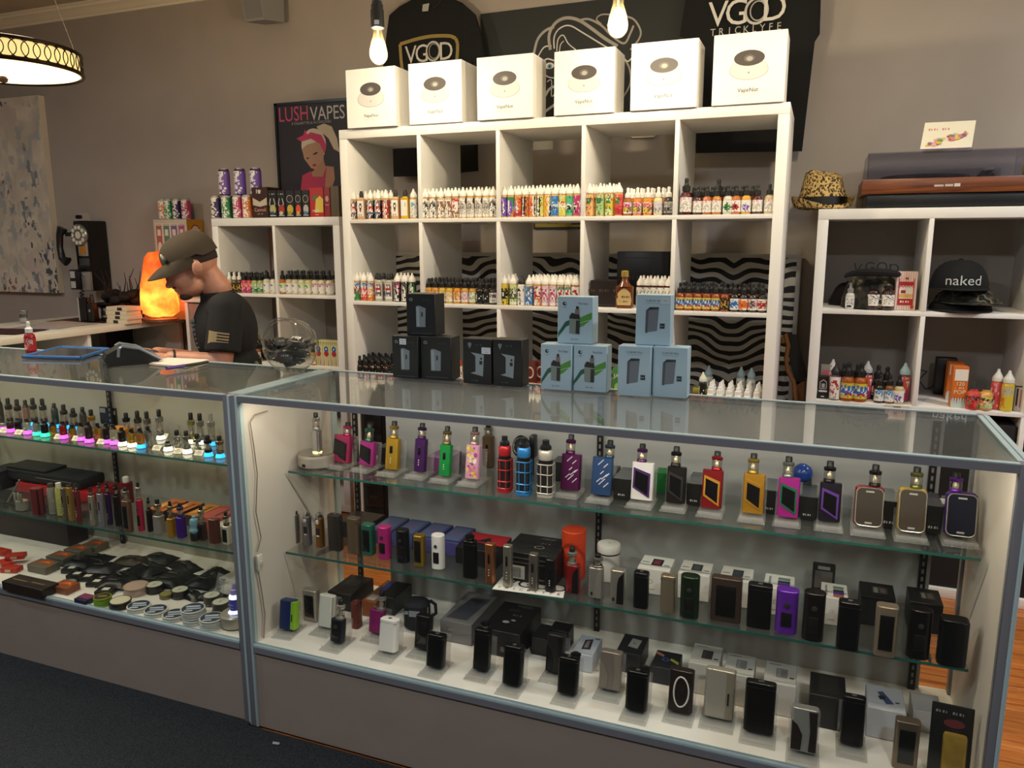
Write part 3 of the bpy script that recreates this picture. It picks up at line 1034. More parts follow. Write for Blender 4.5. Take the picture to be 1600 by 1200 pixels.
# ---- zebra board
def zebra_nodes(nt, b):
    tc = nt.nodes.new('ShaderNodeTexCoord')
    sp = nt.nodes.new('ShaderNodeSeparateXYZ')
    nt.links.new(tc.outputs['Object'], sp.inputs[0])

    def mth(op, a, bb=None, c=None):
        n = nt.nodes.new('ShaderNodeMath')
        n.operation = op
        for i, q in enumerate((a, bb, c)):
            if q is None:
                continue
            if isinstance(q, (int, float)):
                n.inputs[i].default_value = q
            else:
                nt.links.new(q, n.inputs[i])
        return n.outputs[0]
    xx = mth('PINGPONG', mth('SUBTRACT', sp.outputs[0], P(1145, 450, y=0.6).x - P(612, 395, y=0.6).x), 1.05)
    n1 = nt.nodes.new('ShaderNodeTexNoise')
    n1.inputs['Scale'].default_value = 5.0
    n1.inputs['Detail'].default_value = 1.0
    cb = nt.nodes.new('ShaderNodeCombineXYZ')
    nt.links.new(xx, cb.inputs[0])
    nt.links.new(sp.outputs[2], cb.inputs[2])
    nt.links.new(cb.outputs[0], n1.inputs['Vector'])
    ph = mth('ADD', mth('MULTIPLY', mth('SUBTRACT', sp.outputs[2], mth('MULTIPLY', xx, 0.22)), 24.0), mth('MULTIPLY', n1.outputs['Fac'], 3.2))
    s = mth('SINE', mth('MULTIPLY', ph, 6.2832))
    st = mth('GREATER_THAN', s, 0.05)
    mx = nt.nodes.new('ShaderNodeMix')
    mx.data_type = 'RGBA'
    nt.links.new(st, mx.inputs[0])
    mx.inputs[6].default_value = (*lin('#c4c1b8'), 1)
    mx.inputs[7].default_value = (*lin('#0c0b0b'), 1)
    nt.links.new(mx.outputs[2], b.inputs['Base Color'])
    b.inputs['Roughness'].default_value = 0.6


ZB = tex('zebra_print', zebra_nodes)
a, b = P(612, 395, y=0.60), P(1253, 395, y=0.60)
zt = (a.z + b.z) / 2
zw = b.x - a.x
zf = MB()
for bx in ((0, zw, zt - 0.018, zt), (0, 0.018, 0.0, zt - 0.018), (zw - 0.018, zw, 0.0, zt - 0.018)):
    zf.box(bx[0], bx[1], -0.006, 0.03, bx[2], bx[3], M('#b8b4ab', 0.5))
spawn('zebra_board', 'wide zebra striped board in a pale frame standing behind the tall shelf', 'board', (a.x, 0.60, 0.0), [('frame', zf), ('zebra_panel', MB().box(0.018, zw - 0.018, 0, 0.012, 0.0, zt - 0.018, ZB))])

# ---- bent wood chair with black padded back, between the shelves
q = P(1236, 628, y=0.42)
ch = []


def CP(u, v, y=0.42):
    p = P(u, v, y=y)
    return (p.x - q.x, p.y - q.y, p.z)


WD = M('#8a5a33', 0.4, noise=0.15, scale=30)
cy = [CP(1224, 536), CP(1222, 528), CP(1227, 522), CP(1232, 540), CP(1228, 560), CP(1231, 580), CP(1240, 596), CP(1244, 630)]
low = cy[-1]
ch.append(('side_rail', MB().tube([(c[0], 0, c[2]) for c in cy] + [(low[0] + 0.005, 0.0, 0.0)], 0.009, WD, 8)))
ch.append(('back_pad', MB().prism([(p[0], p[2]) for p in (CP(1229, 524), CP(1244, 525), CP(1252, 560), CP(1261, 592), CP(1243, 604), CP(1236, 575), CP(1230, 548))][::-1], 0.02, 0.06, M('#141311', 0.7))))
l0 = CP(1243, 600)
l1 = CP(1258, 600)
ch.append(('leg', MB().box(l0[0], l1[0], 0.02, 0.06, 0.0, l0[2] + 0.01, WD, 0.004)))
ch.append(('leg', MB().box(l0[0] - 0.01, l0[0] + 0.025, 0.13, 0.165, 0.0, 0.62, WD, 0.004)))
ch.append(('seat', MB().box(l0[0] - 0.03, l1[0] - 0.01, 0.0, 0.17, 0.40, 0.44, M('#1a1714', 0.6), 0.01)))
spawn('wooden_chair', 'brown bentwood chair with black padded back in the gap between shelves', 'chair', (q.x, q.y, 0), ch)

# ---- black wall telephone
PY = 0.52
a, b = P(113, 345, y=PY), P(146, 455, y=PY)
pw, ph = b.x - a.x, a.z - b.z
k = ph / 0.46
parts = [('housing', MB().box(0, pw, 0, WY - PY, 0, ph, M('#0c0c0d', 0.25), 0.008))]
parts.append(('coin_head', MB().prism([(0.035, ph), (pw - 0.02, ph), (pw - 0.04, ph + 0.045), (0.05, ph + 0.045)], 0.005, 0.05, M('#c9c7c2', 0.25, 0.6))))
for i in range(3):
    parts.append(('coin_slot', MB().lathe([(0.012, 0), (0.012, 0.003), (0, 0.003)], BLACK, 12, T(0.068 + i * (pw - 0.145) / 2, 0.0035, ph + 0.022) @ R(math.pi / 2, 'X')), 1))
X = T(0.055, -0.004, ph - 0.085) @ R(math.pi / 2, 'X')
parts.append(('dial', MB().lathe([(0.066, 0), (0.066, 0.008), (0.060, 0.014), (0.0, 0.014)], M('#8f8c84', 0.3, 0.7), 24, X)))
dh = MB()
for i in range(10):
    an = i * 2 * math.pi / 10
    dh.lathe([(0.012, 0), (0.012, 0.001), (0, 0.001)], M('#e3dfd2', 0.5), 10, X @ T(0.046 * math.cos(an), 0.046 * math.sin(an), 0.0142))
dh.lathe([(0.022, 0), (0.022, 0.001), (0, 0.001)], M('#ddd3bd', 0.5), 14, X @ T(0, 0, 0.0142))
parts.append(('finger_holes', dh, len(parts) - 1))
parts.append(('card_window', MB().box(0.03, pw - 0.008, -0.006, 0, ph * 0.50, ph * 0.73, M('#b9b6b0', 0.3, 0.6), 0.003)))
parts.append(('instruction_card', MB().box(0.045, pw - 0.022, -0.0072, -0.006, ph * 0.525, ph * 0.70, M('#b0752a', 0.5, noise=0.25, scale=60)), len(parts) - 1))
parts.append(('lock_plate', MB().box(0.03, pw - 0.004, -0.008, 0, ph * 0.36, ph * 0.47, M('#50555a', 0.35, 0.5), 0.003)))
parts.append(('coin_vault', MB().box(0.05, pw + 0.004, -0.02, 0, 0.005, ph * 0.28, M('#a9a39b', 0.3, 0.6), 0.004)))
parts.append(('vault_lock', MB().lathe([(0.01, 0), (0.01, 0.004), (0, 0.005)], CHROME, 12, T(pw * 0.6, -0.02, ph * 0.24) @ R(math.pi / 2, 'X'))))
parts.append(('coin_return', MB().box(-0.012, 0.045, -0.05, 0, 0.01, ph * 0.31, M('#26282b', 0.3, 0.4), 0.006)))
for i in range(2):
    parts.append(('return_plate', MB().box(-0.002, 0.035, -0.052, -0.0495, 0.02 + i * 0.06, 0.06 + i * 0.06, M('#d2d2d0', 0.3, 0.4)), len(parts) - 1 - i))
hs = [(-0.05, -0.03, ph * 0.90), (-0.068, -0.04, ph * 0.80), (-0.072, -0.045, ph * 0.62), (-0.062, -0.045, ph * 0.47), (-0.03, -0.035, ph * 0.42)]
parts.append(('handset', MB().tube(hs, [0.030, 0.020, 0.018, 0.021, 0.030], M('#17191b', 0.3), 10)))
parts.append(('cradle', MB().box(-0.05, 0.005, -0.02, 0.02, ph * 0.78, ph * 0.84, M('#3b3d40', 0.3, 0.6), 0.003)))
parts.append(('cord', MB().tube([(0.03 + 0.012 * math.cos(i * 1.3), -0.01 + 0.012 * math.sin(i * 1.3), 0.0 - i * 0.0038) for i in range(26)], 0.004, RUBBER, 5)))
spawn('pay_phone', 'old black wall pay phone with chrome dial, card window and coin vault', 'telephone', (a.x, PY, b.z), parts)

# ================================================================== BOTTLES
PAL = dict(w='#efeae0', c='#e6d9bd', k='#161414', d='#3b312e', g='#75706c', l='#b7b2aa', r='#b32a2a', m='#bf3a70', p='#e09db2', o='#dd7a30', y='#d8c23a', n='#2f8a4a', t='#56b48c', b='#2f70bd', u='#7350ad',
           v='#3d2b62', a='#c8943f', e='#8a5c3e', s='#a8c483', h='#f0b070', i='#e2574f', j='#cfe0a0', q='#6aa6c8', x='#d8cfd8', z='#4c5a3a')
ARTS = {
    'dark': 'dggwggdd/dwrwwrgd/rrrrrrrd/dwwwwwdd/dgkdgddd/dwgwwgdd', 'dark2': 'vggwggkk/vwgwwggk/rrwrrrkk/kwwwwwkk/vbvbvkkk/kwkwwkkk', 'red2': 'egrwgree/ewrwwrre/rrrrrrre/ewwwwree/erwrrree/erewwree',
    'tan': 'wwwwwwww/wwlkklww/wwkwwkww/wwlkklww/wwwrrwww/wwwwwwww/wllwllww', 'yel': 'wwwwwwww/wwwwwqww/wwwwwqww/wwwwwwww/wwwwwwww/wwwwwwww', 'wht': 'wwwwwwlg/wwwqqwlg/wwwqwwlg/wwwwwwlg/wwwwwwlg/wwllwwlg',
    'duk': 'wwwwwwww/wwgdggww/wgdwddww/wgwwwdgw/wwwdkwww/wwwwdgww/wlwwllww', 'duk2': 'wwwwwwww/weeeeeww/weeweeww/wewwweew/wwweeeww/wwwwewww/wlwwllww', 'redl': 'rrrrrrrr/rwwwwwrr/rwrrwwrr/rwwwwwrr/eeeeeeee/ewewewee',
    'bd': 'wwwwwwdd/wwlllwdd/wwlgglwd/wwlgglwd/wwlllwww/wlllllww/wwwwwwww', 'purp': 'uupuuvuv/uwuwuuvv/uwuwuvvv/uwuwuuvv/uwuwuvuv/uuvuuvvv', 'grn': 'nnnnnnnn/nuwuunnn/suwuunno/tuwuutoo/suwuuooo/uuuuoooo', 'ora': 'ooooorrr/owuwoorr/owuwoorr/owuwoorr/rwuwrrrr/rrrrrrrr',
    'lou1': 'ckckoeoe/wkwkeoeo/ckckoeoe/wkwkeoeo/ckckoeoe/wkwkeoeo', 'lou2': 'mpoockcu/opoowkwo/poorckco/ooopwkwo/oporckcm/mooowkwu', 'lou3': 'ckckjyjy/wkwkyjyj/ckckjyjy/wkwkyjyj/ckckjyjy/wkwkyjyj', 'lou4': 'yoyockcy/oyoywkwo/yoyockco/oyoywkwo/yoyockcp/oyoywkwo',
    'blu': 'bbbqqbbb/bqbbbbqb/bbqbqbwb/wwwwwwww/bbkbkbbb/bbqbqbbb/bqbbbbqb', 'ylw': 'yyyjjyyy/ynyyyyjy/yyyrriyy/wwwwwwww/yyjyjyyy/yyjyyjyy/yjyyyyjy', 'tea': 'ttttnttt/tnttttnt/tttttttt/wwwwwwww/ttkkkttt/ttnttntt/tnttttnt', 'crm': 'mmmpmmmm/mpmmmmpm/mmmmmmwm/wwwwwwww/mmkkmmmm/mmpmmpmm/mpmmmmpm',
    'fo': 'hcchchhh/hnznzrhh/hhznnhhh/hhhhhhhh/heehehhh/hhhhhhhh/hhhehhhh', 'fs': 'ssscssss/snznznss/ssznnsss/ssssssss/szzszsss/ssssssss/ssszssss', 'fy': 'jjjcjjjj/ynznzryy/yyznnyyy/yyyyyyyy/yzzyzyyy/jjjjjjyy/jjjzjjyy', 'fr': 'iiihiiii/inznzrii/iiznniii/iiiiiiii/ireririi/rrrrrrrr/rrrerrrr',
    'cb': 'xxwxwxxx/wmmmmmwq/wmpmpmww/wyzyzeeq/wyyyyeew/wyzyzeww/wwwwwwww', 'cp': 'ppwpwppp/wmmmmmwp/wmpmpmww/wyzyzeep/wyyyyeew/wyzyzeww/pppppppp', 'co': 'hhwhwhhh/wmmmmmwh/wmpmpmww/wyzyzeeh/wyyyyeew/wyzyzeww/hhhhhhhh', 'gy': 'xxxxxxxx/llllllll/xxxxxxxx/xlglglxx/xlglgllx/xxxxxxxx', 'gy2': 'llllllll/gggggggg/llllllll/lgkgkgll/lgkgkggl/llllllll',
    'tx': 'wpwpwpww/wwwwwwww/llwllwlw/wwwwwwww/wlllwllw/wwwwwwww', 'dg': 'wwwwwwww/wwwnwwww/wwnnnwww/wnkknnww/wwnnnwww/wwwgwwww', 'dr': 'wwwwwwww/wwwrwwww/wwrrrwww/wrkkrrww/wwrrrwww/wwwgwwww', 'du': 'wwwwwwww/wwwxwwww/wwuuuwww/wuxxuuww/wwuuuwww/wwwgwwww',
    'gr1': 'bqwqbqnn/bwwwwwbn/rrrrrrrr/wwnnnnww/nnwnnnnn/nnnnnnnn', 'gr2': 'bqwqbqrr/bwwwwwbr/rriiiirr/iwwwwwii/iiiiiiii/irrriiii', 'gr3': 'bqwqbqoo/bwwwwwbo/oohhhhoo/hwwwwwhh/ohohohoo/oooooooo', 'pk1': 'mkmkkmkk/kwmwwmkk/mwkkwmkk/kwmwwkkk/kkwwkkkk/kwkwwkkk', 'pk2': 'gkgkkgkk/kwgwwgkk/gwkkwgkk/kwgwwkkk/kkwwkkkk/kwkwwkkk', 'pk3': 'nknkknkk/kwnwwnkk/nwkkwnkk/kwnwwkkk/kkwwkkkk/kwkwwkkk',
    'sq': 'lgglggll/lwrwwrgl/rrrrrrrl/lgwwwwdl/dgbdgddl/dwgwwgdl', 'cy': 'yyywyyyw/ywwpwwyw/cwpyypwc/ypwwwpyy/ywyywwyw/wwwwwwww', 'cor': 'oowoowoo/owooyowo/wyooyyow/owwrwwoo/ooyooyoo/wwwwwwww', 'cpk': 'wpwpwpwp/puwppwup/wpwwupwp/ppuwwppw/wpwpppwp/wwwwwwww', 'cgr': 'wswswsww/wnwswwnw/spwwpsws/wwnssnww/wswswwsw/wwwwwwww', 'blk': 'kkkkkkkk/kwkkkkkk/kwkkkkkk/kwkwkkkk/kwkkkkkk/kkkkkkkk', 'bw': 'wwwwwwww/wgvgvgww/wvgvgvww/wwwwwwww/wgwggwww/wwwwwwww',
    'tw1': 'yyyyyyyy/yykkkkyy/ykkkkkky/ykkwwkky/yykkkkyy/yyyyyyyy/yyykykyy', 'tw2': 'jjjjjjjj/jzzzzzzj/zzwzwwzz/zzzzzzzz/jzzzzzzj/jjjjjjjj/jjwjwwjj', 'tw3': 'wwwwwwww/wkkkwkww/wwwwwwww/wwwgwwww/wwwgwwww/wwwwwwww/wwwkwwww', 'tw4': 'gqqqggqq/qwbbbwqq/bbbwwbbq/bwwbbwbb/qbbwwbqq/bqbbbqwq/bbwwbqbq', 'tw5': 'rwrrwwrr/rwwwwwrp/wrrwwrrw/rwrrrwww/owrwoorr/oowwooxx/xxwwxxoo',
    'tw6': 'pxpxxpxp/wmwwmwwp/xpmmpxpx/wmpwmpwp/pmwmwmpx/pxpxxpxp/xpwwwpxp', 'tw7': 'tgtgtgtg/gwrwrwgt/twwrrwtg/grwnwrgt/twrwrwtg/gtgwgtgt/wwwwwwww', 'tw8': 'wwwwwwww/wwrrrwww/wrwwwrww/wwwrwrww/wrrrwwww/wwwwwwww/llwllwww',
    'vap': 'yyyyyyyy/cbbbbbbc/bwbwbwbb/cbbbbbbc/cccrrrcc/yyyyyyyy', 'gld': 'kkkkkkkk/kakkakak/akakakak/kakyykak/kkakkakk/kkkkkkkk', 'spb': 'wwwwwwww/wbwwbwbw/bbbbbbww/wbbbbbbw/wwbbwbww/wwwwwwww', 'spo': 'wwowwwow/wooooowo/oorooroo/oooroooo/wooooooo/wwoowwow', 'spp': 'wwpwwwpw/wpwzzpww/ppzzpzpp/pzzpzzpp/wppzppww/wwwwwwww', 'spr': 'wwwwwwww/wwwrwwrw/wrrrrrrw/rrrrrrww/wwrrwrww/wwwwwwww',
    'bro': 'wwwwwwww/dwdwdwdd/wwwwwwww/wwewewww/eewweeww/wwwwwwww', 'pg': 'iiiiiiii/iwwiiwwi/iiiiiiii/mwmmwmmm/mmmwmmmm/mmmmmmmm', 'gg': 'ssssssss/swwsswws/ssssssss/wwzzwwww/nnnwnnnn/nnnnnnnn', 'nk': 'wwwwwwww/wbbvwwww/wwwwwwww/llwwwwww/llwwwwww/wwkwwwww', 'nkp': 'pppppppp/wrrvwwww/wwwwwwww/llwwwwww/llwwwwww/wwkwwwww', 'nkg': 'jjjjjjjj/wnnzwwww/jjjjjjjj/llwwwwww/llwwwwww/wwkwwwww',
    'tl': 'tttttttt/twqqqqwt/qwttttwq/qttwwttq/twqttqwt/wtwwwwtw', 'lem': 'wwwwwwww/wwgwggww/wwwwwwww/wwggggww/wwwwwwww/wwkkkwww', 'blu2': 'qlwqqlwq/wlbqbqlw/llwwwqll/wqwbwqww/wlqlwwlw/wwwwwwww', 'rum': 'ccwwwwcc/cwrrrrwc/wrwwwwrw/crwyywrc/wwrrrrww/cwrwwrwc', 'str': 'krrrrrrk/kgkgkgkk/rrirriin/rinriinn/rirrinnn/rrrrrnnn', 'mel': 'kyyjyyyk/kgkgkgkk/ocojooss/ojooccss/occosssj/oosssjjj',
    'can': 'wwwwwUUU/wUUwwUUU/wwwwUUUU/wUUwUUUU/wwwwUUUU/wUUUwUUU/UwwwUUUU/UwwwUwUU/wUUUwUUU/wwwwUUUU',
}


def sleeve(mb, r, z0, z1, art, alt='w', n=16):
    rows = (ARTS.get(art) or art).replace('U', alt).split('/')
    k, c = len(rows) * 2, len(rows[0])
    rn = random.Random(art + alt)
    n = 2 * c * 2
    vs = [(r * math.cos(math.pi + 2 * math.pi * i / n), r * math.sin(math.pi + 2 * math.pi * i / n), z1 - (z1 - z0) * j / k) for j in range(k + 1) for i in range(n)]
    fs, ms = [], []
    for j in range(k):
        for i in range(n):
            fs.append(((j + 1) * n + i, (j + 1) * n + (i + 1) % n, j * n + (i + 1) % n, j * n + i))
            jj, ii = j // 2, (i // 2 if i < n // 2 else c - 1)
            if i < n // 2 and rn.random() < 0.36:
                jj = min(len(rows) - 1, max(0, jj + rn.choice((-1, 1))))
                ii = min(c - 1, max(0, ii + rn.choice((-1, 0, 1))))
            ms.append(M(PAL[rows[jj][ii]], 0.42))
    return mb.add(vs, fs, ms)


def liquid(col):
    return M(col, 0.12, 0, 0, 0.6, coat=0.3)


def bottle(kind, art, liq, cap, s=1.0):
    def f():
        b, c, l = MB(), MB(), MB()
        L = liquid(liq)
        K = M(cap, 0.5)
        if kind == 'G':
            b.lathe([(0.0155 * s, 0), (0.0165 * s, 0.002), (0.0165 * s, 0.080 * s), (0.013 * s, 0.086 * s), (0.011 * s, 0.092 * s)], L)
            c.lathe([(0.0150 * s, 0.0865 * s), (0.0150 * s, 0.098 * s), (0.0135 * s, 0.1005 * s), (0.0048 * s, 0.116 * s), (0.0036 * s, 0.123 * s), (0.0, 0.124 * s)], K)
            sleeve(l, 0.01675 * s, 0.004, 0.079 * s, art)
        elif kind == 'U':
            b.rbox(0.034 * s, 0.034 * s, 0.086 * s, 0.006, L)
            b.lathe([(0.014 * s, 0.085 * s), (0.009 * s, 0.093 * s)], L)
            c.lathe([(0.0095 * s, 0.0925 * s), (0.0095 * s, 0.108 * s), (0.0075 * s, 0.112 * s), (0.0065 * s, 0.119 * s), (0.0, 0.120 * s)], K)
            l.art([('r', -0.014, 0.012, 0.014, 0.078, PAL['w'])] + [('r', -0.013 + 0.0033 * i, 0.076 - 0.009 * (j + 1), -0.013 + 0.0033 * (i + 1), 0.076 - 0.009 * j, PAL[ch]) for j, rw in enumerate(ARTS[art].split('/')) for i, ch in enumerate(rw) if ch != 'w' and i < 8][:40], T(0, -0.01715 * s, 0), 0.00002)
        elif kind in ('D', 'W'):
            b.lathe([(0.0155 * s, 0), (0.0170 * s, 0.002), (0.0170 * s, 0.052 * s), (0.0150 * s, 0.060 * s), (0.0095 * s, 0.065 * s), (0.0090 * s, 0.070 * s)], L)
            c.lathe([(0.0115 * s, 0.0662 * s), (0.0115 * s, 0.080 * s), (0.0085 * s, 0.0825 * s), (0.0062 * s, 0.085 * s), (0.0055 * s, 0.093 * s), (0.0064 * s, 0.098 * s), (0.0045 * s, 0.103 * s), (0.0, 0.104 * s)], K)
            sleeve(l, 0.01725 * s, 0.008 * s, 0.049 * s, art)
        elif kind == 'N':
            b.lathe([(0.0125 * s, 0), (0.0135 * s, 0.002), (0.0135 * s, 0.034 * s), (0.011 * s, 0.040 * s), (0.008 * s, 0.043 * s)], L, 12)
            c.lathe([(0.0115 * s, 0.0415 * s), (0.0115 * s, 0.054 * s), (0.0085 * s, 0.055 * s), (0.0085 * s, 0.064 * s), (0.0055 * s, 0.065 * s), (0.003 * s, 0.083 * s), (0, 0.084 * s)], K, 12)
            sleeve(l, 0.01375 * s, 0.004 * s, 0.022 * s, art, n=16)
        elif kind == 'C':      # drink can style bottle
            b.lathe([(0.0215 * s, 0), (0.025 * s, 0.004), (0.025 * s, 0.104 * s), (0.0215 * s, 0.112 * s)], L, 16)
            c.lathe([(0.0225 * s, 0.1122 * s), (0.0225 * s, 0.115 * s), (0.020 * s, 0.115 * s), (0.019 * s, 0.1125 * s), (0.0, 0.1125 * s)], M('#a39f9a', 0.3, 0.8), 16)
            sleeve(l, 0.0252 * s, 0.005, 0.103 * s, 'can', art)
        return [('bottle_body', b), ('cap' if kind != 'C' else 'lid', c), ('label', l)]
    return f


def XU(u, y, z):
    x = P(u, 400, y=y).x
    for _ in range(3):
        x = P(u, PJ((x, y, z))[1], y=y).x
    return x


def put(kind, art, liq, cap, x, y, z, label, group, s=1.0, rz=None, name='liquid_bottle', cat='bottle'):
    if rz is None:
        rz = math.atan2(EYE.x - x, y - EYE.y) * 0.45 + random.uniform(-0.12, 0.12)
    return spawn(name, label, cat, (x, y, z + 0.0007), bottle(kind, art, liq, cap, s), rz=rz, group=group, key=('btl', kind, art, liq, cap, s))


def front(place, y, z, items, kind0='G', group=None):
    lasty = {}
    for i, it in enumerate(items):
        u, art, desc = it[0], it[1], it[2]
        kind = it[3] if len(it) > 3 else kind0
        liq = it[4] if len(it) > 4 else '#c9a060'
        cap = it[5] if len(it) > 5 else ('#f1ece2' if kind in 'GWNC' else '#151515')
        s = it[6] if len(it) > 6 else 1.0
        put(kind, art, liq, cap, XU(u, y, z), y, z, '%s, %s from left, front row, %s' % (desc, ORD[i], place), group or 'bottles, ' + place, s)


def back(place, ys, z, us, kind, art, liq, cap, desc, s=1.0, group=None, x_ref=None):
    """rows standing behind the front row; us are image columns at the front row"""
    for r, y in enumerate(ys):
        for i, u in enumerate(us):
            x = XU(u, x_ref if x_ref is not None else ys[0], z) + random.uniform(-0.001, 0.001)
            put(kind, art, liq, cap, x, y, z, '%s, %s from left, %s row back, %s' % (desc, ORD[i], ORD[r + 1], place), group or 'bottles, ' + place, s)


WC, BC = '#f1ece2', '#151515'
TS = 'tall shelf '
fy = 0.028
front('top cubby one of tall shelf', fy, Z0, [
    (554, 'dark', 'dark red label bottle'), (566, 'tan', 'tan square bottle', 'U', '#cfa37e'), (580, 'dark2', 'blue black label bottle'), (592, 'dark2', 'navy label bottle'), (604, 'red2', 'brown red label bottle'),
    (619, 'tan', 'peach square bottle', 'U', '#d9a873'), (634, 'yel', 'yellow square bottle', 'U', '#d8a91c'), (647, 'wht', 'plain white label bottle')])
back('top cubby one of tall shelf', [0.07, 0.108], Z0, [559, 573, 587, 599, 612], 'G', 'dark', '#c9a060', WC, 'white capped bottle')
front('top cubby two of tall shelf', fy, Z0, [
    (666, 'duk', 'cream label bottle'), (677.5, 'duk', 'cream label bottle'), (690, 'duk2', 'pink brown label bottle'), (701.5, 'duk2', 'pale pink label bottle'), (712.5, 'redl', 'red label bottle'),
    (724, 'bd', 'white badge label bottle'), (736, 'bd', 'white badge label bottle'), (748.5, 'bd', 'white badge label bottle'), (760.5, 'bd', 'white badge label bottle'), (771, 'duk', 'white label bottle')])
back('top cubby two of tall shelf', [0.068, 0.106, 0.144], Z0, [671, 683.5, 696, 707, 718, 730, 742, 754, 766], 'G', 'duk', '#caa578', WC, 'white capped bottle')
front('top cubby three of tall shelf', fy, Z0, [
    (788.5, 'purp', 'purple label bottle'), (799, 'grn', 'green purple label bottle'), (810.5, 'ora', 'orange red label bottle'), (822, 'lou1', 'brown orange label bottle'), (833, 'lou2', 'orange magenta label bottle'), (844.5, 'lou3', 'lime label bottle'),
    (856, 'lou4', 'yellow orange label bottle'), (867.5, 'blu', 'blue label bottle'), (879, 'ylw', 'yellow label bottle'), (890.5, 'tea', 'mint green label bottle'), (902, 'crm', 'crimson label bottle')])
back('top cubby three of tall shelf', [0.068, 0.108], Z0, [794, 805, 816, 827.5, 839, 850, 862, 873, 885, 896], 'G', 'lou1', '#d3a04c', WC, 'white capped bottle')
front('top cubby four of tall shelf', fy, Z0, [
    (921, 'fo', 'peach label bottle'), (937.5, 'fs', 'sage green label bottle'), (952, 'fy', 'pale yellow label bottle'), (966.5, 'fr', 'coral red label bottle'),
    (980.5, 'cb', 'blue pink label dropper', 'W', '#9d5a2a'), (995.5, 'cp', 'pink label dropper', 'W', '#c47a2e'), (1011.5, 'co', 'orange label dropper', 'W', '#c98225'), (1028, 'gy', 'pale grey label dropper', 'W', '#d8c994'), (1044, 'gy2', 'grey label dropper', 'W', '#2a2320')])
back('top cubby four of tall shelf', [0.066, 0.106], Z0, [927, 943, 958], 'G', 'fo', '#dca061', WC, 'white capped bottle')
back('top cubby four of tall shelf', [0.068, 0.108], Z0, [986, 1001.5, 1018, 1035], 'W', 'co', '#c98225', '#f6f3ee', 'white capped dropper')
front('top cubby five of tall shelf', fy, Z0, [
    (1071, 'tx', 'large dark red dropper bottle', 'D', '#4a130e', BC, 1.28), (1089.5, 'tx', 'dark brown dropper bottle', 'D', '#3d1710'), (1104, 'tx', 'orange amber dropper bottle', 'D', '#a85a1d'), (1119, 'tx', 'golden dropper bottle', 'D', '#b87a2c'),
    (1136.5, 'dg', 'dropper bottle with green diamond', 'D', '#cfc9b8'), (1149.5, 'dr', 'dropper bottle with red diamond', 'D', '#b5682f'), (1165, 'du', 'dropper bottle with lilac diamond', 'D', '#cf9f3e'), (1182.5, 'tx', 'dark red dropper bottle', 'D', '#45140f'), (1201, 'tx', 'clear dropper bottle', 'D', '#cbb88c')])
back('top cubby five of tall shelf', [0.072, 0.114], Z0, [1083, 1097, 1112, 1129, 1143, 1158, 1174], 'D', 'tx', '#8f4a1d', BC, 'black capped dropper')
put('D', 'tx', '#3a1a12', BC, XU(1121, 0.15, Z0), 0.15, Z0, 'tall black capped bottle rising at the back of top cubby five', 'bottles, top cubby five of tall shelf', 1.3)

front('middle cubby one of tall shelf', fy, Z1, [
    (559, 'gr1', 'green label bottle'), (570, 'gr2', 'red label bottle'), (580.5, 'gr3', 'orange label bottle'), (593.5, 'sq', 'grey boxed bottle', 'U', '#b9b2a6'), (608.5, 'sq', 'grey boxed bottle', 'U', '#b9b2a6'), (622, 'pk1', 'purple black label bottle', 'G', '#241c20'),
    (633.5, 'pk2', 'black grey label bottle', 'G', '#1f1c1c'), (645, 'pk3', 'dark green label bottle', 'G', '#1c241c')])
back('middle cubby one of tall shelf', [0.070], Z1, [565, 576, 628, 639], 'G', 'gr2', '#c9854a', WC, 'white capped bottle')
back('middle cubby one of tall shelf', [0.074], Z1, [590, 601, 613], 'U', 'sq', '#b9b2a6', BC, 'black capped square bottle')
front('middle cubby two of tall shelf', fy, Z1, [
    (671, 'cor', 'orange label dropper', 'D', '#c08a3a'), (681, 'cor', 'amber label dropper', 'D', '#c08a3a'), (692, 'cy', 'yellow label dropper', 'D', '#c9a23e'), (703, 'cy', 'pale yellow label dropper', 'D', '#c9a23e'), (715, 'cor', 'bright orange label dropper', 'D', '#d08a2a'),
    (727, 'cpk', 'pink label dropper', 'D', '#c9963e'), (739, 'cgr', 'green flecked label dropper', 'D', '#b98a3a'), (750.5, 'blk', 'all black dropper', 'D', '#141212'), (761, 'blk', 'all black dropper', 'D', '#141212'), (771, 'bw', 'lilac label dropper', 'D', '#1c1818')], 'D')
back('middle cubby two of tall shelf', [0.066, 0.102, 0.138], Z1, [676, 687, 698, 709, 721, 733, 745, 756, 766], 'D', 'cor', '#8a5a26', BC, 'black capped dropper')
front('middle cubby three of tall shelf', fy, Z1, [
    (788, 'tw1', 'yellow label bottle', 'G', '#d8b02a'), (802.5, 'tw2', 'olive label bottle', 'G', '#d0c060'), (815, 'tw3', 'black capped white label bottle', 'G', '#e3ddd0', BC), (827, 'tw4', 'blue art label bottle', 'G', '#c7b28a'), (840.5, 'tw5', 'red white label bottle', 'G', '#c9964a'), (852.5, 'tw6', 'pink label bottle', 'G', '#c99a70'),
    (864.5, 'tw6', 'pink label bottle', 'G', '#c99a70'), (876, 'tw7', 'green red label bottle', 'G', '#b98a50'), (887.5, 'tw7', 'green red label bottle', 'G', '#b98a50'), (899, 'tw8', 'white red label bottle', 'G', '#a8643a')])
back('middle cubby three of tall shelf', [0.068, 0.106, 0.144], Z1, [795, 833.5, 846, 858, 870, 882, 893], 'G', 'tw6', '#c99a60', WC, 'white capped bottle')
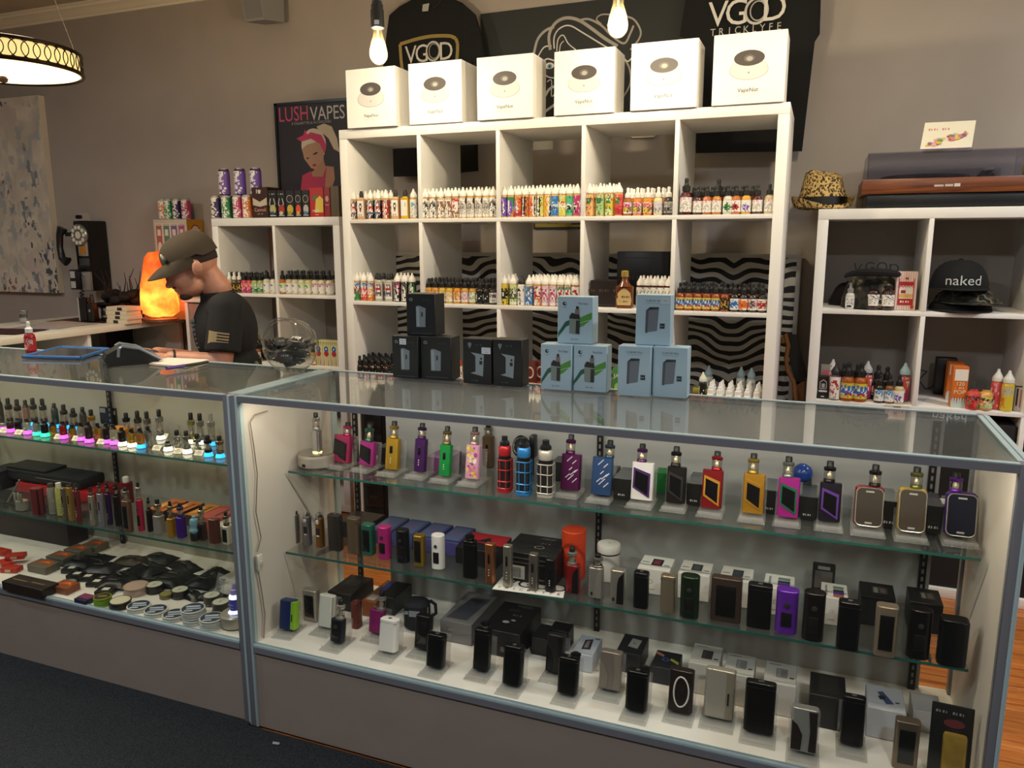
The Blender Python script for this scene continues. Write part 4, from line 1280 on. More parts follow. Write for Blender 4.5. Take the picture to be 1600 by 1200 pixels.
front('middle cubby four of tall shelf', 0.10, Z1, [(1000, 'bro', 'dark red bottle', 'G', '#4a1712'), (1011, 'bro', 'dark red bottle', 'G', '#4a1712'), (1022, 'bro', 'dark red bottle', 'G', '#4a1712'), (1033, 'bro', 'dark red bottle', 'G', '#4a1712'), (1044, 'bro', 'dark red bottle', 'G', '#4a1712')])
back('middle cubby four of tall shelf', [0.14], Z1, [1005, 1016, 1027, 1038], 'G', 'bro', '#4a1712', WC, 'white capped red bottle')
front('middle cubby five of tall shelf', fy, Z1, [
    (1062, 'vap', 'amber cream label dropper', 'D', '#8a3d12'), (1075.5, 'vap', 'amber cream label dropper', 'D', '#8a3d12'), (1089.5, 'vap', 'amber cream label dropper', 'D', '#8a3d12'), (1103.5, 'vap', 'amber cream label dropper', 'D', '#8a3d12'), (1117.5, 'vap', 'amber cream label dropper', 'D', '#8a3d12'), (1131.5, 'gld', 'black gold label dropper', 'D', '#8a3d12'),
    (1147, 'spb', 'blue splash label dropper', 'D', '#16130f'), (1161, 'spo', 'orange splash label dropper', 'D', '#16130f'), (1175.5, 'spp', 'pink splash label dropper', 'D', '#16130f'), (1190, 'spr', 'red splash label dropper', 'D', '#16130f')], 'D')
back('middle cubby five of tall shelf', [0.068, 0.108], Z1, [1068, 1082, 1096, 1110, 1125, 1140, 1154, 1168, 1183], 'D', 'vap', '#6a2d10', BC, 'black capped dropper')
put('N', 'nk', '#eeeae2', '#f4f1ec', XU(1068, 0.16, Z1), 0.16, Z1, 'small all white bottle behind the amber droppers', 'bottles, middle cubby five of tall shelf', 1.25)

# lower cubbies, seen over the counter
back('lower cubby one of tall shelf', [0.03, 0.068, 0.106, 0.144], Z2, [563, 573, 583, 593, 603], 'D', 'blk', '#2a1712', BC, 'black dropper bottle', 1.0, x_ref=0.03)
put('G', 'rum', '#b8502a', '#c8401f', XU(717, 0.06, Z2), 0.06, Z2, 'bottle with orange red cap between the black boxed kits', 'bottles, lower cubbies of tall shelf')
for j, y in enumerate((0.03, 0.062, 0.094)):
    for i, u in enumerate((1109, 1123.5, 1138, 1152, 1166.5, 1181)):
        put('N', ('nk', 'nkp', 'nk', 'nkg', 'nk', 'nk')[i], '#f1eee8', '#f6f4ef', XU(u, 0.03, Z2) + 0.002 * j, y, Z2, 'small white needle tip bottle, %s from the left, %s row back' % (ORD[i], ORD[j]), 'white needle tip bottles')
for i, (u, y) in enumerate(((1106, 0.17), (1156, 0.18), (1172, 0.17))):
    put('G', 'lem', '#9fb3b4', '#a9bfc4', XU(u, y, Z2), y, Z2, 'frosted pale bottle behind the needle tips, %s from the left' % ORD[i], 'frosted bottles')
put('G', 'blk', '#27332a', '#d8d9c8', XU(1097, 0.04, Z2), 0.04, Z2, 'dark green bottle with cream cap beside the white needle tips', 'bottles, lower cubbies of tall shelf', 0.95)

# ---- left shelf
lf = LY + 0.03
front('upper first cubby of two-wide shelf', lf, Z1, [
    (351, 'duk', 'white capped dropper', 'W', '#d9d2c2'), (360, 'duk', 'white capped dropper', 'W', '#cbb98c'), (367.5, 'gld', 'white capped dark dropper', 'W', '#6a5a3a'), (375.5, 'gld', 'white capped dark dropper', 'W', '#4a3a2a'), (383, 'pg', 'pink label dropper', 'D', '#c0485a'), (391, 'pg', 'pink label dropper', 'D', '#c0485a'),
    (399, 'gg', 'green label dropper', 'D', '#a8b070'), (408, 'gg', 'green label dropper', 'D', '#a8b070'), (418, 'nk', 'white label dropper', 'D', '#d8cdb0', BC, 1.12), (428.5, 'nk', 'white label dropper', 'D', '#d8cdb0', BC, 1.12)])
back('upper first cubby of two-wide shelf', [lf + 0.04, lf + 0.08], Z1, [356, 364, 379, 387, 395, 404, 412, 420], 'D', 'gg', '#7a6a3a', BC, 'black capped dropper')
front('upper second cubby of two-wide shelf', lf, Z1, [
    (443, 'nkg', 'amber dropper', 'D', '#b0622a', BC, 1.12), (453, 'nk', 'white label dropper', 'D', '#cbb88a', BC, 1.12), (462.5, 'nk', 'white label dropper', 'D', '#d2c8a8', BC, 1.12), (472.5, 'nkg', 'pale green label dropper', 'D', '#d2c8a8', BC, 1.12), (483, 'nkg', 'pale green label dropper', 'D', '#c9c08a', BC, 1.12),
    (493.5, 'nkp', 'pale pink label dropper', 'D', '#d2c8a8', BC, 1.12), (503.5, 'nkp', 'pink label dropper', 'D', '#d2c8a8', BC, 1.12), (515.5, 'nkp', 'pink label dropper', 'D', '#d2c8a8', BC, 1.12)], 'D')
back('upper second cubby of two-wide shelf', [lf + 0.045, lf + 0.09], Z1, [448, 458, 467, 477, 488, 498, 508, 516.5], 'D', 'nk', '#cbb88a', BC, 'black capped dropper', 1.12)
front('lower cubbies of two-wide shelf', lf, Z2, [(393, 'tl', 'teal label dropper', 'D', '#5a8a80'), (403, 'rum', 'orange label dropper', 'D', '#a86a3a'), (491, 'cy', 'amber dropper', 'D', '#c08a2a')])
back('lower cubbies of two-wide shelf', [lf + 0.045, lf + 0.085], Z2, [390, 399, 408, 418, 494, 503, 512, 521], 'D', 'blk', '#241a16', BC, 'black dropper')

# ---- right shelf
rf = RY + 0.03
put('D', 'lem', '#d8d5cc', '#8d8a84', XU(1327, rf + 0.02, Z1), rf + 0.02, Z1, 'small clear bottle with grey cap and white label before the caps', 'bottles on the turntable shelf', 0.95)
for i, u in enumerate((1363, 1385.5)):
    b = MB().lathe([(0.021, 0), (0.0225, 0.002), (0.0225, 0.062), (0.018, 0.072), (0.0125, 0.077), (0.0125, 0.082)], liquid('#2a0f0c'), 18)
    l = MB()
    sleeve(l, 0.0228, 0.016, 0.058, 'wwwwwwww/wdwdwdww/wwwwwwww/lwlwlwlw/wwwwwwww/lwlwlwlw/wwwwwwww')
    c = MB().lathe([(0.0135, 0.0785), (0.0135, 0.091), (0.0, 0.092)], BLACK, 16)
    spawn('liquid_bottle', 'dark amber bottle with white typed label, %s from the striped carton' % ('second', 'first')[i], 'bottle', (XU(u, rf + 0.01, Z1), rf + 0.01, Z1 + .0007), [('bottle_body', b), ('cap', c), ('label', l)], rz=0.1, group='bottles on the turntable shelf')
R2 = [(1303, 'tw8', 'plum bottle with red label', 'G', '#4a2a2c', '#1c1416', 1.15), (1322.5, 'vap', 'big orange amber dropper', 'D', '#a0500f', BC, 1.45), (1342.5, 'vap', 'big orange amber dropper', 'D', '#a0500f', BC, 1.45),
      (1372.5, 'blu2', 'blue grey label dropper', 'D', '#1c1412', BC, 1.05), (1388, 'blu2', 'amber blue label dropper', 'D', '#7a4a1c', BC, 1.05), (1403, 'du', 'clear dropper with diamond', 'D', '#c9b884', BC, 1.05)]
front('lower cubby of turntable shelf', rf - 0.005, Z2, R2)
for i, (u, kind, liq, cap, s) in enumerate(((1298, 'G', '#c9c4bc', '#c8c4bd', 1.2), (1316, 'D', '#221512', BC, 1.3), (1337, 'D', '#2a1712', BC, 1.3), (1352, 'G', '#25202c', '#b9b7b8', 1.2), (1369, 'D', '#161210', BC, 1.3), (1383, 'D', '#161210', BC, 1.25), (1410, 'G', '#7a3a30', '#a9c4cc', 1.2))):
    put(kind, 'blk' if kind == 'D' else 'pg', liq, cap, XU(u, rf + 0.06, Z2), rf + 0.06, Z2, 'capped bottle standing behind, %s from the left, lower cubby of turntable shelf' % ORD[i], 'bottles on the turntable shelf', s)
for i, (u, art, liq) in enumerate(((1519, 'str', '#c8443c'), (1538, 'mel', '#cf9a4a'))):
    b = MB().lathe([(0.021, 0), (0.0235, 0.003), (0.0235, 0.058), (0.018, 0.066), (0.0125, 0.069), (0.0125, 0.075)], liquid(liq), 18)
    l = MB()
    sleeve(l, 0.0238, 0.008, 0.05, art)
    c = MB().lathe([(0.0105, 0.0735), (0.0105, 0.082), (0.007, 0.084), (0.006, 0.098), (0.0, 0.1)], M('#30383a', 0.5), 12)
    spawn('liquid_bottle', ('red strawberry label bottle beside the orange carton', 'green melon label bottle beside the red strawberry bottle')[i], 'bottle', (XU(u, rf - 0.01, Z2), rf - 0.01, Z2 + .0007), [('bottle_body', b), ('cap', c), ('label', l)], rz=0, group='bottles on the turntable shelf')
put('G', 'iippiiii/iwipiwii/iimiimii/iiimiiii/iwiwiiii/iiiiiiii', '#d05a4a', '#d8d2c8', XU(1554, rf + 0.02, Z2), rf + 0.02, Z2, 'slim pink red bottle with foil wrapped cap behind the yellow one', 'bottles on the turntable shelf', 1.2)
put('G', 'yyyyyyyy/llllllll/yoyyyyyy/yooyyyyy/yooyyyyy/yyyyyyyy', '#d8b020', '#d9d6cc', XU(1571, rf - 0.005, Z2), rf - 0.005, Z2, 'bright yellow bottle with clear wrapped cap near the white carton', 'bottles on the turntable shelf', 1.2)

# ================================================================== BOXES, HATS AND OTHER SHELF GOODS
def carton(name, label, cat, a, b, vt, depth, z, col, prints=None, group=None, h=None, topart=None, sideart=None, rough=0.45, more=None, rz=None, minw=0):
    """upright carton whose front bottom corners are seen at pixels a and b on the level z"""
    p0, p1 = P(*a, z=z), P(*b, z=z)
    w = max(minw, (p1 - p0).length)
    r = math.atan2(p1.y - p0.y, p1.x - p0.x) if rz is None else rz
    r = max(-0.5, min(0.5, r))
    mid = (p0 + p1) / 2
    if h is None:
        h = HT(p0.x, p0.y, z, vt)
    body = MB().box(0, w, 0, depth, 0, h, M(col, rough), 0.0012, seg=1)
    parts = [('carton', body)]
    if prints:
        parts.append(('front_print', MB().art(prints(w, h), T(0, -0.0002, 0), 0.00012)))
    if topart:
        parts.append(('top_print', MB().art(topart(w, depth), T(0, 0, h + 0.0003) @ R(-math.pi / 2, 'X'), 0.00012)))
    if sideart:
        parts.append(('side_print', MB().art(sideart(depth, h), T(w + 0.0002, 0, 0) @ R(math.pi / 2, 'Z'), 0.00012)))
    if more:
        parts += more(w, h, depth)
    o = spawn(name, label, cat, (p0.x, p0.y, z + .0007), parts, rz=r, group=group)
    return o, w, h, p0, r


def vapenut(w, h):
    def dome(k, dz):
        return [(w * .5 + w * .27 * k * math.cos(t) * (1 if math.sin(t) < 0 else 1 - .25 * math.sin(t) ** 2), h * (.47 + dz) + h * (.135 if math.sin(t) < 0 else .21) * k * math.sin(t)) for t in [i * math.pi / 12 for i in range(24)]]
    return [('p', dome(1.0, 0), '#bdb6b1'), ('p', dome(.955, .006), '#dcd6d2'), ('e', w * .5, h * .645, w * .212, h * .112, '#4d4542'), ('e', w * .5, h * .64, w * .075, h * .05, '#6a635d'), ('e', w * .505, h * .635, w * .045, h * .032, '#a3a49a'),
            ('e', w * .5, h * .44, w * .014, h * .012, '#8f8882'), ('t', 'VapeNut', w * .5, h * .195, h * .082, '#3f3a36'), ('r', w * .36, h * .125, w * .64, h * .131, '#d0ccc6')]


VN = [((543, 201.2), (621.7, 197), 110), ((640, 195.7), (722, 190.5), 100.5), ((745.7, 188.7), (834, 183.7), 91), ((865.5, 181.4), (959.7, 175.8), 81.5), ((984.4, 173.8), (1089, 168.5), 69), ((1111.5, 166), (1225, 159.9), 56)]
for i, (a, b, vt) in enumerate(VN):
    b0 = P(*a, z=1.821)
    carton('product_box', 'white box picturing a round dome device, %s from the framed poster' % ORD[i], 'box', a, b, vt, 0.15, 1.8202, '#f2efea', vapenut, 'white boxes along the tall shelf top', rz=0.0)


# ---- boxed kits standing on the nearer glass counter
def kit_black(w, h, price):
    out = [('e', w * .17, h * .86, w * .06, h * .038, '#8f979b'), ('e', w * .17, h * .86, w * .035, h * .022, '#15181a'), ('t', 'ASTER', w * .72, h * .85, h * .075, '#3d4447', 1.1), ('q', w * .85, h * .79, h * .04 * 1.1, h * .04 * .7, '#3d4447'),
           ('p', [(w * .34, h * .20), (w * .66, h * .21), (w * .68, h * .66), (w * .44, h * .72), (w * .34, h * .70)], '#7d898e'), ('p', [(w * .37, h * .22), (w * .46, h * .22), (w * .45, h * .68), (w * .36, h * .68)], '#9aa6aa'),
           ('p', [(w * .52, h * .45), (w * .58, h * .46), (w * .58, h * .56), (w * .52, h * .57)], '#2e383d'), ('r', w * .15, h * .045, w * .88, h * .06, '#4a5053')]
    if price:
        out += [('r', w * .30, h * .80, w * .56, h * .94, '#d5dde2'), ('q', w * .43, h * .895, h * .035 * 3.85, h * .035 * .7, '#6a7276'), ('q', w * .43, h * .84, h * .04 * 2.75, h * .04 * .7, '#6a7276')]
    return out


def kit_black2(w, h, price):
    out = [('p', [(w * .18, h * .86), (w * .24, h * .78), (w * .30, h * .86), (w * .30, h * .91), (w * .18, h * .91)], '#767d80'), ('q', w * .56, h * .87, h * .05 * 3.3, h * .05 * .7, '#565c5f'),
           ('p', [(w * .26, h * .24), (w * .70, h * .18), (w * .74, h * .66), (w * .28, h * .70), (w * .44, h * .62), (w * .44, h * .28)], '#8b979c'), ('r', w * .58, h * .44, w * .68, h * .52, '#1d2529'), ('e', w * .64, h * .57, w * .035, h * .025, '#1d2529'), ('q', w * .45, h * .08, h * .045 * 4.4, h * .045 * .7, '#60676a')]
    if price:
        out += [('r', w * .66, h * .68, w * .97, h * .82, '#cdd6dc'), ('q', w * .81, h * .775, h * .03 * 3.85, h * .03 * .7, '#6a7276'), ('q', w * .81, h * .72, h * .035 * 2.75, h * .035 * .7, '#6a7276')]
    return out


def kit_pico(w, h, first):
    g1, g2 = '#1f5a4c', '#4f8f3c'
    return [('p', [(w * .02, h * .12), (w * .25, h * .36), (w * .55, h * .48), (w * .55, h * .58), (w * .22, h * .46), (w * .02, h * .22)], g1), ('p', [(w * .40, h * .30), (w * .72, h * .38), (w * .97, h * .54), (w * .97, h * .68), (w * .74, h * .60), (w * .50, h * .50)], g2), ('l', [(w * .05, h * .16), (w * .4, h * .40), (w * .95, h * .52)], w * .012, '#c5d8c8'),
            ('e', w * .20, h * .85, w * .055, h * .04, '#14212a'), ('e', w * .22, h * .855, w * .025, h * .018, '#a9c2cf'), ('q', w * .20, h * .775, h * .035 * 2.75, h * .035 * .7, '#5c7480'), ('t', 'Pico Dual', w * .72, h * .86, h * .062, '#5a6a72', .85),
            ('p', [(w * .34, h * .22), (w * .62, h * .20), (w * .64, h * .60), (w * .34, h * .62)], '#7f8a82'), ('p', [(w * .33, h * .54), (w * .64, h * .52), (w * .62, h * .63), (w * .40, h * .66)], '#1d2224'), ('p', [(w * .52, h * .22), (w * .63, h * .21), (w * .64, h * .50), (w * .53, h * .5)], '#262c2c'),
            ('r', w * .50, h * .63, w * .62, h * .74, '#7c6f66'), ('r', w * .53, h * .74, w * .60, h * .80, '#14181a'), ('q', w * .5, h * .10, h * .035 * 4.95, h * .035 * .7, '#5a6a72')]


def kit_cub(w, h, first):
    out = [('t', 'CUBOID Mini', w * .5, h * .88, h * .055, '#4c5a62'), ('r', w * .27, h * .83, w * .72, h * .836, '#7d919b'), ('p', [(w * .28, h * .25), (w * .62, h * .29), (w * .66, h * .72), (w * .34, h * .70), (w * .29, h * .69)], '#6c747e'), ('p', [(w * .29, h * .69), (w * .40, h * .76), (w * .66, h * .76), (w * .66, h * .72), (w * .36, h * .70)], '#2a2f36'),
           ('p', [(w * .28, h * .25), (w * .35, h * .24), (w * .37, h * .70), (w * .29, h * .69)], '#4d545d'), ('r', w * .70, h * .34, w * .84, h * .44, '#22303a'), ('q', w * .77, h * .39, h * .04 * 1.65, h * .04 * .7, '#9fb6c2')]
    if first:
        out += [('r', w * .70, h * .82, w * .97, h * .96, '#b6c9d2'), ('q', w * .83, h * .89, h * .04 * 2.75, h * .04 * .7, '#6a7c86')]
    return out


BLU = '#a9c3d0'
KZ = CZT + 0.0012
gk = 'boxed kits stacked on the glass counter'
o, w, h1, p0, r0 = carton('kit_box', 'black kit box with price sticker, lower one nearest the glass jar', 'box', (614.1, 589.8), (655.4, 592.1), 524.6, 0.062, KZ, '#191c1e', lambda w, h: kit_black(w, h, 1), gk, rz=0.0)
o, w2, h2, p2, r2 = carton('kit_box', 'black kit box beside the price stickered one, under the stacked black box', 'box', (658, 591.5), (702.3, 595.8), 528.8, 0.062, KZ, '#191c1e', lambda w, h: kit_black(w, h, 0), gk, h=h1, rz=0.0)
carton('kit_box', 'black kit box stacked on top of two others', 'box', (636.0, 523.4), (678.3, 526), 459, 0.062, KZ + h1 + 0.0006, '#191c1e', lambda w, h: kit_black(w, h, 0), gk, rz=0.0)
carton('kit_box', 'black kit box with shield mark and pale price sticker', 'box', (724, 599), (768.6, 602), 528.8, 0.055, KZ, '#17191b', lambda w, h: kit_black2(w, h, 1), gk, rz=0.0)
carton('kit_box', 'black kit box with shield mark, no sticker, next to the green leaf boxes', 'box', (770.7, 602.5), (817.5, 604.7), 530.3, 0.055, KZ, '#17191b', lambda w, h: kit_black2(w, h, 0), gk, rz=0.0)
o, w, h3, p0, r0 = carton('kit_box', 'pale blue kit box with green swoosh, lower pair, nearer the black boxes', 'box', (844.8, 608.3), (893.8, 610.8), 537.6, 0.052, KZ, BLU, lambda w, h: kit_pico(w, h, 0), gk, rz=0.0)
carton('kit_box', 'pale blue kit box with green swoosh, lower pair, nearer the grey device boxes', 'box', (895.3, 610.8), (947, 614.6), 540.4, 0.052, KZ, BLU, lambda w, h: kit_pico(w, h, 0), gk, h=h3, rz=0.0)
carton('kit_box', 'pale blue kit box with green swoosh stacked on its pair', 'box', (870.9, 536), (923, 539.6), 463.4, 0.052, KZ + h3 + 0.0006, BLU, lambda w, h: kit_pico(w, h, 0), gk, rz=0.0)
o, w, h4, p0, r0 = carton('kit_box', 'pale blue box picturing a grey device, lower pair, beside the green swoosh boxes', 'box', (964.4, 617.8), (1016.2, 620), 540.4, 0.05, KZ, BLU, lambda w, h: kit_cub(w, h, 0), gk, rz=0.0)
carton('kit_box', 'pale blue box picturing a grey device, lower pair, beside open counter glass', 'box', (1018.6, 620), (1073, 622.9), 542.3, 0.05, KZ, BLU, lambda w, h: kit_cub(w, h, 0), gk, h=h4, rz=0.0)
carton('kit_box', 'pale blue box picturing a grey device stacked on its pair', 'box', (992.4, 538.5), (1046, 541.2), 460.6, 0.05, KZ + h4 + 0.0006, BLU, lambda w, h: kit_cub(w, h, 1), gk, rz=0.0)

# ---- cubby goods
carton('dark_box', 'low dark brown box with script lettering beside the flask', 'box', (922, 479), (959, 481), 438, 0.09, Z1, '#241813', lambda w, h: [('q', w * .5, h * .62, h * .2 * 6.05, h * .2 * .7, '#5c4534'), ('r', w * .04, h * .06, w * .96, h * .08, '#4a382c')], rz=0.0)
q = XU(1000, 0.22, Z1)
spawn('dark_box', 'tall black presentation box standing behind the flask', 'box', (q - 0.10, 0.22, Z1 + .0007), [('carton', MB().box(0, 0.21, 0, 0.08, 0, 0.215, M('#15100e', 0.4), 0.002)), ('front_print', MB().art([('l', [(0.03, 0.02), (0.03, 0.19), (0.15, 0.19), (0.15, 0.02), (0.03, 0.02)], 0.003, '#3b2c25'), ('q', 0.09, 0.11, 0.03 * 3.85, 0.03 * .7, '#4a2a24')], T(0, -0.0003, 0)))])
x = XU(975, 0.035, Z1)
fl_ = MB().rbox(0.068, 0.036, 0.088, 0.012, liquid('#6a3312'), top=0.004)
fl2 = MB().lathe([(0.026, 0.084), (0.015, 0.104), (0.0115, 0.112), (0.0115, 0.128)], liquid('#6a3312'), 16)
fl3 = MB().lathe([(0.0145, 0.121), (0.0145, 0.142), (0.012, 0.145), (0, 0.145)], M('#b89a4a', 0.35, 0.6), 16)
fl4 = MB().art([('p', [(-0.026, 0.012), (0.026, 0.012), (0.029, 0.03), (0.024, 0.06), (0.009, 0.074), (0, 0.078), (-0.009, 0.074), (-0.024, 0.06), (-0.029, 0.03)], '#c8ab72'), ('q', 0, 0.045, 0.016 * 4.4, 0.016 * .7, '#5a3a20'), ('q', 0, 0.027, 0.011 * 2.75, 0.011 * .7, '#5a3a20')], T(0, -0.0182, 0))
spawn('flask_bottle', 'flat amber flask bottle with gold cap and parchment label', 'bottle', (x, 0.04, Z1 + .0007), [('flask_body', fl_), ('neck', fl2, 0), ('cap', fl3), ('label', fl4)], rz=0.1)
carton('flavour_box', 'red jam flavour box standing behind the green swoosh boxes', 'box', (948, 575), (975, 577), 508, 0.05, Z2, '#6e1216', lambda w, h: [('t', 'JAM', w * .5, h * .70, h * .16, '#b9a79c'), ('t', 'MONSTER', w * .5, h * .54, h * .09, '#b9a79c'), ('e', w * .5, h * .3, w * .3, h * .14, '#a52a24')], rz=0.0)
q = XU(984, 0.14, Z2)
spawn('flavour_box', 'dark green jam flavour box behind the red one', 'box', (q, 0.14, Z2 + .0007), [('carton', MB().box(0, 0.055, 0, 0.05, 0, 0.16, M('#27301f', 0.5), 0.001)), ('front_print', MB().art([('t', 'JAM', .0275, .115, .025, '#77805f'), ('t', 'MONSTER', .0275, .09, .012, '#77805f')], T(0, -0.0003, 0)))])
q = XU(957, 0.03, Z2)
spawn('flavour_box', 'bright green jam flavour box low beside the grey device boxes', 'box', (q, 0.02, Z2 + .0007), [('carton', MB().box(0, 0.05, 0, 0.045, 0, 0.115, M('#3f7a35', 0.5), 0.001)), ('front_print', MB().art([('t', 'JAM', .025, .085, .022, '#d5dfc8'), ('e', .025, .04, .016, .018, '#9ac06a')], T(0, -0.0003, 0)))])
for i, u in enumerate((822, 834)):
    q = XU(u, 0.04, Z2)
    spawn('flavour_box', 'dark red round badge box behind the boxed kits, %s of two' % ORD[i], 'box', (q, 0.03 + i * 0.03, Z2 + .0007), [('carton', MB().box(0, 0.042, 0, 0.04, 0, 0.12, M('#5a1a14', 0.5), 0.001)), ('front_print', MB().art([('e', .021, .075, .017, .025, '#cdbfae'), ('e', .021, .075, .012, .018, '#6a2018'), ('r', .004, .01, .038, .035, '#b04a22')], T(0, -0.0003, 0)))], group='round badge boxes')
q = XU(1083, 0.05, Z2)
spawn('flavour_box', 'small orange and green tin beside the frosted bottles', 'box', (q, 0.03, Z2 + .0007), [('tin', MB().box(0, 0.05, 0, 0.05, 0, 0.035, M('#8a3f26', 0.4), 0.004)), ('lid', MB().box(-0.001, 0.051, -0.001, 0.051, 0.035, 0.055, M('#8c8a2c', 0.35), 0.004))])

# ---- cans and boxes along the top of the two-wide shelf
ZL = 1.468
cy = LY + 0.045
for i, (u, c, cn, y, z) in enumerate(((339, 'v', 'purple', cy, ZL), (355.5, 'n', 'green', cy, ZL), (373, 'm', 'pink', cy, ZL), (388, 'o', 'orange', cy, ZL))):
    put('C', c, '#b9b4ae', '#999999', XU(u, y, z), y, z, 'white and %s slim can, lower row on the two-wide shelf' % cn, 'slim cans on the two-wide shelf', 1.0, rz=0.35, name='drink_can', cat='can')
for i, u in enumerate((352, 374, 396)):
    put('C', 'u', '#4a2f66', '#999999', XU(u, cy, ZL + 0.1152), cy + 0.012 * i, ZL + 0.1152, 'purple slim can stacked on the lower cans, %s from the poster' % ('third', 'second', 'first')[i], 'slim cans on the two-wide shelf', 1.12, rz=0.2, name='drink_can', cat='can')
    put('C', 'u', '#4a2f66', '#999999', XU(u, cy, ZL), cy + 0.062, ZL, 'slim can hidden behind the lower cans, %s from the poster' % ('third', 'second', 'first')[i], 'slim cans on the two-wide shelf', 1.0, rz=0.2, name='drink_can', cat='can')


def top_box(u0, u1, vt, depth, col, label, prints, y=None):
    y = cy - 0.02 if y is None else y
    x0, x1 = XU(u0, y, ZL), XU(u1, y, ZL)
    h = HT(x0, y, ZL, vt)
    w = x1 - x0 - 0.0015
    spawn('flavour_box', label, 'box', (x0, y, ZL + .0007), [('carton', MB().box(0, w, 0, depth, 0, h, M(col, 0.4), 0.001, seg=1)), ('front_print', MB().art(prints(w, h), T(0, -0.0003, 0), 0.00012))], group='flavour boxes on the two-wide shelf')


top_box(395.5, 420, 293, 0.12, '#3a1d14', 'brown box with cream pastry lettering beside the slim cans', lambda w, h: [('p', [(w * .05, h * .42), (w * .05, h * .66), (w * .5, h * .52), (w * .95, h * .66), (w * .95, h * .42), (w * .5, h * .36)], '#c9b99f'), ('t', 'Cannoli', w * .5, h * .26, h * .17, '#e0a58f', .9), ('q', w * .5, h * .13, h * .07 * 3.3, h * .07 * .7, '#c9b99f'), ('r', w * .30, h * .80, w * .36, h * .93, '#d8cfbf'), ('e', w * .5, h * .87, w * .10, h * .05, '#d8cfbf'), ('r', w * .43, h * .79, w * .57, h * .87, '#d8cfbf')])
for i, (a, b, c1, c2, ds) in enumerate(((420.5, 434, '#b9b06a', '#2e4a7a', 'black box with yellow blue figure print'), (434.5, 447, '#b0332c', '#c9c4b0', 'black box with red melon print'), (447.5, 461, '#c8b03a', '#a8902a', 'black box with yellow fruit print'), (461.5, 472.5, '#d8502a', '#d8a03a', 'black box with peach print'), (473, 484.5, '#b9b4ae', '#4a7aa0', 'black box with white ice print'))):
    top_box(a, b, 297.5, 0.09, '#131011', ds + ' on the two-wide shelf', lambda w, h, c1=c1, c2=c2, i=i: ([('e', w * .5, h * .68, w * .38, h * .14, '#b7b2a8'), ('e', w * .5, h * .68, w * .33, h * .12, '#1b1718')] if i > 1 else [('q', w * .5, h * .86, h * .09 * 2.75, h * .09 * .7, '#b9b4aa'), ('l', [(w * .3, h * .7), (w * .15, h * .5), (w * .45, h * .3), (w * .8, h * .5), (w * .65, h * .7)], w * .09, '#cfcabd')]) + [('e', w * .52, h * .30, w * .36, h * .17, c1), ('e', w * .45, h * .16, w * .25, h * .07, c2), ('r', w * .15, h * .06, w * .85, h * .09, '#c9c4ba')])
top_box(485, 507, 293.5, 0.10, '#b01f22', 'red box with yellow apple print on the two-wide shelf', lambda w, h: [('p', [(w * .35, h * .15), (w * .95, h * .15), (w * .98, h * .6), (w * .75, h * .72), (w * .45, h * .6)], '#d9bf4a'), ('p', [(w * .15, h * .58), (w * .3, h * .72), (w * .6, h * .76), (w * .5, h * .64), (w * .28, h * .58)], '#2f7a3a'), ('t', 'reds', w * .42, h * .22, h * .16, '#e8ded0'), ('r', w * .38, h * .07, w * .62, h * .09, '#e8c9c0')])
top_box(507.5, 517, 293.5, 0.10, '#8f1a1d', 'narrow dark red box side next to the apple box', lambda w, h: [('e', w * .5, h * .62, w * .28, h * .10, '#c9a09a'), ('r', w * .2, h * .40, w * .8, h * .42, '#d8b8b0')])
top_box(517.5, 531, 291, 0.10, '#5a4a30', 'olive brown patterned box against the tall shelf', lambda w, h: [('r', w * .35, 0.002, w * .38, h * .98, '#6a5a3c'), ('r', w * .62, 0.002, w * .65, h * .98, '#4a3c26')])
for i, u in enumerate((499, 511, 523)):
    y = lf - 0.005
    x = XU(u, y, Z2)
    spawn('flavour_box', 'yellow patterned box with blue and red emblem, %s from the tall shelf' % ('third', 'second', 'first')[i], 'box', (x - 0.0215, y, Z2 + .0007), [('carton', MB().box(0, 0.043, 0, 0.06, 0, 0.125, M('#cfc58f', 0.5), 0.001)),
          ('front_print', MB().art([('p', [(0.004 + 0.012 * k, 0.004), (0.010 + 0.012 * k, 0.004), (0.007 + 0.012 * k, 0.05)], ('#8a6aa8', '#c2a52a', '#8a6aa8')[k]) for k in range(3)] + [('p', [(0.003 + 0.01 * k, 0.122), (0.008 + 0.01 * k, 0.122), (0.006 + 0.01 * k, 0.095)], '#7a8a1c') for k in range(4)] + [('e', .0215, .062, .013, .014, '#a8283c'), ('e', .0215, .085, .012, .014, '#2c5c94'), ('e', .0215, .085, .004, .005, '#c9d8e0')], T(0, -0.0003, 0)))], group='yellow patterned boxes')

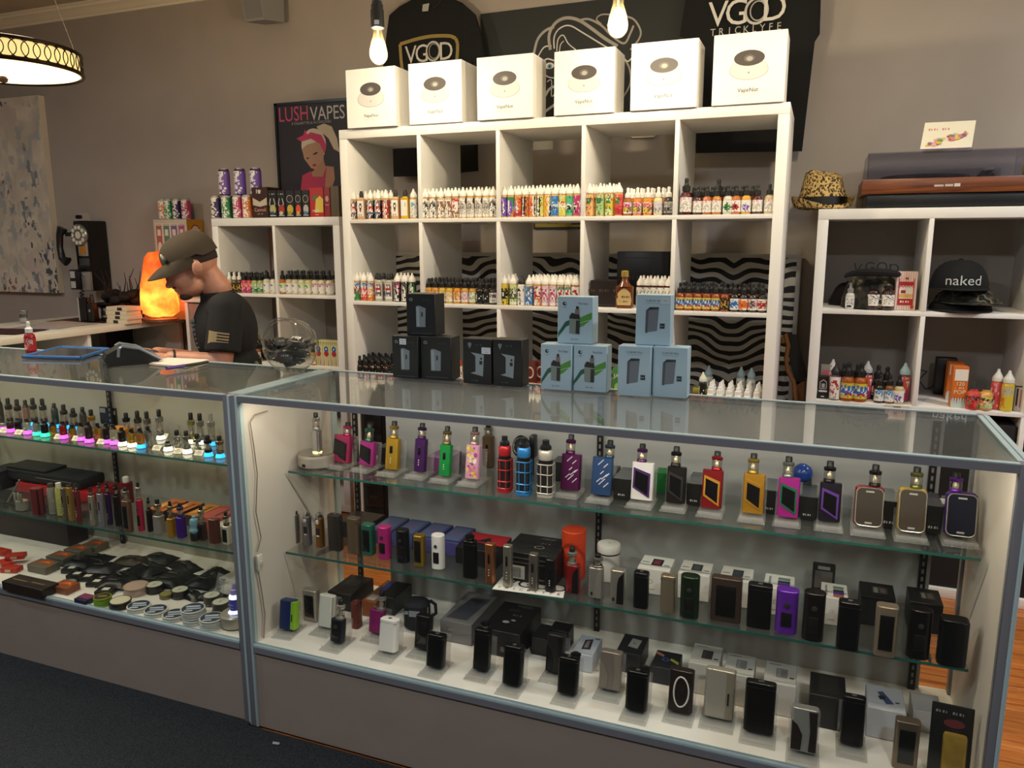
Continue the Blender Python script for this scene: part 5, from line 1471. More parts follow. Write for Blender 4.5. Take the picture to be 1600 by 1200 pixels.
# ---- tall printed display carton with cans, standing on the desk by the wall
y = 0.525
x0 = P(239, 345, y=y).x
x1 = P(291, 345, y=y).x
zt = P(265, 343, y=y).z
hc = zt - DZ
w = x1 - x0
xs = 0.128
ca = [('r', .012, .05, w - .012, hc - .02, '#d9cfc0')]
for k, c in enumerate(('#b0685a', '#5a8a70', '#7a6a9a', '#b85a92')):
    cx = w * (0.16 + 0.23 * k)
    ca += [('r', cx - w * .085, hc - .28, cx + w * .085, hc - .03, c), ('e', cx, hc - .16, w * .065, .035, '#e0d6cc'), ('r', cx - w * .05, hc - .09, cx + w * .05, hc - .055, '#e6ddd2'), ('e', cx, hc - .03, w * .085, .006, '#c9beb2')]
ca += [('e', w * .13, hc - .22, w * .12, .035, '#cf4a3c'), ('e', w * .13, hc - .22, w * .06, .017, '#e08a7c')]
sa = [('r', 0, hc - .14, xs, hc, '#c28a1c'), ('r', 0, 0, xs, hc - .14, '#6a7a2a'), ('e', xs * .5, hc - .065, .036, .036, '#7a2a1c'), ('e', xs * .5, hc - .065, .03, .03, '#d8c8b8'), ('r', xs * .2, hc - .075, xs * .8, hc - .055, '#e0d0c0'), ('q', xs * .5, hc - .065, .018 * 2.2, .018 * .7, '#7a2a1c')]
spawn('printed_carton', 'white carton picturing four cans, yellow and green on its side', 'carton', (x0, y, DZ + 0.0003), [('carton', MB().box(0, w, 0, xs, 0, hc, M('#cfc3b0', 0.5), 0.001)), ('front_print', MB().art(ca, T(0, -0.0003, 0), 0.00015)), ('side_print', MB().art(sa, T(w + 0.0003, 0, 0) @ R(math.pi / 2, 'Z'), 0.00015))])
for i, (u, c, cn) in enumerate(((256, 'o', 'orange'), (265, 'n', 'green'), (278, 'v', 'purple'), (292, 'm', 'pink'))):
    put('C', c, '#b9b4ae', '#999999', XU(u, y + 0.05, zt), y + 0.05, zt + 0.0010, '%s slim can standing on the printed carton' % cn, 'slim cans on the carton', 1.0, rz=0.5, name='drink_can', cat='can')


# ---- hats, turntable and card on the right
def leopard_nodes(nt, b):
    tc = nt.nodes.new('ShaderNodeTexCoord')
    v = nt.nodes.new('ShaderNodeTexVoronoi')
    v.inputs['Scale'].default_value = 95
    n = nt.nodes.new('ShaderNodeTexNoise')
    n.inputs['Scale'].default_value = 40
    mx = nt.nodes.new('ShaderNodeMix')
    mx.data_type = 'RGBA'
    mx.inputs[0].default_value = 0.03
    nt.links.new(tc.outputs['Object'], n.inputs['Vector'])
    nt.links.new(tc.outputs['Object'], mx.inputs[6])
    nt.links.new(n.outputs['Color'], mx.inputs[7])
    nt.links.new(mx.outputs[2], v.inputs['Vector'])
    r = nt.nodes.new('ShaderNodeValToRGB')
    e = r.color_ramp.elements
    e[0].position = 0.0
    e[0].color = (*lin('#8a6a34'), 1)
    e[1].position = 0.20
    e[1].color = (*lin('#7a5a2a'), 1)
    for p, c in ((0.26, '#14100a'), (0.44, '#1c150c'), (0.50, '#c9a764'), (1.0, '#d8bb7c')):
        x = e.new(p)
        x.color = (*lin(c), 1)
    r.color_ramp.interpolation = 'LINEAR'
    nt.links.new(v.outputs['Distance'], r.inputs[0])
    nt.links.new(r.outputs[0], b.inputs['Base Color'])
    b.inputs['Roughness'].default_value = 0.85


LEO = tex('leopard_plush', leopard_nodes)


def camo_nodes(nt, b):
    tc = nt.nodes.new('ShaderNodeTexCoord')
    n = nt.nodes.new('ShaderNodeTexNoise')
    n.inputs['Scale'].default_value = 26
    n.inputs['Detail'].default_value = 1
    nt.links.new(tc.outputs['Object'], n.inputs['Vector'])
    r = nt.nodes.new('ShaderNodeValToRGB')
    r.color_ramp.interpolation = 'CONSTANT'
    e = r.color_ramp.elements
    e[0].color = (*lin('#14120f'), 1)
    e[1].position = 0.47
    e[1].color = (*lin('#2e2a20'), 1)
    for p, c in ((0.56, '#4c4232'), (0.63, '#8a7f66'), (0.69, '#1a1814')):
        e.new(p).color = (*lin(c), 1)
    nt.links.new(n.outputs['Fac'], r.inputs[0])
    nt.links.new(r.outputs[0], b.inputs['Base Color'])
    b.inputs['Roughness'].default_value = 0.85


CAMO = tex('camo_cloth', camo_nodes)
ZR = 1.468
q = P(1297, 322, z=ZR)
hat = MB()
n = 28
prof = [(0.088, 0.020), (0.086, 0.055), (0.082, 0.115), (0.074, 0.146), (0.052, 0.158), (0.02, 0.140), (0.0, 0.134)]
vs, fs = [], []
for r_, z_ in prof:
    for i in range(n):
        a = 2 * math.pi * i / n
        zz_ = z_ - (0.024 * max(0, -math.sin(a)) * (1 if z_ > 0.08 else 0)) - 0.012 * max(0, math.cos(a)) * (1 if z_ > 0.1 else 0)
        vs.append((r_ * math.cos(a) * (0.88 if z_ > 0.08 else 1), r_ * math.sin(a) * 1.12, zz_))
for j in range(len(prof) - 1):
    for i in range(n):
        fs.append((j * n + i, j * n + (i + 1) % n, (j + 1) * n + (i + 1) % n, (j + 1) * n + i))
hat.add(vs, fs, LEO)
brim = MB()
vs, fs = [], []
pr_ = [(0.088, 0.020, 0), (0.104, 0.010, .3), (0.113, 0.016, .8), (0.119, 0.026, 1.0), (0.116, 0.012, .9), (0.104, 0.005, .3), (0.086, 0.014, 0)]
for r_, z_, k in pr_:
    for i in range(n):
        a = 2 * math.pi * i / n
        lift = 0.030 * k * abs(math.cos(a)) ** 2 - 0.010 * k * max(0, -math.sin(a))
        vs.append((r_ * 0.96 * math.cos(a), r_ * 1.08 * math.sin(a), max(0.0015, z_ + lift)))
for j in range(len(pr_)):
    for i in range(n):
        fs.append((j * n + i, ((j + 1) % len(pr_)) * n + i, ((j + 1) % len(pr_)) * n + (i + 1) % n, j * n + (i + 1) % n))
brim.add(vs, fs, LEO)
band = MB().lathe([(0.0892, 0.021), (0.0878, 0.050)], BLACK, 28, Matrix.Diagonal((1.01, 1.13, 1, 1)))
band.f, band.m = band.f[:28], band.m[:28]
hz = 0.012
spawn('fedora_hat', 'leopard print fedora hat with black band on the shelf corner', 'hat', (P(1346, 300, y=RY + 0.03).x - 0.134, RY + 0.165, ZR + 0.0005), [('crown', hat), ('brim', brim), ('hat_band', band)], rz=0.35)
x0, x1 = P(1346, 300, y=RY + 0.03).x, P(1346, 300, y=RY + 0.03).x + 0.56
ty = RY + 0.03
za = HT(x0, ty, ZR, 304)
zb = HT(x0, ty, ZR, 281)
zc = HT(x0, ty + 0.02, ZR, 242)
tt = [('plinth', MB().box(0.02, 0.54, 0.01, 0.33, 0.004, za, M('#131316', 0.4), 0.004)), ('wood_band', MB().box(0, 0.56, 0, 0.335, za, zb, WALNUT, 0.003)),
      ('badge', MB().art([('r', 0.238, (za + zb) / 2 - 0.005, 0.268, (za + zb) / 2 + 0.002, '#b9b2a6'), ('r', 0.272, (za + zb) / 2 - 0.005, 0.298, (za + zb) / 2 + 0.003, '#b9b2a6'), ('r', 0.301, (za + zb) / 2 - 0.006, 0.32, (za + zb) / 2 + 0.005, '#d0cabd')], T(0, -0.0006, 0)), 1),
      ('platter', MB().lathe([(0.145, zb + 0.001), (0.15, zb + 0.006), (0.15, zb + 0.016), (0.145, zb + 0.018), (0.0, zb + 0.018)], M('#0e0e10', 0.25), 32, T(0.22, 0.17, 0))),
      ('record_label', MB().lathe([(0.05, zb + 0.0182), (0.05, zb + 0.0188), (0, zb + 0.0188)], M('#3a3a42', 0.4), 24, T(0.22, 0.17, 0)), 3),
      ('tone_arm', MB().tube([(0.44, 0.27, zb + 0.03), (0.44, 0.12, zb + 0.035), (0.40, 0.06, zb + 0.028)], 0.005, CHROME, 8).lathe([(0.03, zb), (0.03, zb + 0.025), (0.018, zb + 0.04), (0, zb + 0.04)], M('#1a1a1c', 0.3), 18, T(0.44, 0.27, 0)))]
SMOKE = clear('smoked_acrylic', (0.86, 0.86, 0.90), 1.45, 0.5, 0.03, 0.01, ((0.16, 0.16, 0.2), 0.04))
dc = MB()
for bx in ((0.015, 0.545, 0.012, 0.016, zb, zc), (0.015, 0.545, 0.319, 0.323, zb, zc), (0.015, 0.019, 0.016, 0.319, zb, zc), (0.541, 0.545, 0.016, 0.319, zb, zc), (0.015, 0.545, 0.012, 0.323, zc, zc + 0.004)):
    dc.box(*bx, SMOKE)
tt.append(('dust_cover', dc))
for fx in (0.05, 0.51):
    for fy_ in (0.04, 0.30):
        tt.append(('foot', MB().lathe([(0.016, 0), (0.016, 0.004), (0, 0.004)], RUBBER, 12, T(fx, fy_, 0))))
spawn('turntable', 'wood trimmed record turntable under a smoked dust cover', 'turntable', (x0, ty, ZR + 0.0005), tt)
zk = ZR + 0.0005 + zc + 0.004
a, b = P(1437, 236, z=zk), P(1518, 233, z=zk)
cw, chh = (b - a).length, HT(a.x, a.y, zk, 188) * 0.96
cd = MB().add([(0, 0, 0), (cw, 0, 0), (cw + 0.012, 0.04, chh), (0.014, 0.04, chh), (cw + 0.02, 0.10, 0), (0.02, 0.10, 0)], [(0, 1, 2, 3), (2, 4, 5, 3)], M('#e3dcc6', 0.5))
slope = math.atan2(0.04, chh)
Xc = T(0, -0.0005, 0) @ R(-slope, 'X')
fa = [('q', cw * .32, chh * .80, 0.016 * 5.5, 0.016 * .7, '#c98a7c')]
random.seed(3)
for k in range(34):
    u_ = random.random()
    fa.append(('e', cw * (0.14 + 0.74 * u_), chh * (0.16 + 0.55 * u_ * 0.7 + random.uniform(-0.06, 0.14)), random.uniform(.004, .010), random.uniform(.003, .008), random.choice(['#b8453c', '#c97a8a', '#d9b83c', '#6d8a5c', '#e0a0a0', '#8a5a70', '#d8c070', '#a8b49a'])))
fa.append(('r', 0, 0.001, cw, 0.005, '#5a4a80'))
spawn('greeting_card', 'folded greeting card with painted flowers on the turntable cover', 'card', (a.x, a.y, zk + 0.0005), [('card', cd), ('front_print', MB().art(fa, Xc, 0.00008))], rz=math.atan2(b.y - a.y, b.x - a.x))
q = P(1598, 262, y=RY + 0.2)
spawn('yellow_flower', 'yellow silk flower at the far end of the turntable', 'flower', (q.x + 0.028, RY + 0.2, ZR + 0.0005), [('petals', MB().ball((0, 0, 0.14), (0.03, 0.03, 0.035), M('#d8c22a', 0.6), 10)), ('stem', MB().tube([(0, 0, 0), (0, 0, 0.12)], 0.003, M('#4a6a2a', 0.6))), ('pot', MB().lathe([(0.02, 0), (0.026, 0.05), (0.022, 0.05), (0, 0.045)], M('#b9a9c0', 0.5), 14))])


def cap_parts(cloth, brimcol, R_=0.092, H_=0.10, brim_len=0.07, txt=None, button=True):
    dome = MB()
    n, k = 24, 7
    vs, fs = [], []
    for j in range(k + 1):
        t = j / k * math.pi / 2
        for i in range(n):
            a = 2 * math.pi * i / n
            vs.append((R_ * math.cos(t) ** 0.72 * math.cos(a) if j < k else 0, R_ * 1.1 * math.cos(t) ** 0.72 * math.sin(a) if j < k else 0, 0.004 + H_ * math.sin(t)))
    for j in range(k):
        for i in range(n):
            fs.append((j * n + i, j * n + (i + 1) % n, (j + 1) * n + (i + 1) % n, (j + 1) * n + i))
    dome.add(vs, fs, cloth)
    br = MB()
    m_ = 14
    vs, fs = [], []
    for s_ in (0, 1):
        for q_ in (0, 1, 2):
            for i in range(m_ + 1):
                a = math.pi + math.pi * i / m_
                rr = R_ * (0.97 if q_ == 0 else 1.0)
                ext = (0, 0.5, 1.0)[q_] * brim_len * abs(math.sin(a)) ** 0.6
                vs.append((rr * math.cos(a), rr * 1.1 * math.sin(a) - ext, 0.006 - 0.004 * s_ - 0.02 * (math.cos(a) ** 2) * q_ / 2 * 0 + 0.0))
    W2 = m_ + 1
    for s_ in (0, 1):
        for q_ in (0, 1):
            for i in range(m_):
                f = (s_ * 3 * W2 + q_ * W2 + i, s_ * 3 * W2 + (q_ + 1) * W2 + i, s_ * 3 * W2 + (q_ + 1) * W2 + i + 1, s_ * 3 * W2 + q_ * W2 + i + 1)
                fs.append(f if s_ == 0 else f[::-1])
    for i in range(m_):
        fs.append((2 * W2 + i, 5 * W2 + i, 5 * W2 + i + 1, 2 * W2 + i + 1))
    br.add(vs, fs, brimcol)
    parts = [('crown', dome), ('visor', br)]
    if button:
        parts.append(('button', MB().ball((0, 0, 0.004 + H_), (0.008, 0.008, 0.005), cloth, 8)))
    return parts


BLKC = M('#0c0c0e', 0.9)
# right cubby: a pile of camo caps with a lettered black cap on top
y = RY + 0.135
for i, (u, dz, cl, lb) in enumerate(((1500, 0.0, BLKC, 'flat black cap at the bottom of the cap pile'), (1508, 0.028, CAMO, 'camouflage cap in the middle of the cap pile'))):
    spawn('ball_cap', lb, 'cap', (XU(u, y, Z1), y + 0.01, Z1 + dz + 0.0006), cap_parts(cl, CAMO if i else BLKC, 0.105, 0.045 if i == 0 else 0.05, 0.055, button=False), rz=0.25 * i - 0.1, group='caps in the turntable shelf')
q = P(1500, 440, y=y)
cp = cap_parts(BLKC, BLKC, 0.098, 0.105, 0.045)
tx = MB()
vv, ff = text_data('naked')
r_ = 0.1045
tx.add([(r_ * math.sin(a * 0.052 / r_ * 1.0) * 1.0, -r_ * 1.1 * math.cos(a * 0.052 / r_) * 0.985 - 0.002 + 0.006, 0.035 + b * 0.05) for a, b, c in vv], ff, '#c9c9c6')
cp.append(('lettering', tx, 0))
spawn('ball_cap', 'black cap with white lowercase lettering on top of the cap pile', 'cap', (XU(1498, y, 1.19), y, Z1 + 0.0785), cp, rz=0.0, group='caps in the turntable shelf')
# left cubby: camo cap, raised letters
y = RY + 0.14
cx = XU(1360, y, Z1)
cp = cap_parts(CAMO, BLKC, 0.108, 0.135, 0.03)
cp[1] = ('visor', MB().tube([(0.098 * math.cos(math.pi + math.pi * i / 16), -0.02 + 0.118 * math.sin(math.pi + math.pi * i / 16) * 0.9, 0.120 + 0.022 * math.sin(math.pi * i / 16)) for i in range(17)], [0.006 + 0.009 * math.sin(math.pi * i / 16) for i in range(17)], BLKC, 8))
lt = MB()
for i, chh_ in enumerate('VGOD'):
    vv, ff = text_data(chh_)
    X = T(-0.062 + 0.042 * i, -0.115 + 0.012 * abs(i - 1.5), 0.162 - 0.006 * abs(i - 1.5)) @ R(0.18 * (1.5 - i) * 0.5, 'Y')
    lt.add([(a * 0.05, 0, b * 0.05) for a, b, c in vv] , ff, BLACK, X)
cp.append(('raised_lettering', lt))
spawn('ball_cap', 'camouflage cap with black raised lettering above its visor', 'cap', (cx, y, Z1 + 0.0006), cp, group='caps in the turntable shelf')
spawn('ball_cap', 'dark maroon cap half hidden at the side of the left cubby', 'cap', (XU(1287, y, Z1) + 0.088, RY + 0.30, Z1 + 0.0006), cap_parts(M('#1c1012', 0.9), BLKC, 0.060, 0.085, 0.04), rz=-0.4, group='caps in the turntable shelf')


def carnival(w, h):
    o = [('r', w * k / 9, 0.001, w * k / 9 + w * .035, h, '#d8a49c') for k in range(9)]
    return o + [('r', w * .14, h * .14, w * .86, h * .74, '#e9ddd2'), ('l', [(w * .15, h * .82), (w * .15, h * .14), (w * .85, h * .14), (w * .85, h * .82)], w * .04, '#b5342c'), ('r', w * .16, h * .64, w * .84, h * .74, '#b5242a'), ('r', w * .42, h * .80, w * .58, h * .85, '#b5342c'), ('r', w * .26, h * .44, w * .48, h * .52, '#a02030'), ('r', w * .18, h * .33, w * .82, h * .42, '#e0b060'), ('r', w * .16, h * .15, w * .84, h * .30, '#b5242a'), ('q', w * .5, h * .225, w * .5, h * .07, '#efe2d6'), ('e', w * .84, h * .09, w * .09, h * .05, '#b5342c'), ('l', [(w * .12 + w * .076 * k, h * (.60 if k % 2 else .64)) for k in range(11)], w * .03, '#b5342c')]


carton('striped_carton', 'pink striped carton with red stall print beside the dark bottles', 'box', (1396.5, 484.5), (1429.5, 485.5), 424.5, 0.04, Z1, '#e6d2c8', carnival, rz=0.02)
carton('black_carton', 'black flavour carton with white crate emblem in the lower cubby', 'box', (1276.5, 622.5), (1293, 623.5), 588, 0.035, Z2, '#191516', lambda w, h: [('l', [(w * .2, h * .45), (w * .2, h * .75), (w * .5, h * .85), (w * .8, h * .75), (w * .8, h * .45), (w * .2, h * .45)], w * .06, '#c9c4c0'), ('r', w * .35, h * .5, w * .65, h * .68, '#a8a4a0'), ('r', w * .12, h * .30, w * .9, h * .38, '#d0ccc8'), ('r', w * .35, h * .08, w * .65, h * .12, '#d0ccc8')], rz=0.0)
spawn('small_carton', 'pale pink topped carton behind the black flavour carton', 'box', (XU(1280, rf + 0.05, Z2), rf + 0.045, Z2 + .0007), [('carton', MB().box(0, 0.04, 0, 0.035, 0, 0.125, M('#8a837b', 0.5), 0.001)), ('front_print', MB().art([('r', 0.003, 0.09, 0.037, 0.105, '#c85a6a')], T(0, -0.0003, 0)))])


def pop(w, h):
    return [('r', 0, 0, w, h * .24, '#bcc9be')] + [('p', [(w * k / 6, h * .26), (w * (k + .55) / 6, h * .26), (w * (k + .3) / 6, h * (.26 - .10 - .04 * (k % 3)))], '#b5492c') for k in range(6)] + [('r', w * .10, h * .66, w * .96, h * .94, '#efe5d6'), ('t', '120', w * .5, h * .58, h * .13, '#f2e2c8'), ('q', w * .5, h * .485, h * .07 * 2.75, h * .07 * .7, '#f0d8b8'), ('t', 'POP', w * .5, h * .38, h * .14, '#f2e2c8')]


carton('orange_carton', 'orange ice pop carton in front of its twin', 'box', (1484.5, 636.5), (1508, 637.5), 573, 0.045, Z2, '#d8701f', pop, 'orange ice pop cartons', rz=0.05)
carton('orange_carton', 'orange ice pop carton standing behind its twin', 'box', (1477, 624.5), (1501, 625.5), 566, 0.045, Z2, '#d8701f', pop, 'orange ice pop cartons', rz=0.05)
spawn('black_router', 'small black electronic box with trailing cable in the cubby corner', 'router', (XU(1462, RY + 0.2, Z2), RY + 0.27, Z2 + .0007), [('housing', MB().box(0, 0.075, 0, 0.05, 0, 0.15, M('#0f0e0e', 0.4), 0.006)), ('cable', MB().tube([(0.0, 0.02, 0.03), (-0.03, 0.0, 0.02), (-0.06, -0.02, 0.06), (-0.03, 0.01, 0.09), (-0.065, 0.03, 0.095)], 0.0025, RUBBER, 6))])
carton('white_carton', 'white flavour carton with pink and black side lettering', 'box', (1583, 642), (1601, 644), 603, 0.06, Z2, '#cfc6c2', lambda w, h: [('r', w * .12, h * .2, w * .28, h * .9, '#2a2624'), ('r', w * .45, h * .15, w * .6, h * .85, '#c26a76'), ('r', 0, h * .95, w, h, '#2a2624')], rz=0.0)
q = P(1400, 639, z=Z2)
spawn('price_tag', 'white printed price strip on the front edge of the turntable shelf', 'tag', (P(1382, 634, y=RY - 0.002).x, RY - 0.0015, P(1400, 640, y=RY).z - 0.006), [('strip', MB().box(0, 0.085, -0.001, 0.001, 0, 0.022, M('#cfc9bf', 0.5))), ('print', MB().art([('r', .005 + .005 * k, .003, .007 + .005 * k, .012, '#8a857c') for k in range(15)] + [('r', .03, .015, .055, .019, '#8a5a50')], T(0, -0.0012, 0), 0.00002))])

# ---- black cartons and shade blocks in the low cubbies behind the counter
bm_ = [('carton', MB().box(0, .104, 0, .10, 0, .098, M('#100e0e', .4), .002)), ('front_print', MB().art([('r', .03, .04, .07, .06, '#2c2827')], T(0, -.0003, 0)))]
for r in range(2):
    for k in range(3):
        for c in range(3):
            spawn('black_carton', 'small black carton, %s column, %s level, %s lowest cubby of tall shelf' % (ORD[c], ORD[k], ('upper', 'very')[r]), 'box', (.044 + c * .109, .02, (.39, .038)[r] + .0005 + k * .0995), bm_, group='black cartons behind the counter', key='bcart')
for i, (c, z) in enumerate(((1, .39), (2, .39), (1, .038), (2, .038))):  # added black shapes stand in for cubby shade and dark contents
    spawn('shade_block', 'black fabric storage bin in a low cubby of the turntable shelf, %s' % ('upper inner', 'upper outer', 'lower inner', 'lower outer')[i], 'bin', (RX + t_ + c * p_ + .004, RY + .015, z + .0005), [('bin', MB().box(0, .326, 0, .34, 0, .30, M('#191614', .85, noise=.15, scale=80), .008)), ('pull_tab', MB().box(.13, .20, -.006, 0, .2, .23, M('#2a2622', .7), .002))], group='black storage bins')

# ================================================================== DESK AND COUNTER-TOP THINGS
def DP(u, v):
    return P(u, v, z=DZ)


# salt lamp
q = DP(250, 496)
q.y = min(q.y, 0.385)
x = P(250, 470, y=q.y).x
sh = HT(x, q.y, DZ, 393)
sr = 0.5 * 54 * PJ((x, q.y, DZ + 0.1))[2] / FPX * 1.02


def salt_nodes(nt, b):
    o = nt.nodes['Material Output']
    tc = nt.nodes.new('ShaderNodeTexCoord')
    n = nt.nodes.new('ShaderNodeTexNoise')
    n.inputs['Scale'].default_value = 14
    n.inputs['Detail'].default_value = 5
    nt.links.new(tc.outputs['Object'], n.inputs['Vector'])
    r = nt.nodes.new('ShaderNodeValToRGB')
    r.color_ramp.elements[0].position = 0.35
    r.color_ramp.elements[0].color = (*lin('#e8703a'), 1)
    r.color_ramp.elements[1].position = 0.65
    r.color_ramp.elements[1].color = (*lin('#ffb46a'), 1)
    nt.links.new(n.outputs['Fac'], r.inputs[0])
    tr = nt.nodes.new('ShaderNodeBsdfTranslucent')
    nt.links.new(r.outputs[0], tr.inputs[0])
    nt.links.new(r.outputs[0], b.inputs['Base Color'])
    b.inputs['Roughness'].default_value = 0.35
    mx = nt.nodes.new('ShaderNodeMixShader')
    mx.inputs[0].default_value = 0.75
    nt.links.new(b.outputs[0], mx.inputs[1])
    nt.links.new(tr.outputs[0], mx.inputs[2])
    nt.links.new(mx.outputs[0], o.inputs[0])


sl = MB()
pf = [(0.62, .03), (0.95, .10), (1.02, .22), (0.98, .36), (0.90, .50), (0.84, .64), (0.78, .78), (0.66, .90), (0.42, .98), (0.0, 1.0)]
n = 20
vs, fs = [], []
rnd = random.Random(11)
for r_, z_ in pf:
    for i in range(n):
        k = 1 + rnd.uniform(-0.05, 0.05) + 0.05 * math.sin(3 * i * 2 * math.pi / n + z_ * 7)
        vs.append((sr * r_ * k * math.cos(2 * math.pi * i / n), sr * r_ * k * math.sin(2 * math.pi * i / n), sh * (0.05 + 0.95 * z_) + rnd.uniform(-.004, .004)))
for j in range(len(pf) - 1):
    for i in range(n):
        fs.append((j * n + i, j * n + (i + 1) % n, (j + 1) * n + (i + 1) % n, (j + 1) * n + i))
sl.add(vs, fs, tex('salt_crystal', salt_nodes))
spawn('salt_lamp', 'glowing orange salt crystal lamp on a round wooden base', 'lamp', (x, q.y, DZ), [('crystal', sl), ('wood_base', MB().lathe([(sr * 0.86, 0), (sr * 0.92, 0.004), (sr * 0.90, 0.018), (sr * 0.7, 0.02)], WALNUT, 24))])
lamp('salt_lamp_bulb', 'POINT', (x, q.y, DZ + sh * 0.32), 1.9, (1.0, 0.55, 0.22), shadow_soft_size=0.02)

# bowl with dry sticks
q = P(200, 486, y=0.50)
x, y = q.x, 0.47
bl = MB().lathe([(0.07, 0), (0.085, 0.01), (0.11, 0.05), (0.155, 0.085), (0.16, 0.09), (0.15, 0.088), (0.10, 0.05), (0.0, 0.03)], M('#0d0c0c', 0.3), 28)
stk = [('bowl', bl)]
rnd = random.Random(5)
for i in range(16):
    a = rnd.uniform(0, 6.28)
    l_ = rnd.uniform(0.14, 0.26)
    x0, y0 = 0.05 * math.cos(a), 0.05 * math.sin(a)
    p = [(x0, y0, 0.035)]
    for k in range(1, 5):
        p.append((x0 + (0.03 * k) * math.cos(a) * rnd.uniform(0.2, .8), y0 + 0.02 * k * math.sin(a), 0.035 + l_ * k / 4 + rnd.uniform(-.01, .01)))
    stk.append(('twig', MB().tube(p, [0.005, 0.0045, 0.004, 0.003, 0.0015], M(('#2a1a12', '#3a2418', '#150f0d')[i % 3], 0.7), 5)))
for i in range(12):
    a = i * 0.55
    stk.append(('dry_leaf', MB().ball((0.09 * math.cos(a), 0.07 * math.sin(a), 0.11 + 0.015 * (i % 3)), (0.04, 0.03, 0.028), M('#141110', 0.8), 8)))
spawn('twig_bowl', 'wide black bowl of dark dried twigs beside the salt lamp', 'bowl', (x, y, DZ + 0.0003), stk)

# stacked cartridge boxes
for i in range(4):
    for j, (ua, dn) in enumerate(((163, 'front'), (196, 'rear'))):
        p = P((176, 212)[j], 500, z=DZ)
        pz = DZ + 0.0005 + i * 0.0235
        if j == 1 and i == 3:
            continue
        xx = P((166, 205)[j], 497, y=0.20 + 0.14 * j).x
        spawn('flat_box', 'small cream box with dark end label, %s from the bottom of the %s stack' % (ORD[i], dn), 'box', (xx + 0.006 * (i % 2), 0.20 + 0.14 * j, pz), [('carton', MB().box(0, 0.15, 0, 0.10, 0, 0.023, M('#d9c8ac' if j == 0 else '#d8b896', 0.6), 0.001)), ('end_label', MB().art([('r', 0.05 + 0.01 * i, 0.003, 0.085 + 0.01 * i, 0.020, '#2a2320')], T(0, -0.0003, 0)))], group='small cream boxes on the desk')

# small upright things on the desk
q = DP(147, 503)
spawn('vape_pen', 'short black bottle shaped vaporizer standing on the desk', 'vaporizer', (q.x, q.y, DZ + 0.0045), [('body', MB().rbox(0.045, 0.045, 0.10, 0.010, M('#15100e', 0.35))), ('mouthpiece', MB().lathe([(0.012, 0.10), (0.012, 0.12), (0.008, 0.135), (0.008, 0.15), (0, 0.15)], BLACK, 12)), ('emblem', MB().art([('e', 0, 0.06, .008, .008, '#8a857c')], T(0, -0.0228, 0)))])
q = DP(167, 502)
spawn('vape_pen', 'dark squat vaporizer tank next to the cream boxes', 'vaporizer', (q.x, q.y, DZ + 0.0045), [('body', MB().lathe([(0.024, 0), (0.026, 0.003), (0.026, 0.055), (0.020, 0.07), (0, 0.072)], M('#1d1613', 0.3), 16)), ('ring', MB().lathe([(0.0265, 0.02), (0.0265, 0.03), (0.0262, 0.03)], STEEL, 16))])
q = P(136, 490, y=0.25)
spawn('pen_cup', 'tall black tube standing on the desk under the telephone cord', 'cup', (q.x, 0.25, DZ + 0.0045), [('tube', MB().rbox(0.055, 0.055, 0.13, 0.006, M('#0f0f10', 0.3))), ('paper_strip', MB().box(-0.030, -0.022, -0.0285, -0.028, 0.0, 0.13, M('#b9b6b0', 0.5)))])
for i, (u, v, w_, d_2, col, lb, rz) in enumerate(((30, 520, .30, .22, '#3a0f16', 'dark maroon folder lying on the desk end', .2), (118, 508, .34, .20, '#b9a99a', 'printed flyer lying on top of other papers', -.15), (90, 512, .28, .2, '#a8a4a8', 'pale leaflet under the printed flyer', .3), (165, 502, .40, .22, '#3d1420', 'dark red tray mat under the vaporizers', .1))):
    q = DP(u, v)
    zz0 = DZ + 0.0004 + 0.0011 * (3 - i)
    spawn('paper_sheet', lb, 'paper', (q.x - w_ * .3, q.y, zz0), [('sheet', MB().box(-w_ / 2, w_ / 2, -d_2 / 2, d_2 / 2, 0, 0.001, M(col, 0.6, noise=0.2, scale=25)))], rz=rz)
q = DP(38, 505)
spawn('lighter', 'chrome lighter lying by the maroon folder', 'lighter', (q.x, q.y, DZ + 0.0046), [('case', MB().box(-0.02, 0.02, -0.008, 0.008, 0, 0.045, CHROME, 0.002)), ('cap', MB().box(-0.02, 0.02, -0.008, 0.008, 0.0455, 0.066, STEEL, 0.002))], rz=0.5)
a = DP(200, 497)
spawn('black_folding_tool', 'black folding knife lying in front of the salt lamp', 'knife', (a.x + 0.03, a.y - 0.10, DZ + 0.0005), [('handle', MB().box(-0.09, 0.09, -0.014, 0.014, 0, 0.018, M('#161311', 0.35), 0.006)), ('clip', MB().box(-0.02, 0.06, -0.003, 0.003, 0.018, 0.0195, STEEL))], rz=0.15)
# items on the small cabinet beside the chin: little glass pieces
for i, u in enumerate((281, 287, 293)):
    yy = 0.47
    spawn('glass_piece', 'tiny clear glass piece on the side cabinet, %s from the salt lamp' % ORD[i], 'glass', (XU(u, yy, BZ), yy, BZ + 0.0003), [('glass_bulb', MB().lathe([(0.006, 0), (0.016, 0.01), (0.017, 0.022), (0.008, 0.034), (0.006, 0.05), (0.0, 0.05)], M('#8d8f88', 0.15, 0.2), 12)), ('band', MB().lathe([(0.0175, 0.018), (0.0175, 0.024)], M('#3a2a20', 0.4), 12))], group='tiny glass pieces')
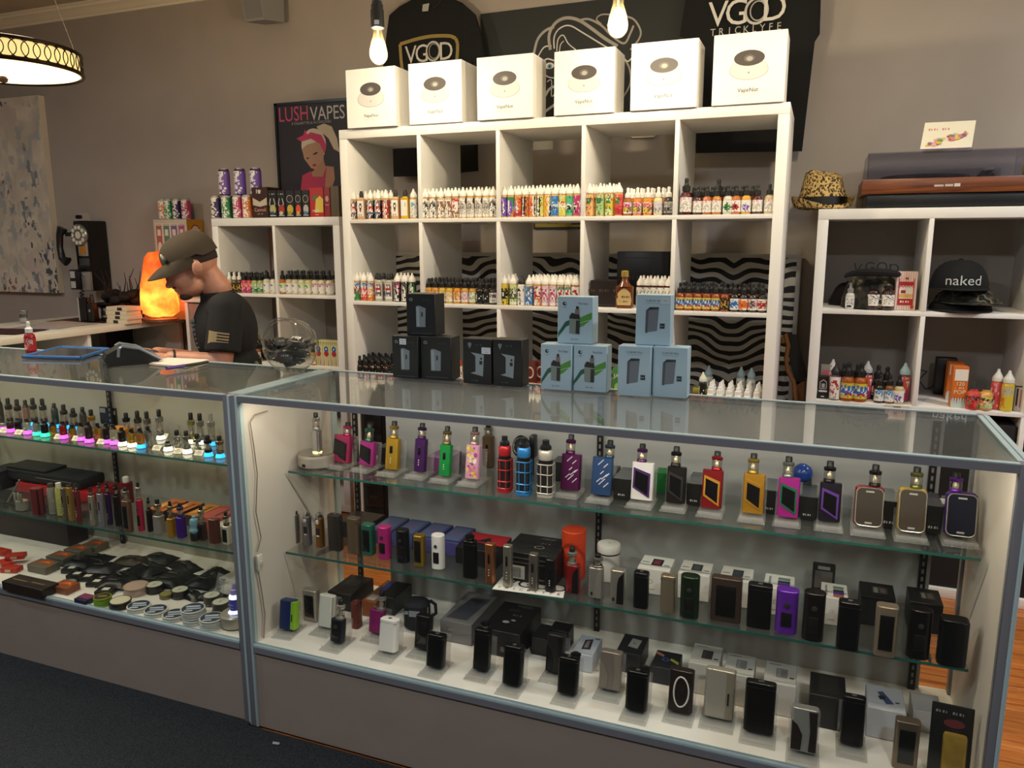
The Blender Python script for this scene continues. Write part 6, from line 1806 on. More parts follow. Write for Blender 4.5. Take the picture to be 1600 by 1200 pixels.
# laptop on the lower desk shelf
q = P(215, 540, y=0.05)
lx = -1.66
spawn('laptop', 'thin dark laptop lying on the desk compartment shelf', 'laptop', (-1.83, 0.26, 0.7005), [('base', MB().box(-0.17, 0.17, -0.12, 0.12, 0, 0.015, M('#1a1a1c', 0.4), 0.003)), ('keyboard', MB().box(-0.15, 0.15, -0.03, 0.10, 0.015, 0.0165, M('#0c0c0d', 0.6))), ('screen', MB().box(-0.17, 0.17, 0.12, 0.128, 0.015, 0.17, M('#151517', 0.3), 0.003))], rz=-0.3)

# ---- on the further glass counter
TZ = CZT + 0.0012
q = P(49, 551, z=TZ)
hh = HT(q.x, q.y, TZ, 502)
s = hh / 0.104
bt_ = bottle('W', 'rrrrrrrr/rwrrlllr/rrrrlllr/rriirrrr/riccirrr/riccirrr/rrrrrrrr', '#8a1f2c', '#d9d6d2', s)
spawn('liquid_bottle', 'red dropper bottle with white cap standing on the glass counter', 'bottle', (q.x, q.y, TZ), bt_, rz=0.2)
a, b, c, d = P(36, 560, z=TZ), P(126, 562, z=TZ), P(170, 548, z=TZ), P(97, 545, z=TZ)
fr = MB()
cs = [a, b, c, d]
for p0, p1 in zip(cs, cs[1:] + cs[:1]):
    fr.tube([p0 - a + Vector((0, 0, 0.006)), p1 - a + Vector((0, 0, 0.006))], 0.006, M('#2f5f9a', 0.4), 8)
gl = MB().add([tuple(p - a + Vector((0, 0, 0.008))) for p in cs], [(0, 1, 2, 3)], M('#3a3c40', 0.12))
bk = MB().add([tuple(p - a + Vector((0, 0, 0.001))) for p in cs] + [tuple(p - a + Vector((0, 0, 0.006))) for p in cs], [(3, 2, 1, 0), (4, 5, 6, 7), (0, 1, 5, 4), (1, 2, 6, 5), (2, 3, 7, 6), (3, 0, 4, 7)], M('#1d3050', 0.5))
spawn('tablet', 'tablet in a bright blue case lying on the glass counter', 'tablet', a, [('case_rim', fr), ('screen', gl), ('case_back', bk)])
# card terminal
q = P(196, 570, z=TZ)
ang = math.atan2((P(236, 562, z=TZ) - P(160, 568, z=TZ)).y, (P(236, 562, z=TZ) - P(160, 568, z=TZ)).x)
L = (P(240, 566, z=TZ) - P(158, 570, z=TZ)).length
body = MB()
prof = [(-L / 2, 0.0), (L * .42, 0.0), (L / 2, 0.012), (L * .48, 0.022), (L * .1, 0.052), (-L * .22, 0.062), (-L * .5, 0.040), (-L * .56, 0.02)]
body.prism(prof, -0.04, 0.04, M('#131315', 0.4))
sid = MB().tube([(L * .49, -0.0415, 0.016), (L * .12, -0.0415, 0.052), (-L * .20, -0.0415, 0.064), (-L * .27, -0.0415, 0.056), (-L * .30, -0.0415, 0.030)], 0.0055, M('#8f959b', 0.3, 0.4), 8)
sid2 = MB().tube([(L * .49, 0.0415, 0.016), (L * .12, 0.0415, 0.052), (-L * .20, 0.0415, 0.064), (-L * .27, 0.0415, 0.056)], 0.0055, M('#8f959b', 0.3, 0.4), 8)
kp = MB()
for i in range(4):
    for j in range(3):
        kp.box(-0.012 + i * 0.022, 0.004 + i * 0.022, -0.026 + j * 0.019, -0.012 + j * 0.019, 0, 0.003, M('#3d4147', 0.5), X=T(L * .05, 0, 0.047 - 0.0) @ R(0.20, 'Y'))
spawn('card_terminal', 'black and silver card payment terminal on the glass counter', 'card terminal', (q.x, q.y + 0.03, TZ + 0.0003), [('housing', body), ('side_trim', sid), ('side_trim', sid2), ('keypad', kp)], rz=ang)
# pad and pen
a, b, c, d = P(233, 570, z=TZ), P(290, 575, z=TZ), P(326, 564, z=TZ), P(262, 561, z=TZ)
pd = MB().add([tuple(p - a) for p in (a, b, c, d)] + [tuple(p - a + Vector((0, 0, 0.005))) for p in (a, b, c, d)], [(3, 2, 1, 0), (4, 5, 6, 7), (0, 1, 5, 4), (1, 2, 6, 5), (2, 3, 7, 6), (3, 0, 4, 7)], M('#efe3d6', 0.6))
spawn('paper_pad', 'white paper pad lying on the glass counter beside the terminal', 'paper', (a.x, a.y, TZ + 0.0003), [('pad', pd)])
a, b = P(260, 576, z=TZ + 0.01), P(325, 566, z=TZ + 0.01)
dv = b - a
spawn('ballpoint_pen', 'purple and black pen lying across the white pad', 'pen', (a.x, a.y, TZ + 0.0105), [('barrel', MB().tube([(0, 0, 0), tuple(dv * .42)], 0.0052, M('#4a2f8a', 0.3), 8)), ('cap', MB().tube([tuple(dv * .42), tuple(dv)], 0.0048, M('#17151a', 0.3), 8))])

# ---- glass jar of black packets
q = P(450, 584, z=TZ)
dep = (q - EYE).dot(FW)
JR = 43 * dep / FPX
q.y = max(q.y, CY0 + JR)
jp = [(0.0, -JR * .80), (JR * .55, -JR * .80), (JR * .80, -JR * .62), (JR * .97, -JR * .25), (JR * .99, JR * .10), (JR * .90, JR * .45), (JR * .72, JR * .70), (JR * .62, JR * .80), (JR * .62, JR * .90), (JR * .66, JR * .93), (JR * .66, JR * 1.0), (JR * .60, JR * 1.0)]
tilt = R(math.radians(8), 'Z') @ R(math.radians(60), 'X')
jm = MB().lathe(jp, JARG, 32, tilt)
jm.f, jm.m = jm.f[:-1], jm.m[:-1]
rim = MB().tube([(JR * .63 * math.cos(i * math.pi / 16), JR * .63 * math.sin(i * math.pi / 16), JR * .97) for i in range(32)], JR * .035, JARG, 6, True, X=tilt)
zmin = min(v[2] for v in jm.v)
jar = spawn('glass_jar', 'tilted round glass jar with open mouth full of black packets', 'jar', (q.x, q.y + 0.02, TZ - zmin + 0.0005), [('glass_body', jm), ('rim', rim)])
rnd = random.Random(2)
ctr = Vector((q.x, q.y + 0.02, TZ - zmin + 0.0005))
k = 0
while k < 30:
    o = Vector((rnd.uniform(-1, 1), rnd.uniform(-1, 1), rnd.uniform(-1, 0.25))) * JR * 0.75
    if o.length > JR * 0.66:
        continue
    col = ('#15171b', '#1d2026', '#2a2f36', '#241a1c', '#101114')[k % 5]
    pk = MB().box(-0.025, 0.025, -0.018, 0.018, -0.005, 0.005, M(col, 0.3), 0.004, seg=1)
    pa = MB().art([('q', 0, 0, 0.026, 0.008, '#8f969c')], T(0, 0, 0.0052) @ R(-math.pi / 2, 'X'))
    spawn('black_packet', 'shiny black packet lying in the tilted glass jar', 'packet', ctr + o, [('sachet', pk), ('print', pa)], rx=rnd.uniform(-.9, .9), rz=rnd.uniform(0, 6), group='black packets in the glass jar')
    k += 1

# ================================================================== THE SEATED MAN
PYC = 0.0
PA = math.radians(46)
PO = Vector((-0.42, -0.50, 0.0))
_pn = Vector((-math.sin(PA), math.cos(PA), 0))     # his right side, away from the camera


def bp(u, v, y=0.0):
    """place in his own frame (facing -x) seen at pixel u,v in the upright plane y"""
    r = FW + RT * ((u - 800) / FPX) + UP * ((600 - v) / FPX)
    k = (PO + _pn * y - EYE).dot(_pn) / r.dot(_pn)
    return R(-PA, 'Z') @ (EYE + r * k - PO)


def remesh(mb, vox, it, name):
    me = mb.mesh('t')
    o = bpy.data.objects.new('t', me)
    C.objects.link(o)
    m_ = o.modifiers.new('r', 'REMESH')
    m_.mode = 'VOXEL'
    m_.voxel_size = vox
    s_ = o.modifiers.new('s', 'SMOOTH')
    s_.iterations = it
    s_.factor = 0.5
    bpy.context.view_layer.update()
    dg = bpy.context.evaluated_depsgraph_get()
    out = bpy.data.meshes.new_from_object(o.evaluated_get(dg))
    bpy.data.objects.remove(o)
    out.name = name
    out.shade_smooth()
    return out


def limb(mb, a, b, ra, rb, mat, caps=(True, True), n=18):
    a, b = Vector(a), Vector(b)
    d = b - a
    X = T(*a) @ d.to_track_quat('Z', 'Y').to_matrix().to_4x4()
    mb.lathe([(ra, 0), (rb, d.length)], mat, n, X)
    for c, r_, f in ((a, ra, caps[0]), (b, rb, caps[1])):
        if f:
            mb.ball(tuple(c), r_ * 0.995, mat, 16)


def skin_nodes(nt, b):
    tc = nt.nodes.new('ShaderNodeTexCoord')
    n = nt.nodes.new('ShaderNodeTexNoise')
    n.inputs['Scale'].default_value = 35
    nt.links.new(tc.outputs['Object'], n.inputs['Vector'])
    r = nt.nodes.new('ShaderNodeValToRGB')
    r.color_ramp.elements[0].color = (*lin('#b07a62'), 1)
    r.color_ramp.elements[1].color = (*lin('#c89078'), 1)
    nt.links.new(n.outputs['Fac'], r.inputs[0])
    nt.links.new(r.outputs[0], b.inputs['Base Color'])
    b.inputs['Roughness'].default_value = 0.5
    b.inputs['Subsurface Weight'].default_value = 0.08
    b.inputs['Subsurface Radius'].default_value = (0.01, 0.004, 0.002)


SKIN = tex('skin', skin_nodes)
HC = bp(298, 411)                              # head centre
HT_ = R(math.radians(-24), 'Y')                # head bowed towards -x
HM = T(*HC) @ HT_
bd = MB()
E_ = lambda c, r_: bd.ball(c, r_, SKIN, 20, HM)
E_((0.010, 0, 0.010), (0.098, 0.076, 0.092))     # cranium
E_((-0.046, 0, -0.040), (0.056, 0.063, 0.080))   # face
E_((-0.040, 0, -0.082), (0.056, 0.055, 0.044))   # jaw
E_((-0.078, 0, -0.104), (0.022, 0.026, 0.020))   # chin
E_((-0.094, 0, 0.004), (0.014, 0.042, 0.012))    # brow
E_((-0.104, 0, -0.026), (0.012, 0.011, 0.026))   # nose bridge
E_((-0.114, 0, -0.044), (0.016, 0.016, 0.013))   # nose tip
E_((-0.096, 0, -0.070), (0.012, 0.022, 0.007))   # lips
E_((-0.092, 0, -0.082), (0.012, 0.020, 0.007))
for s_ in (-1, 1):
    E_((-0.080, 0.030 * s_, -0.008), (0.016, 0.018, 0.012))
    E_((-0.062, 0.037 * s_, -0.046), (0.032, 0.020, 0.034))
    bd.ball((0.012, 0.082 * s_, -0.024), (0.019, 0.009, 0.032), SKIN, 16, HM @ R(0.25, 'Y'))
    bd.ball((0.020, 0.091 * s_, -0.016), (0.018, 0.006, 0.026), SKIN, 16, HM @ R(0.25, 'Y'))
nb = bp(339, 451)
limb(bd, HM @ Vector((0.035, 0, -0.055)), nb, 0.050, 0.058, SKIN)
LS, RS = Vector((nb.x + 0.02, PYC - 0.165, nb.z - 0.065)), Vector((nb.x + 0.02, PYC + 0.165, nb.z - 0.065))
chest = Vector((nb.x + 0.015, PYC, nb.z - 0.17))
belly = Vector((nb.x + 0.035, PYC, nb.z - 0.38))
pelv = Vector((nb.x + 0.06, PYC, 0.545))
bd.ball(tuple(chest), (0.095, 0.130, 0.13), SKIN, 20)
bd.ball(tuple(belly), (0.095, 0.125, 0.18), SKIN, 20)
bd.ball(tuple(pelv), (0.125, 0.165, 0.12), SKIN, 20)
LE = bp(346, 568, -0.20)
LW = bp(268, 560, -0.13)
RE = Vector((RS.x - 0.04, PYC + 0.21, RS.z - 0.27))
RW = bp(246, 553, 0.04)
for a, e, w_ in ((LS, LE, LW), (RS, RE, RW)):
    limb(bd, a, e, 0.052, 0.042, SKIN)
    limb(bd, e, w_, 0.043, 0.029, SKIN)
# hands: palm and five curled fingers each
for side, w_, e in ((-1, LW, LE), (1, RW, RE)):
    f = (w_ - e).normalized()
    lat = Vector((0, 0, 1)).cross(f).normalized()
    up_ = f.cross(lat)
    pm_ = w_ + f * 0.045
    bd.ball((0, 0, 0), (0.048, 0.040, 0.017), SKIN, 16, T(*pm_) @ Matrix((f, lat, up_)).transposed().to_4x4())
    for k in range(4):
        o_ = (k - 1.5) * 0.019
        l_ = (0.034, 0.040, 0.038, 0.030)[k]
        r0 = pm_ + f * 0.035 + lat * o_
        r1 = r0 + f * l_ - up_ * 0.008
        r2 = r1 + f * l_ * 0.55 - up_ * 0.020
        limb(bd, r0, r1, 0.0092, 0.0086, SKIN, n=10)
        limb(bd, r1, r2, 0.0086, 0.0072, SKIN, n=10)
    th = pm_ - f * 0.015 + lat * (-0.030 * side)
    t1 = th + f * 0.032 + lat * (-0.020 * side) - up_ * 0.006
    limb(bd, th, t1, 0.012, 0.010, SKIN, n=10)
    limb(bd, t1, t1 + f * 0.028 - up_ * 0.008, 0.010, 0.008, SKIN, n=10)
for s_ in (-1, 1):
    kn = pelv + Vector((-0.40, 0.11 * s_, -0.03))
    an = kn + Vector((0.03, 0.0, -0.43))
    limb(bd, pelv + Vector((0, 0.09 * s_, -0.01)), kn, 0.085, 0.062, SKIN)
    limb(bd, kn, an, 0.06, 0.042, SKIN)
    limb(bd, an + Vector((0.03, 0, -0.045)), an + Vector((-0.13, 0, -0.06)), 0.04, 0.03, SKIN)
body_me = remesh(bd, 0.0055, 3, 'body')
# clothes
tee = MB()
TEE = M('#0e0f12', 0.85, noise=0.15, scale=60)
tee.ball(tuple(chest + Vector((0.008, 0, 0.0))), (0.128, 0.165, 0.165), TEE, 24)
tee.ball(tuple(chest + Vector((0.01, 0, 0.09))), (0.085, 0.135, 0.075), TEE, 24)
tee.ball(tuple(belly), (0.130, 0.158, 0.20), TEE, 24)
limb(tee, belly, pelv + Vector((0, 0, -0.03)), 0.135, 0.145, TEE, (False, False), 24)
limb(tee, nb + Vector((0.0, 0, -0.012)), chest, 0.066, 0.09, TEE, (False, True), 24)
for a, e, k_ in ((LS, LE, 0.80), (RS, RE, 0.80)):
    limb(tee, chest + (a - chest) * 0.5 + Vector((0, 0, 0.03)), a, 0.075, 0.064, TEE)
    limb(tee, a, a + (e - a) * k_, 0.063, 0.068, TEE, (True, False), 24)
tee_me = remesh(tee, 0.0065, 4, 'shirt')
pants = MB()
DEN = M('#1d222b', 0.9, noise=0.2, scale=120)
pants.ball(tuple(pelv), (0.138, 0.178, 0.125), DEN, 20)
for s_ in (-1, 1):
    kn = pelv + Vector((-0.40, 0.11 * s_, -0.03))
    an = kn + Vector((0.03, 0.0, -0.43))
    limb(pants, pelv + Vector((0, 0.09 * s_, -0.01)), kn, 0.098, 0.074, DEN)
    limb(pants, kn, an, 0.073, 0.06, DEN, (True, False))
pants_me = remesh(pants, 0.009, 3, 'trousers')
# cap
CAPC = M('#3d3327', 0.9, noise=0.1, scale=120)
cm = HM @ T(0.010, 0, 0.026) @ R(math.radians(-1), 'Y')
dome = MB()
n, kk = 32, 8
vs, fs = [], []
for j in range(kk + 1):
    t = j / kk * math.pi / 2
    for i in range(n):
        a = 2 * math.pi * i / n
        c_ = math.cos(t) ** 0.75 if j < kk else 0
        fr_ = 1.0 + 0.05 * max(0, -math.cos(a)) * math.sin(2 * t)
        vs.append((0.110 * c_ * math.cos(a) * fr_, 0.088 * c_ * math.sin(a), 0.094 * math.sin(t) - (0.016 if j == 0 and math.cos(a) > 0.2 else 0)))
for j in range(kk):
    for i in range(n):
        fs.append((j * n + i, j * n + (i + 1) % n, (j + 1) * n + (i + 1) % n, (j + 1) * n + i))
dome.add(vs, fs, CAPC, cm)
vis = MB()
vs, fs = [], []
for s_ in (0, 1):
    for q_ in range(4):
        for i in range(15):
            a = math.pi / 2 + math.pi * i / 14
            ext = q_ / 3 * 0.080 * max(0, -math.cos(a)) ** 0.55
            yv = 0.086 * math.sin(a)
            vs.append((0.107 * math.cos(a) - ext, yv, 0.010 - 0.0045 * s_ - 0.020 * (yv / 0.086) ** 2 * q_ / 3 - 0.026 * (q_ / 3) ** 1.5))
for s_ in (0, 1):
    for q_ in range(3):
        for i in range(14):
            b0 = s_ * 60 + q_ * 15 + i
            f = (b0, b0 + 15, b0 + 16, b0 + 1)
            fs.append(f if s_ else f[::-1])
for i in range(14):
    fs.append((45 + i, 46 + i, 106 + i, 105 + i))
vis.add(vs, fs, CAPC, cm)
logo = MB().ball((-0.094, -0.050, 0.036), (0.006, 0.016, 0.018), M('#a8a49a', 0.8), 10, cm).ball((-0.090, -0.058, 0.030), (0.006, 0.010, 0.010), M('#5a564e', 0.8), 10, cm)
hair = MB()
HAIR = M('#2b201a', 0.9, noise=0.3, scale=300)
vs, fs = [], []
for j in range(7):
    z = 0.030 - j * 0.0085
    k_ = math.sqrt(max(0.0, 1 - ((z - 0.010) / 0.092) ** 2)) * 1.022
    for i in range(21):
        a = math.radians(-118 + 236 * i / 20)
        zz_ = z + (0.018 * (abs(a) / 2.06) ** 2 if j else 0)
        vs.append((0.010 + 0.098 * k_ * math.cos(a), 0.076 * k_ * math.sin(a), zz_))
for j in range(6):
    for i in range(20):
        fs.append((j * 21 + i, (j + 1) * 21 + i, (j + 1) * 21 + i + 1, j * 21 + i + 1))
hair.add(vs, fs, HAIR, HM)
brd = MB().ball((-0.072, 0, -0.106), (0.031, 0.036, 0.021), M('#4b3a30', 0.9, noise=0.4, scale=400), 16, HM).ball((-0.098, 0, -0.0605), (0.012, 0.026, 0.005), M('#4b3a30', 0.9), 12, HM)
eye = MB()
for s_ in (-1, 1):
    eye.ball((-0.0935, 0.031 * s_, -0.0085), (0.006, 0.013, 0.004), M('#20150f', 0.5), 10, HM).ball((-0.100, 0.032 * s_, 0.008), (0.007, 0.018, 0.0035), M('#2b201a', 0.8), 10, HM)
# flag and prints on the shirt
GOLD = '#a3906a'
sd = (LE - LS).normalized()
mid = LS + sd * (LE - LS).length * 0.56
flag = MB()
rw = 0.0685
X = T(mid.x, mid.y, mid.z) @ R(math.atan2(sd.x, -sd.z) * -1.0, 'Y')
k0 = 13
for j in range(6):
    z0, z1 = 0.030 - j * 0.0115, 0.030 - j * 0.0115 - 0.0062
    for i in range(k0):
        if j >= 4 and i > 5:
            continue
        a0, a1 = -1.05 + i * 0.095, -1.05 + (i + 1) * 0.095
        if j < 4 and i < 6:
            z1_ = z0 - 0.0115
        else:
            z1_ = z1
        flag.add([(rw * math.sin(a), -rw * math.cos(a), z) for a, z in ((a0, z1_), (a1, z1_), (a1, z0), (a0, z0))], [(0, 1, 2, 3)], GOLD, X)
tt_, tf_ = text_data('ANCC')
flag.add([(rw * math.sin(-0.22 + a * 0.017 / rw), -rw * math.cos(-0.22 + a * 0.017 / rw), -0.026 + b * 0.017) for a, b, c in tt_], tf_, '#b9b2a4', X)
bprint = MB()
rnd = random.Random(9)
for i in range(30):
    a = rnd.uniform(-0.9, 0.55)
    z = rnd.uniform(-0.30, -0.02)
    base = chest if z > -0.12 else belly
    c_ = Vector((chest.x + 0.02, PYC, chest.z + z))
    rx_ = 0.118
    p = Vector((c_.x + rx_ * math.cos(a), PYC + 0.150 * math.sin(a), c_.z))
    bprint.ball(tuple(p), (0.012, 0.018, rnd.uniform(0.004, 0.016)), M(('#6f6552', '#4a4437', '#93876d')[i % 3], 0.85), 7)
fprint = MB()
for i in range(7):
    p = chest + Vector((-0.118 + 0.003 * i, -0.050, 0.045 - 0.018 * i))
    fprint.ball(tuple(p), (0.010, 0.006, 0.012 - 0.001 * i), M('#5d6265', 0.85), 7)
wr = MB().tube([tuple(LW + (LW - LE).normalized() * -0.012 + Vector((0, 0.033 * math.cos(i * math.pi / 8), 0.033 * math.sin(i * math.pi / 8)))) for i in range(16)], 0.0045, BLACK, 6, True)
org = Vector((0, 0, 0))


def rel(me):
    if isinstance(me, MB):
        me.v = [tuple(Vector(v) - org) for v in me.v]
        return me
    me.transform(T(*(-org)))
    return me


man = link('person', rel(body_me), None, PO, (0, 0, PA))
tag(man, 'seated man in black shirt and brown cap looking down, writing at the counter', 'person')
for nm, me in (('shirt', tee_me), ('trousers', pants_me), ('cap_crown', dome), ('cap_visor', vis), ('cap_logo', logo), ('hair', hair), ('beard', brd), ('eyelids', eye), ('sleeve_flag_print', flag), ('back_print', bprint), ('chest_print', fprint), ('wristband', wr)):
    me = rel(me)
    link(nm, me if not isinstance(me, MB) else me.mesh(nm), man)
# stool under him
st = [('seat', MB().lathe([(0.15, 0.360), (0.165, 0.365), (0.165, 0.393), (0.15, 0.403), (0.0, 0.405)], M('#1a1a1a', 0.5), 24)), ('column', MB().lathe([(0.025, 0.05), (0.025, 0.360)], CHROME, 14))]
for i in range(5):
    a = i * 2 * math.pi / 5
    st.append(('foot', MB().tube([(0, 0, 0.055), (0.22 * math.cos(a), 0.22 * math.sin(a), 0.02)], [0.02, 0.014], M('#222222', 0.4), 8)))
spawn('stool', 'black swivel stool under the seated man', 'stool', tuple(PO + R(PA, 'Z') @ Vector((pelv.x, 0, 0))), st)

# ================================================================== VAPORIZERS IN THE GLASS COUNTERS
def tank_parts(h, r, col, tip='#121212', gl=True, z=0.0, x=0.0, y=0.0):
    X = T(x, y, z)
    c = M(col, 0.28, 0.7)
    base = MB().lathe([(r * .82, 0), (r, h * .03), (r, h * .14), (r * .9, h * .18)], c, 14, X)
    glass = MB().lathe([(r * .95, h * .18), (r * .98, h * .22), (r * .98, h * .50), (r * .95, h * .54)], TANKG if gl else M('#5a5650', 0.2), 14, X)
    core = MB().lathe([(r * .5, h * .18), (r * .55, h * .36), (r * .3, h * .54)], M('#d9cdb8', 0.25, 0.6), 10, X)
    top = MB().lathe([(r * .98, h * .54), (r * 1.06, h * .57), (r * 1.06, h * .70), (r * .8, h * .74)], c, 14, X)
    drip = MB().lathe([(r * .62, h * .74), (r * .62, h * .96), (r * .5, h), (0, h)], M(tip, 0.4), 12, X)
    return [('tank_base', base), ('tank_glass', glass), ('tank_core', core), ('tank_cap', top), ('drip_tip', drip)]


def mod_parts(w, d, h, style, col, col2='#141414', tank=None, metal=0.35):
    C1, C2 = M(col, 0.32, metal), M(col2 or '#141414', 0.32, 0.2)
    ps = []
    rr = min(w, d) * 0.28
    f = -d / 2 - 0.0004
    if style == 'alien':
        ps.append(('body', MB().rbox(w, d, h, rr, C1)))
        o = [(-w * .40, h * .86), (-w * .40, h * .32), (w * .38, h * .08), (w * .38, h * .72)]
        i_ = [(-w * .31, h * .78), (-w * .31, h * .36), (w * .29, h * .16), (w * .29, h * .66)]
        ps.append(('front_frame', MB().prism(o, f - 0.002, f + 0.003, C2)))
        ps.append(('screen', MB().prism(i_, f - 0.0028, f, M('#100e10', 0.15)), 1))
    elif style == 'slim':
        ps.append(('body', MB().rbox(w, d, h, rr, C1)))
        ps.append(('screen', MB().box(-w * .12, w * .12, f - 0.001, f + 0.002, h * .52, h * .76, M('#17120e', 0.2), 0.001)))
        for k in range(3):
            ps.append(('button', MB().lathe([(0.0016, 0), (0.0016, 0.001), (0, 0.001)], M('#d9d2c4', 0.3), 8, T(0, f, h * (.22 + .07 * k)) @ R(math.pi / 2, 'X'))))
    elif style == 'tri':
        ps.append(('body', MB().rbox(w, d, h * .86, rr, C1)))
        ps.append(('head_ring', MB().lathe([(w * .42, h * .84), (w * .48, h * .88), (w * .44, h * .96), (w * .2, h), (0, h)], CHROME, 14)))
        ps.append(('fire_button', MB().lathe([(w * .32, 0), (w * .32, 0.002), (w * .22, 0.004), (0, 0.004)], M('#e4e2e4', 0.15, 0.8), 14, T(0, f, h * .76) @ R(math.pi / 2, 'X'))))
        ps.append(('screen', MB().box(-w * .26, w * .26, f - 0.001, f + 0.002, h * .38, h * .58, M('#1c1512', 0.2))))
        ps.append(('screen_bar', MB().box(-w * .2, w * .2, f - 0.0014, f, h * .34, h * .37, M('#e9e4da', 0.3))))
    elif style == 'cage':
        ps.append(('body', MB().rbox(w * .94, d * .92, h, rr, M('#161313', 0.5))))
        cg = []
        for z in (0.012, h * .34, h * .68, h * .97):
            pts = []
            for cx, cy, a0 in ((w / 2 - rr, d / 2 - rr, 0), (-w / 2 + rr, d / 2 - rr, 90), (-w / 2 + rr, -d / 2 + rr, 180), (w / 2 - rr, -d / 2 + rr, 270)):
                for k in range(4):
                    a = math.radians(a0 + 30 * k)
                    pts.append((cx + rr * math.cos(a), cy + rr * math.sin(a), z))
            ps.append(('cage_band', MB().tube(pts, 0.0017, C1, 5, True)))
        for x, y in ((-w / 2 + .002, -d * .12), (-w * .18, -d / 2), (w * .26, -d / 2), (w / 2, -d * .1), (w / 2, d * .3)):
            ps.append(('cage_bar', MB().tube([(x, y, 0.006), (x, y, h * .98)], 0.0016, C1, 5)))
        ps.append(('base_plate', MB().rbox(w, d, 0.008, rr, C1)))
        return ps + [('tank_base', MB().lathe([(w * .40, h), (w * .46, h + .004), (w * .46, h + .008)], M('#161313', .4), 14)),
                     ('tank_sleeve', MB().lathe([(w * .44, h + .008), (w * .47, h + .010), (w * .47, h + .030), (w * .40, h + .034)], C1, 12)),
                     ('tank_cap', MB().lathe([(w * .36, h + .034), (w * .36, h + .042), (w * .22, h + .048), (w * .22, h + .058), (0, h + .058)], M('#17171a', .3), 12))]
    elif style == 'tab':
        ps.append(('body', MB().rbox(w, d, h, min(w * .2, d * .48), C1, top=0.004)))
        pl = MB()
        k = w * .2
        o = []
        for cx, cz, a0 in ((w * .46 - k, h * .97 - k, 0), (-w * .46 + k, h * .97 - k, 90), (-w * .46 + k, h * .03 + k, 180), (w * .46 - k, h * .03 + k, 270)):
            for j in range(5):
                a = math.radians(a0 + 22.5 * j)
                o.append((cx + k * math.cos(a), cz + k * math.sin(a)))
        ps.append(('face_plate', MB().prism(o, f - 0.0025, f + 0.002, C2)))
        ps.append(('plate_rim', MB().tube([(a, f - 0.0025, b) for a, b in o], 0.0012, M('#b9b2a6', .3, .6), 5, True), 1))
        ps.append(('marks', MB().art([('r', -w * .14, h * .86, w * .14, h * .90, '#b9b4ac'), ('r', -w * .12, h * .09, w * .12, h * .13, '#b9b4ac')], T(0, f - 0.003, 0)), 1))
    elif style == 'swirl':
        ps.append(('body', MB().rbox(w, d, h, rr, C1)))
        sl = []
        for k, (x, z, l) in enumerate(((-.18, .80, .26), (.10, .74, .20), (-.22, .34, .22), (-.10, .28, .30), (.02, .42, .28), (.14, .22, .24), (.22, .50, .18), (-.05, .56, .16))):
            sl.append(('l', [(w * x, h * z), (w * (x + l), h * (z + l * .55))], w * .045, '#c9c2cc'))
        ps.append(('silver_slashes', MB().art(sl, T(0, f, 0), 0.00008)))
    elif style == 'floral':
        ps.append(('body', MB().rbox(w, d, h, rr, C1)))
        rn = random.Random(8)
        ps.append(('flower_print', MB().art([('e', rn.uniform(-.32, .32) * w, rn.uniform(.08, .92) * h, rn.uniform(.07, .15) * w, rn.uniform(.03, .07) * h, rn.choice(['#c9a23c', '#b03a86', '#e8d8d0', '#8a4a9a', '#d8c860', '#d06a9a'])) for _ in range(40)], T(0, f, 0), .00002)))
    elif style == 'round':
        ps.append(('body', MB().rbox(w, d, h, min(w, d) * .46, C1, seg=5)))
        ps.append(('screen', MB().box(-w * .24, w * .24, f - 0.001, f + d * .3, h * .18, h * .52, M('#1a1714', 0.2), 0.002)))
        ps.append(('fire_button', MB().lathe([(w * .13, 0), (w * .13, 0.002), (0, 0.003)], M('#4d4742', 0.3, .5), 12, T(0, f, h * .70) @ R(math.pi / 2, 'X'))))
    elif style == 'door':
        ps.append(('body', MB().rbox(w, d, h, rr, C1)))
        ps.append(('side_door', MB().prism([(-w * .02, h * .03), (w * .46, h * .03), (w * .46, h * .97), (w * .12, h * .80), (w * .02, h * .6)], f - 0.001, f + .003, C2)))
        ps.append(('button', MB().box(-w * .30, -w * .16, f - 0.001, f + .001, h * .10, h * .20, M('#2a2624', 0.3))))
    elif style == 'ring':
        ps.append(('body', MB().rbox(w, d, h, rr, C1)))
        ps.append(('oval_ring', MB().tube([(w * .34 * math.cos(a) * (1 if math.cos(a) > 0 else .8), f - 0.001, h * .5 + h * .36 * math.sin(a)) for a in [k * math.pi / 10 for k in range(20)]], w * .035, M('#d9d4cc', .3), 6, True)))
        ps.append(('screen', MB().box(-w * .18, w * .18, f - 0.0006, f + .001, h * .28, h * .70, M('#241c1a', 0.2))))
    elif style == 'frame':
        ps.append(('body', MB().rbox(w, d, h, rr, C1)))
        ps.append(('screen', MB().box(-w * .32, w * .32, f - 0.001, f + .002, h * .14, h * .84, M('#14110f', 0.15), 0.001)))
    elif style == 'wave':
        ps.append(('body', MB().rbox(w, d, h, rr, C1)))
        ps.append(('panel', MB().prism([(-w * .46, h * .04), (-w * .10, h * .04), (-w * .06, h * .4), (-w * .26, h * .62), (-w * .46, h * .70)], f - 0.001, f + .002, C2)))
        ps.append(('panel', MB().prism([(w * .18, h * .04), (w * .46, h * .04), (w * .46, h * .96), (w * .14, h * .96), (w * .22, h * .5)], f - 0.001, f + .002, C2)))
    elif style == 'leather':
        ps.append(('body', MB().rbox(w, d, h, min(w, d) * .44, M(col, 0.75, 0, noise=0.12, scale=220), seg=5)))
        ps.append(('spine', MB().box(w * .28, w * .47, f + d * .1, d * .4, 0.002, h * .99, C2, 0.002)))
    elif style == 'two':
        ps.append(('body', MB().rbox(w, d, h, rr, C1)))
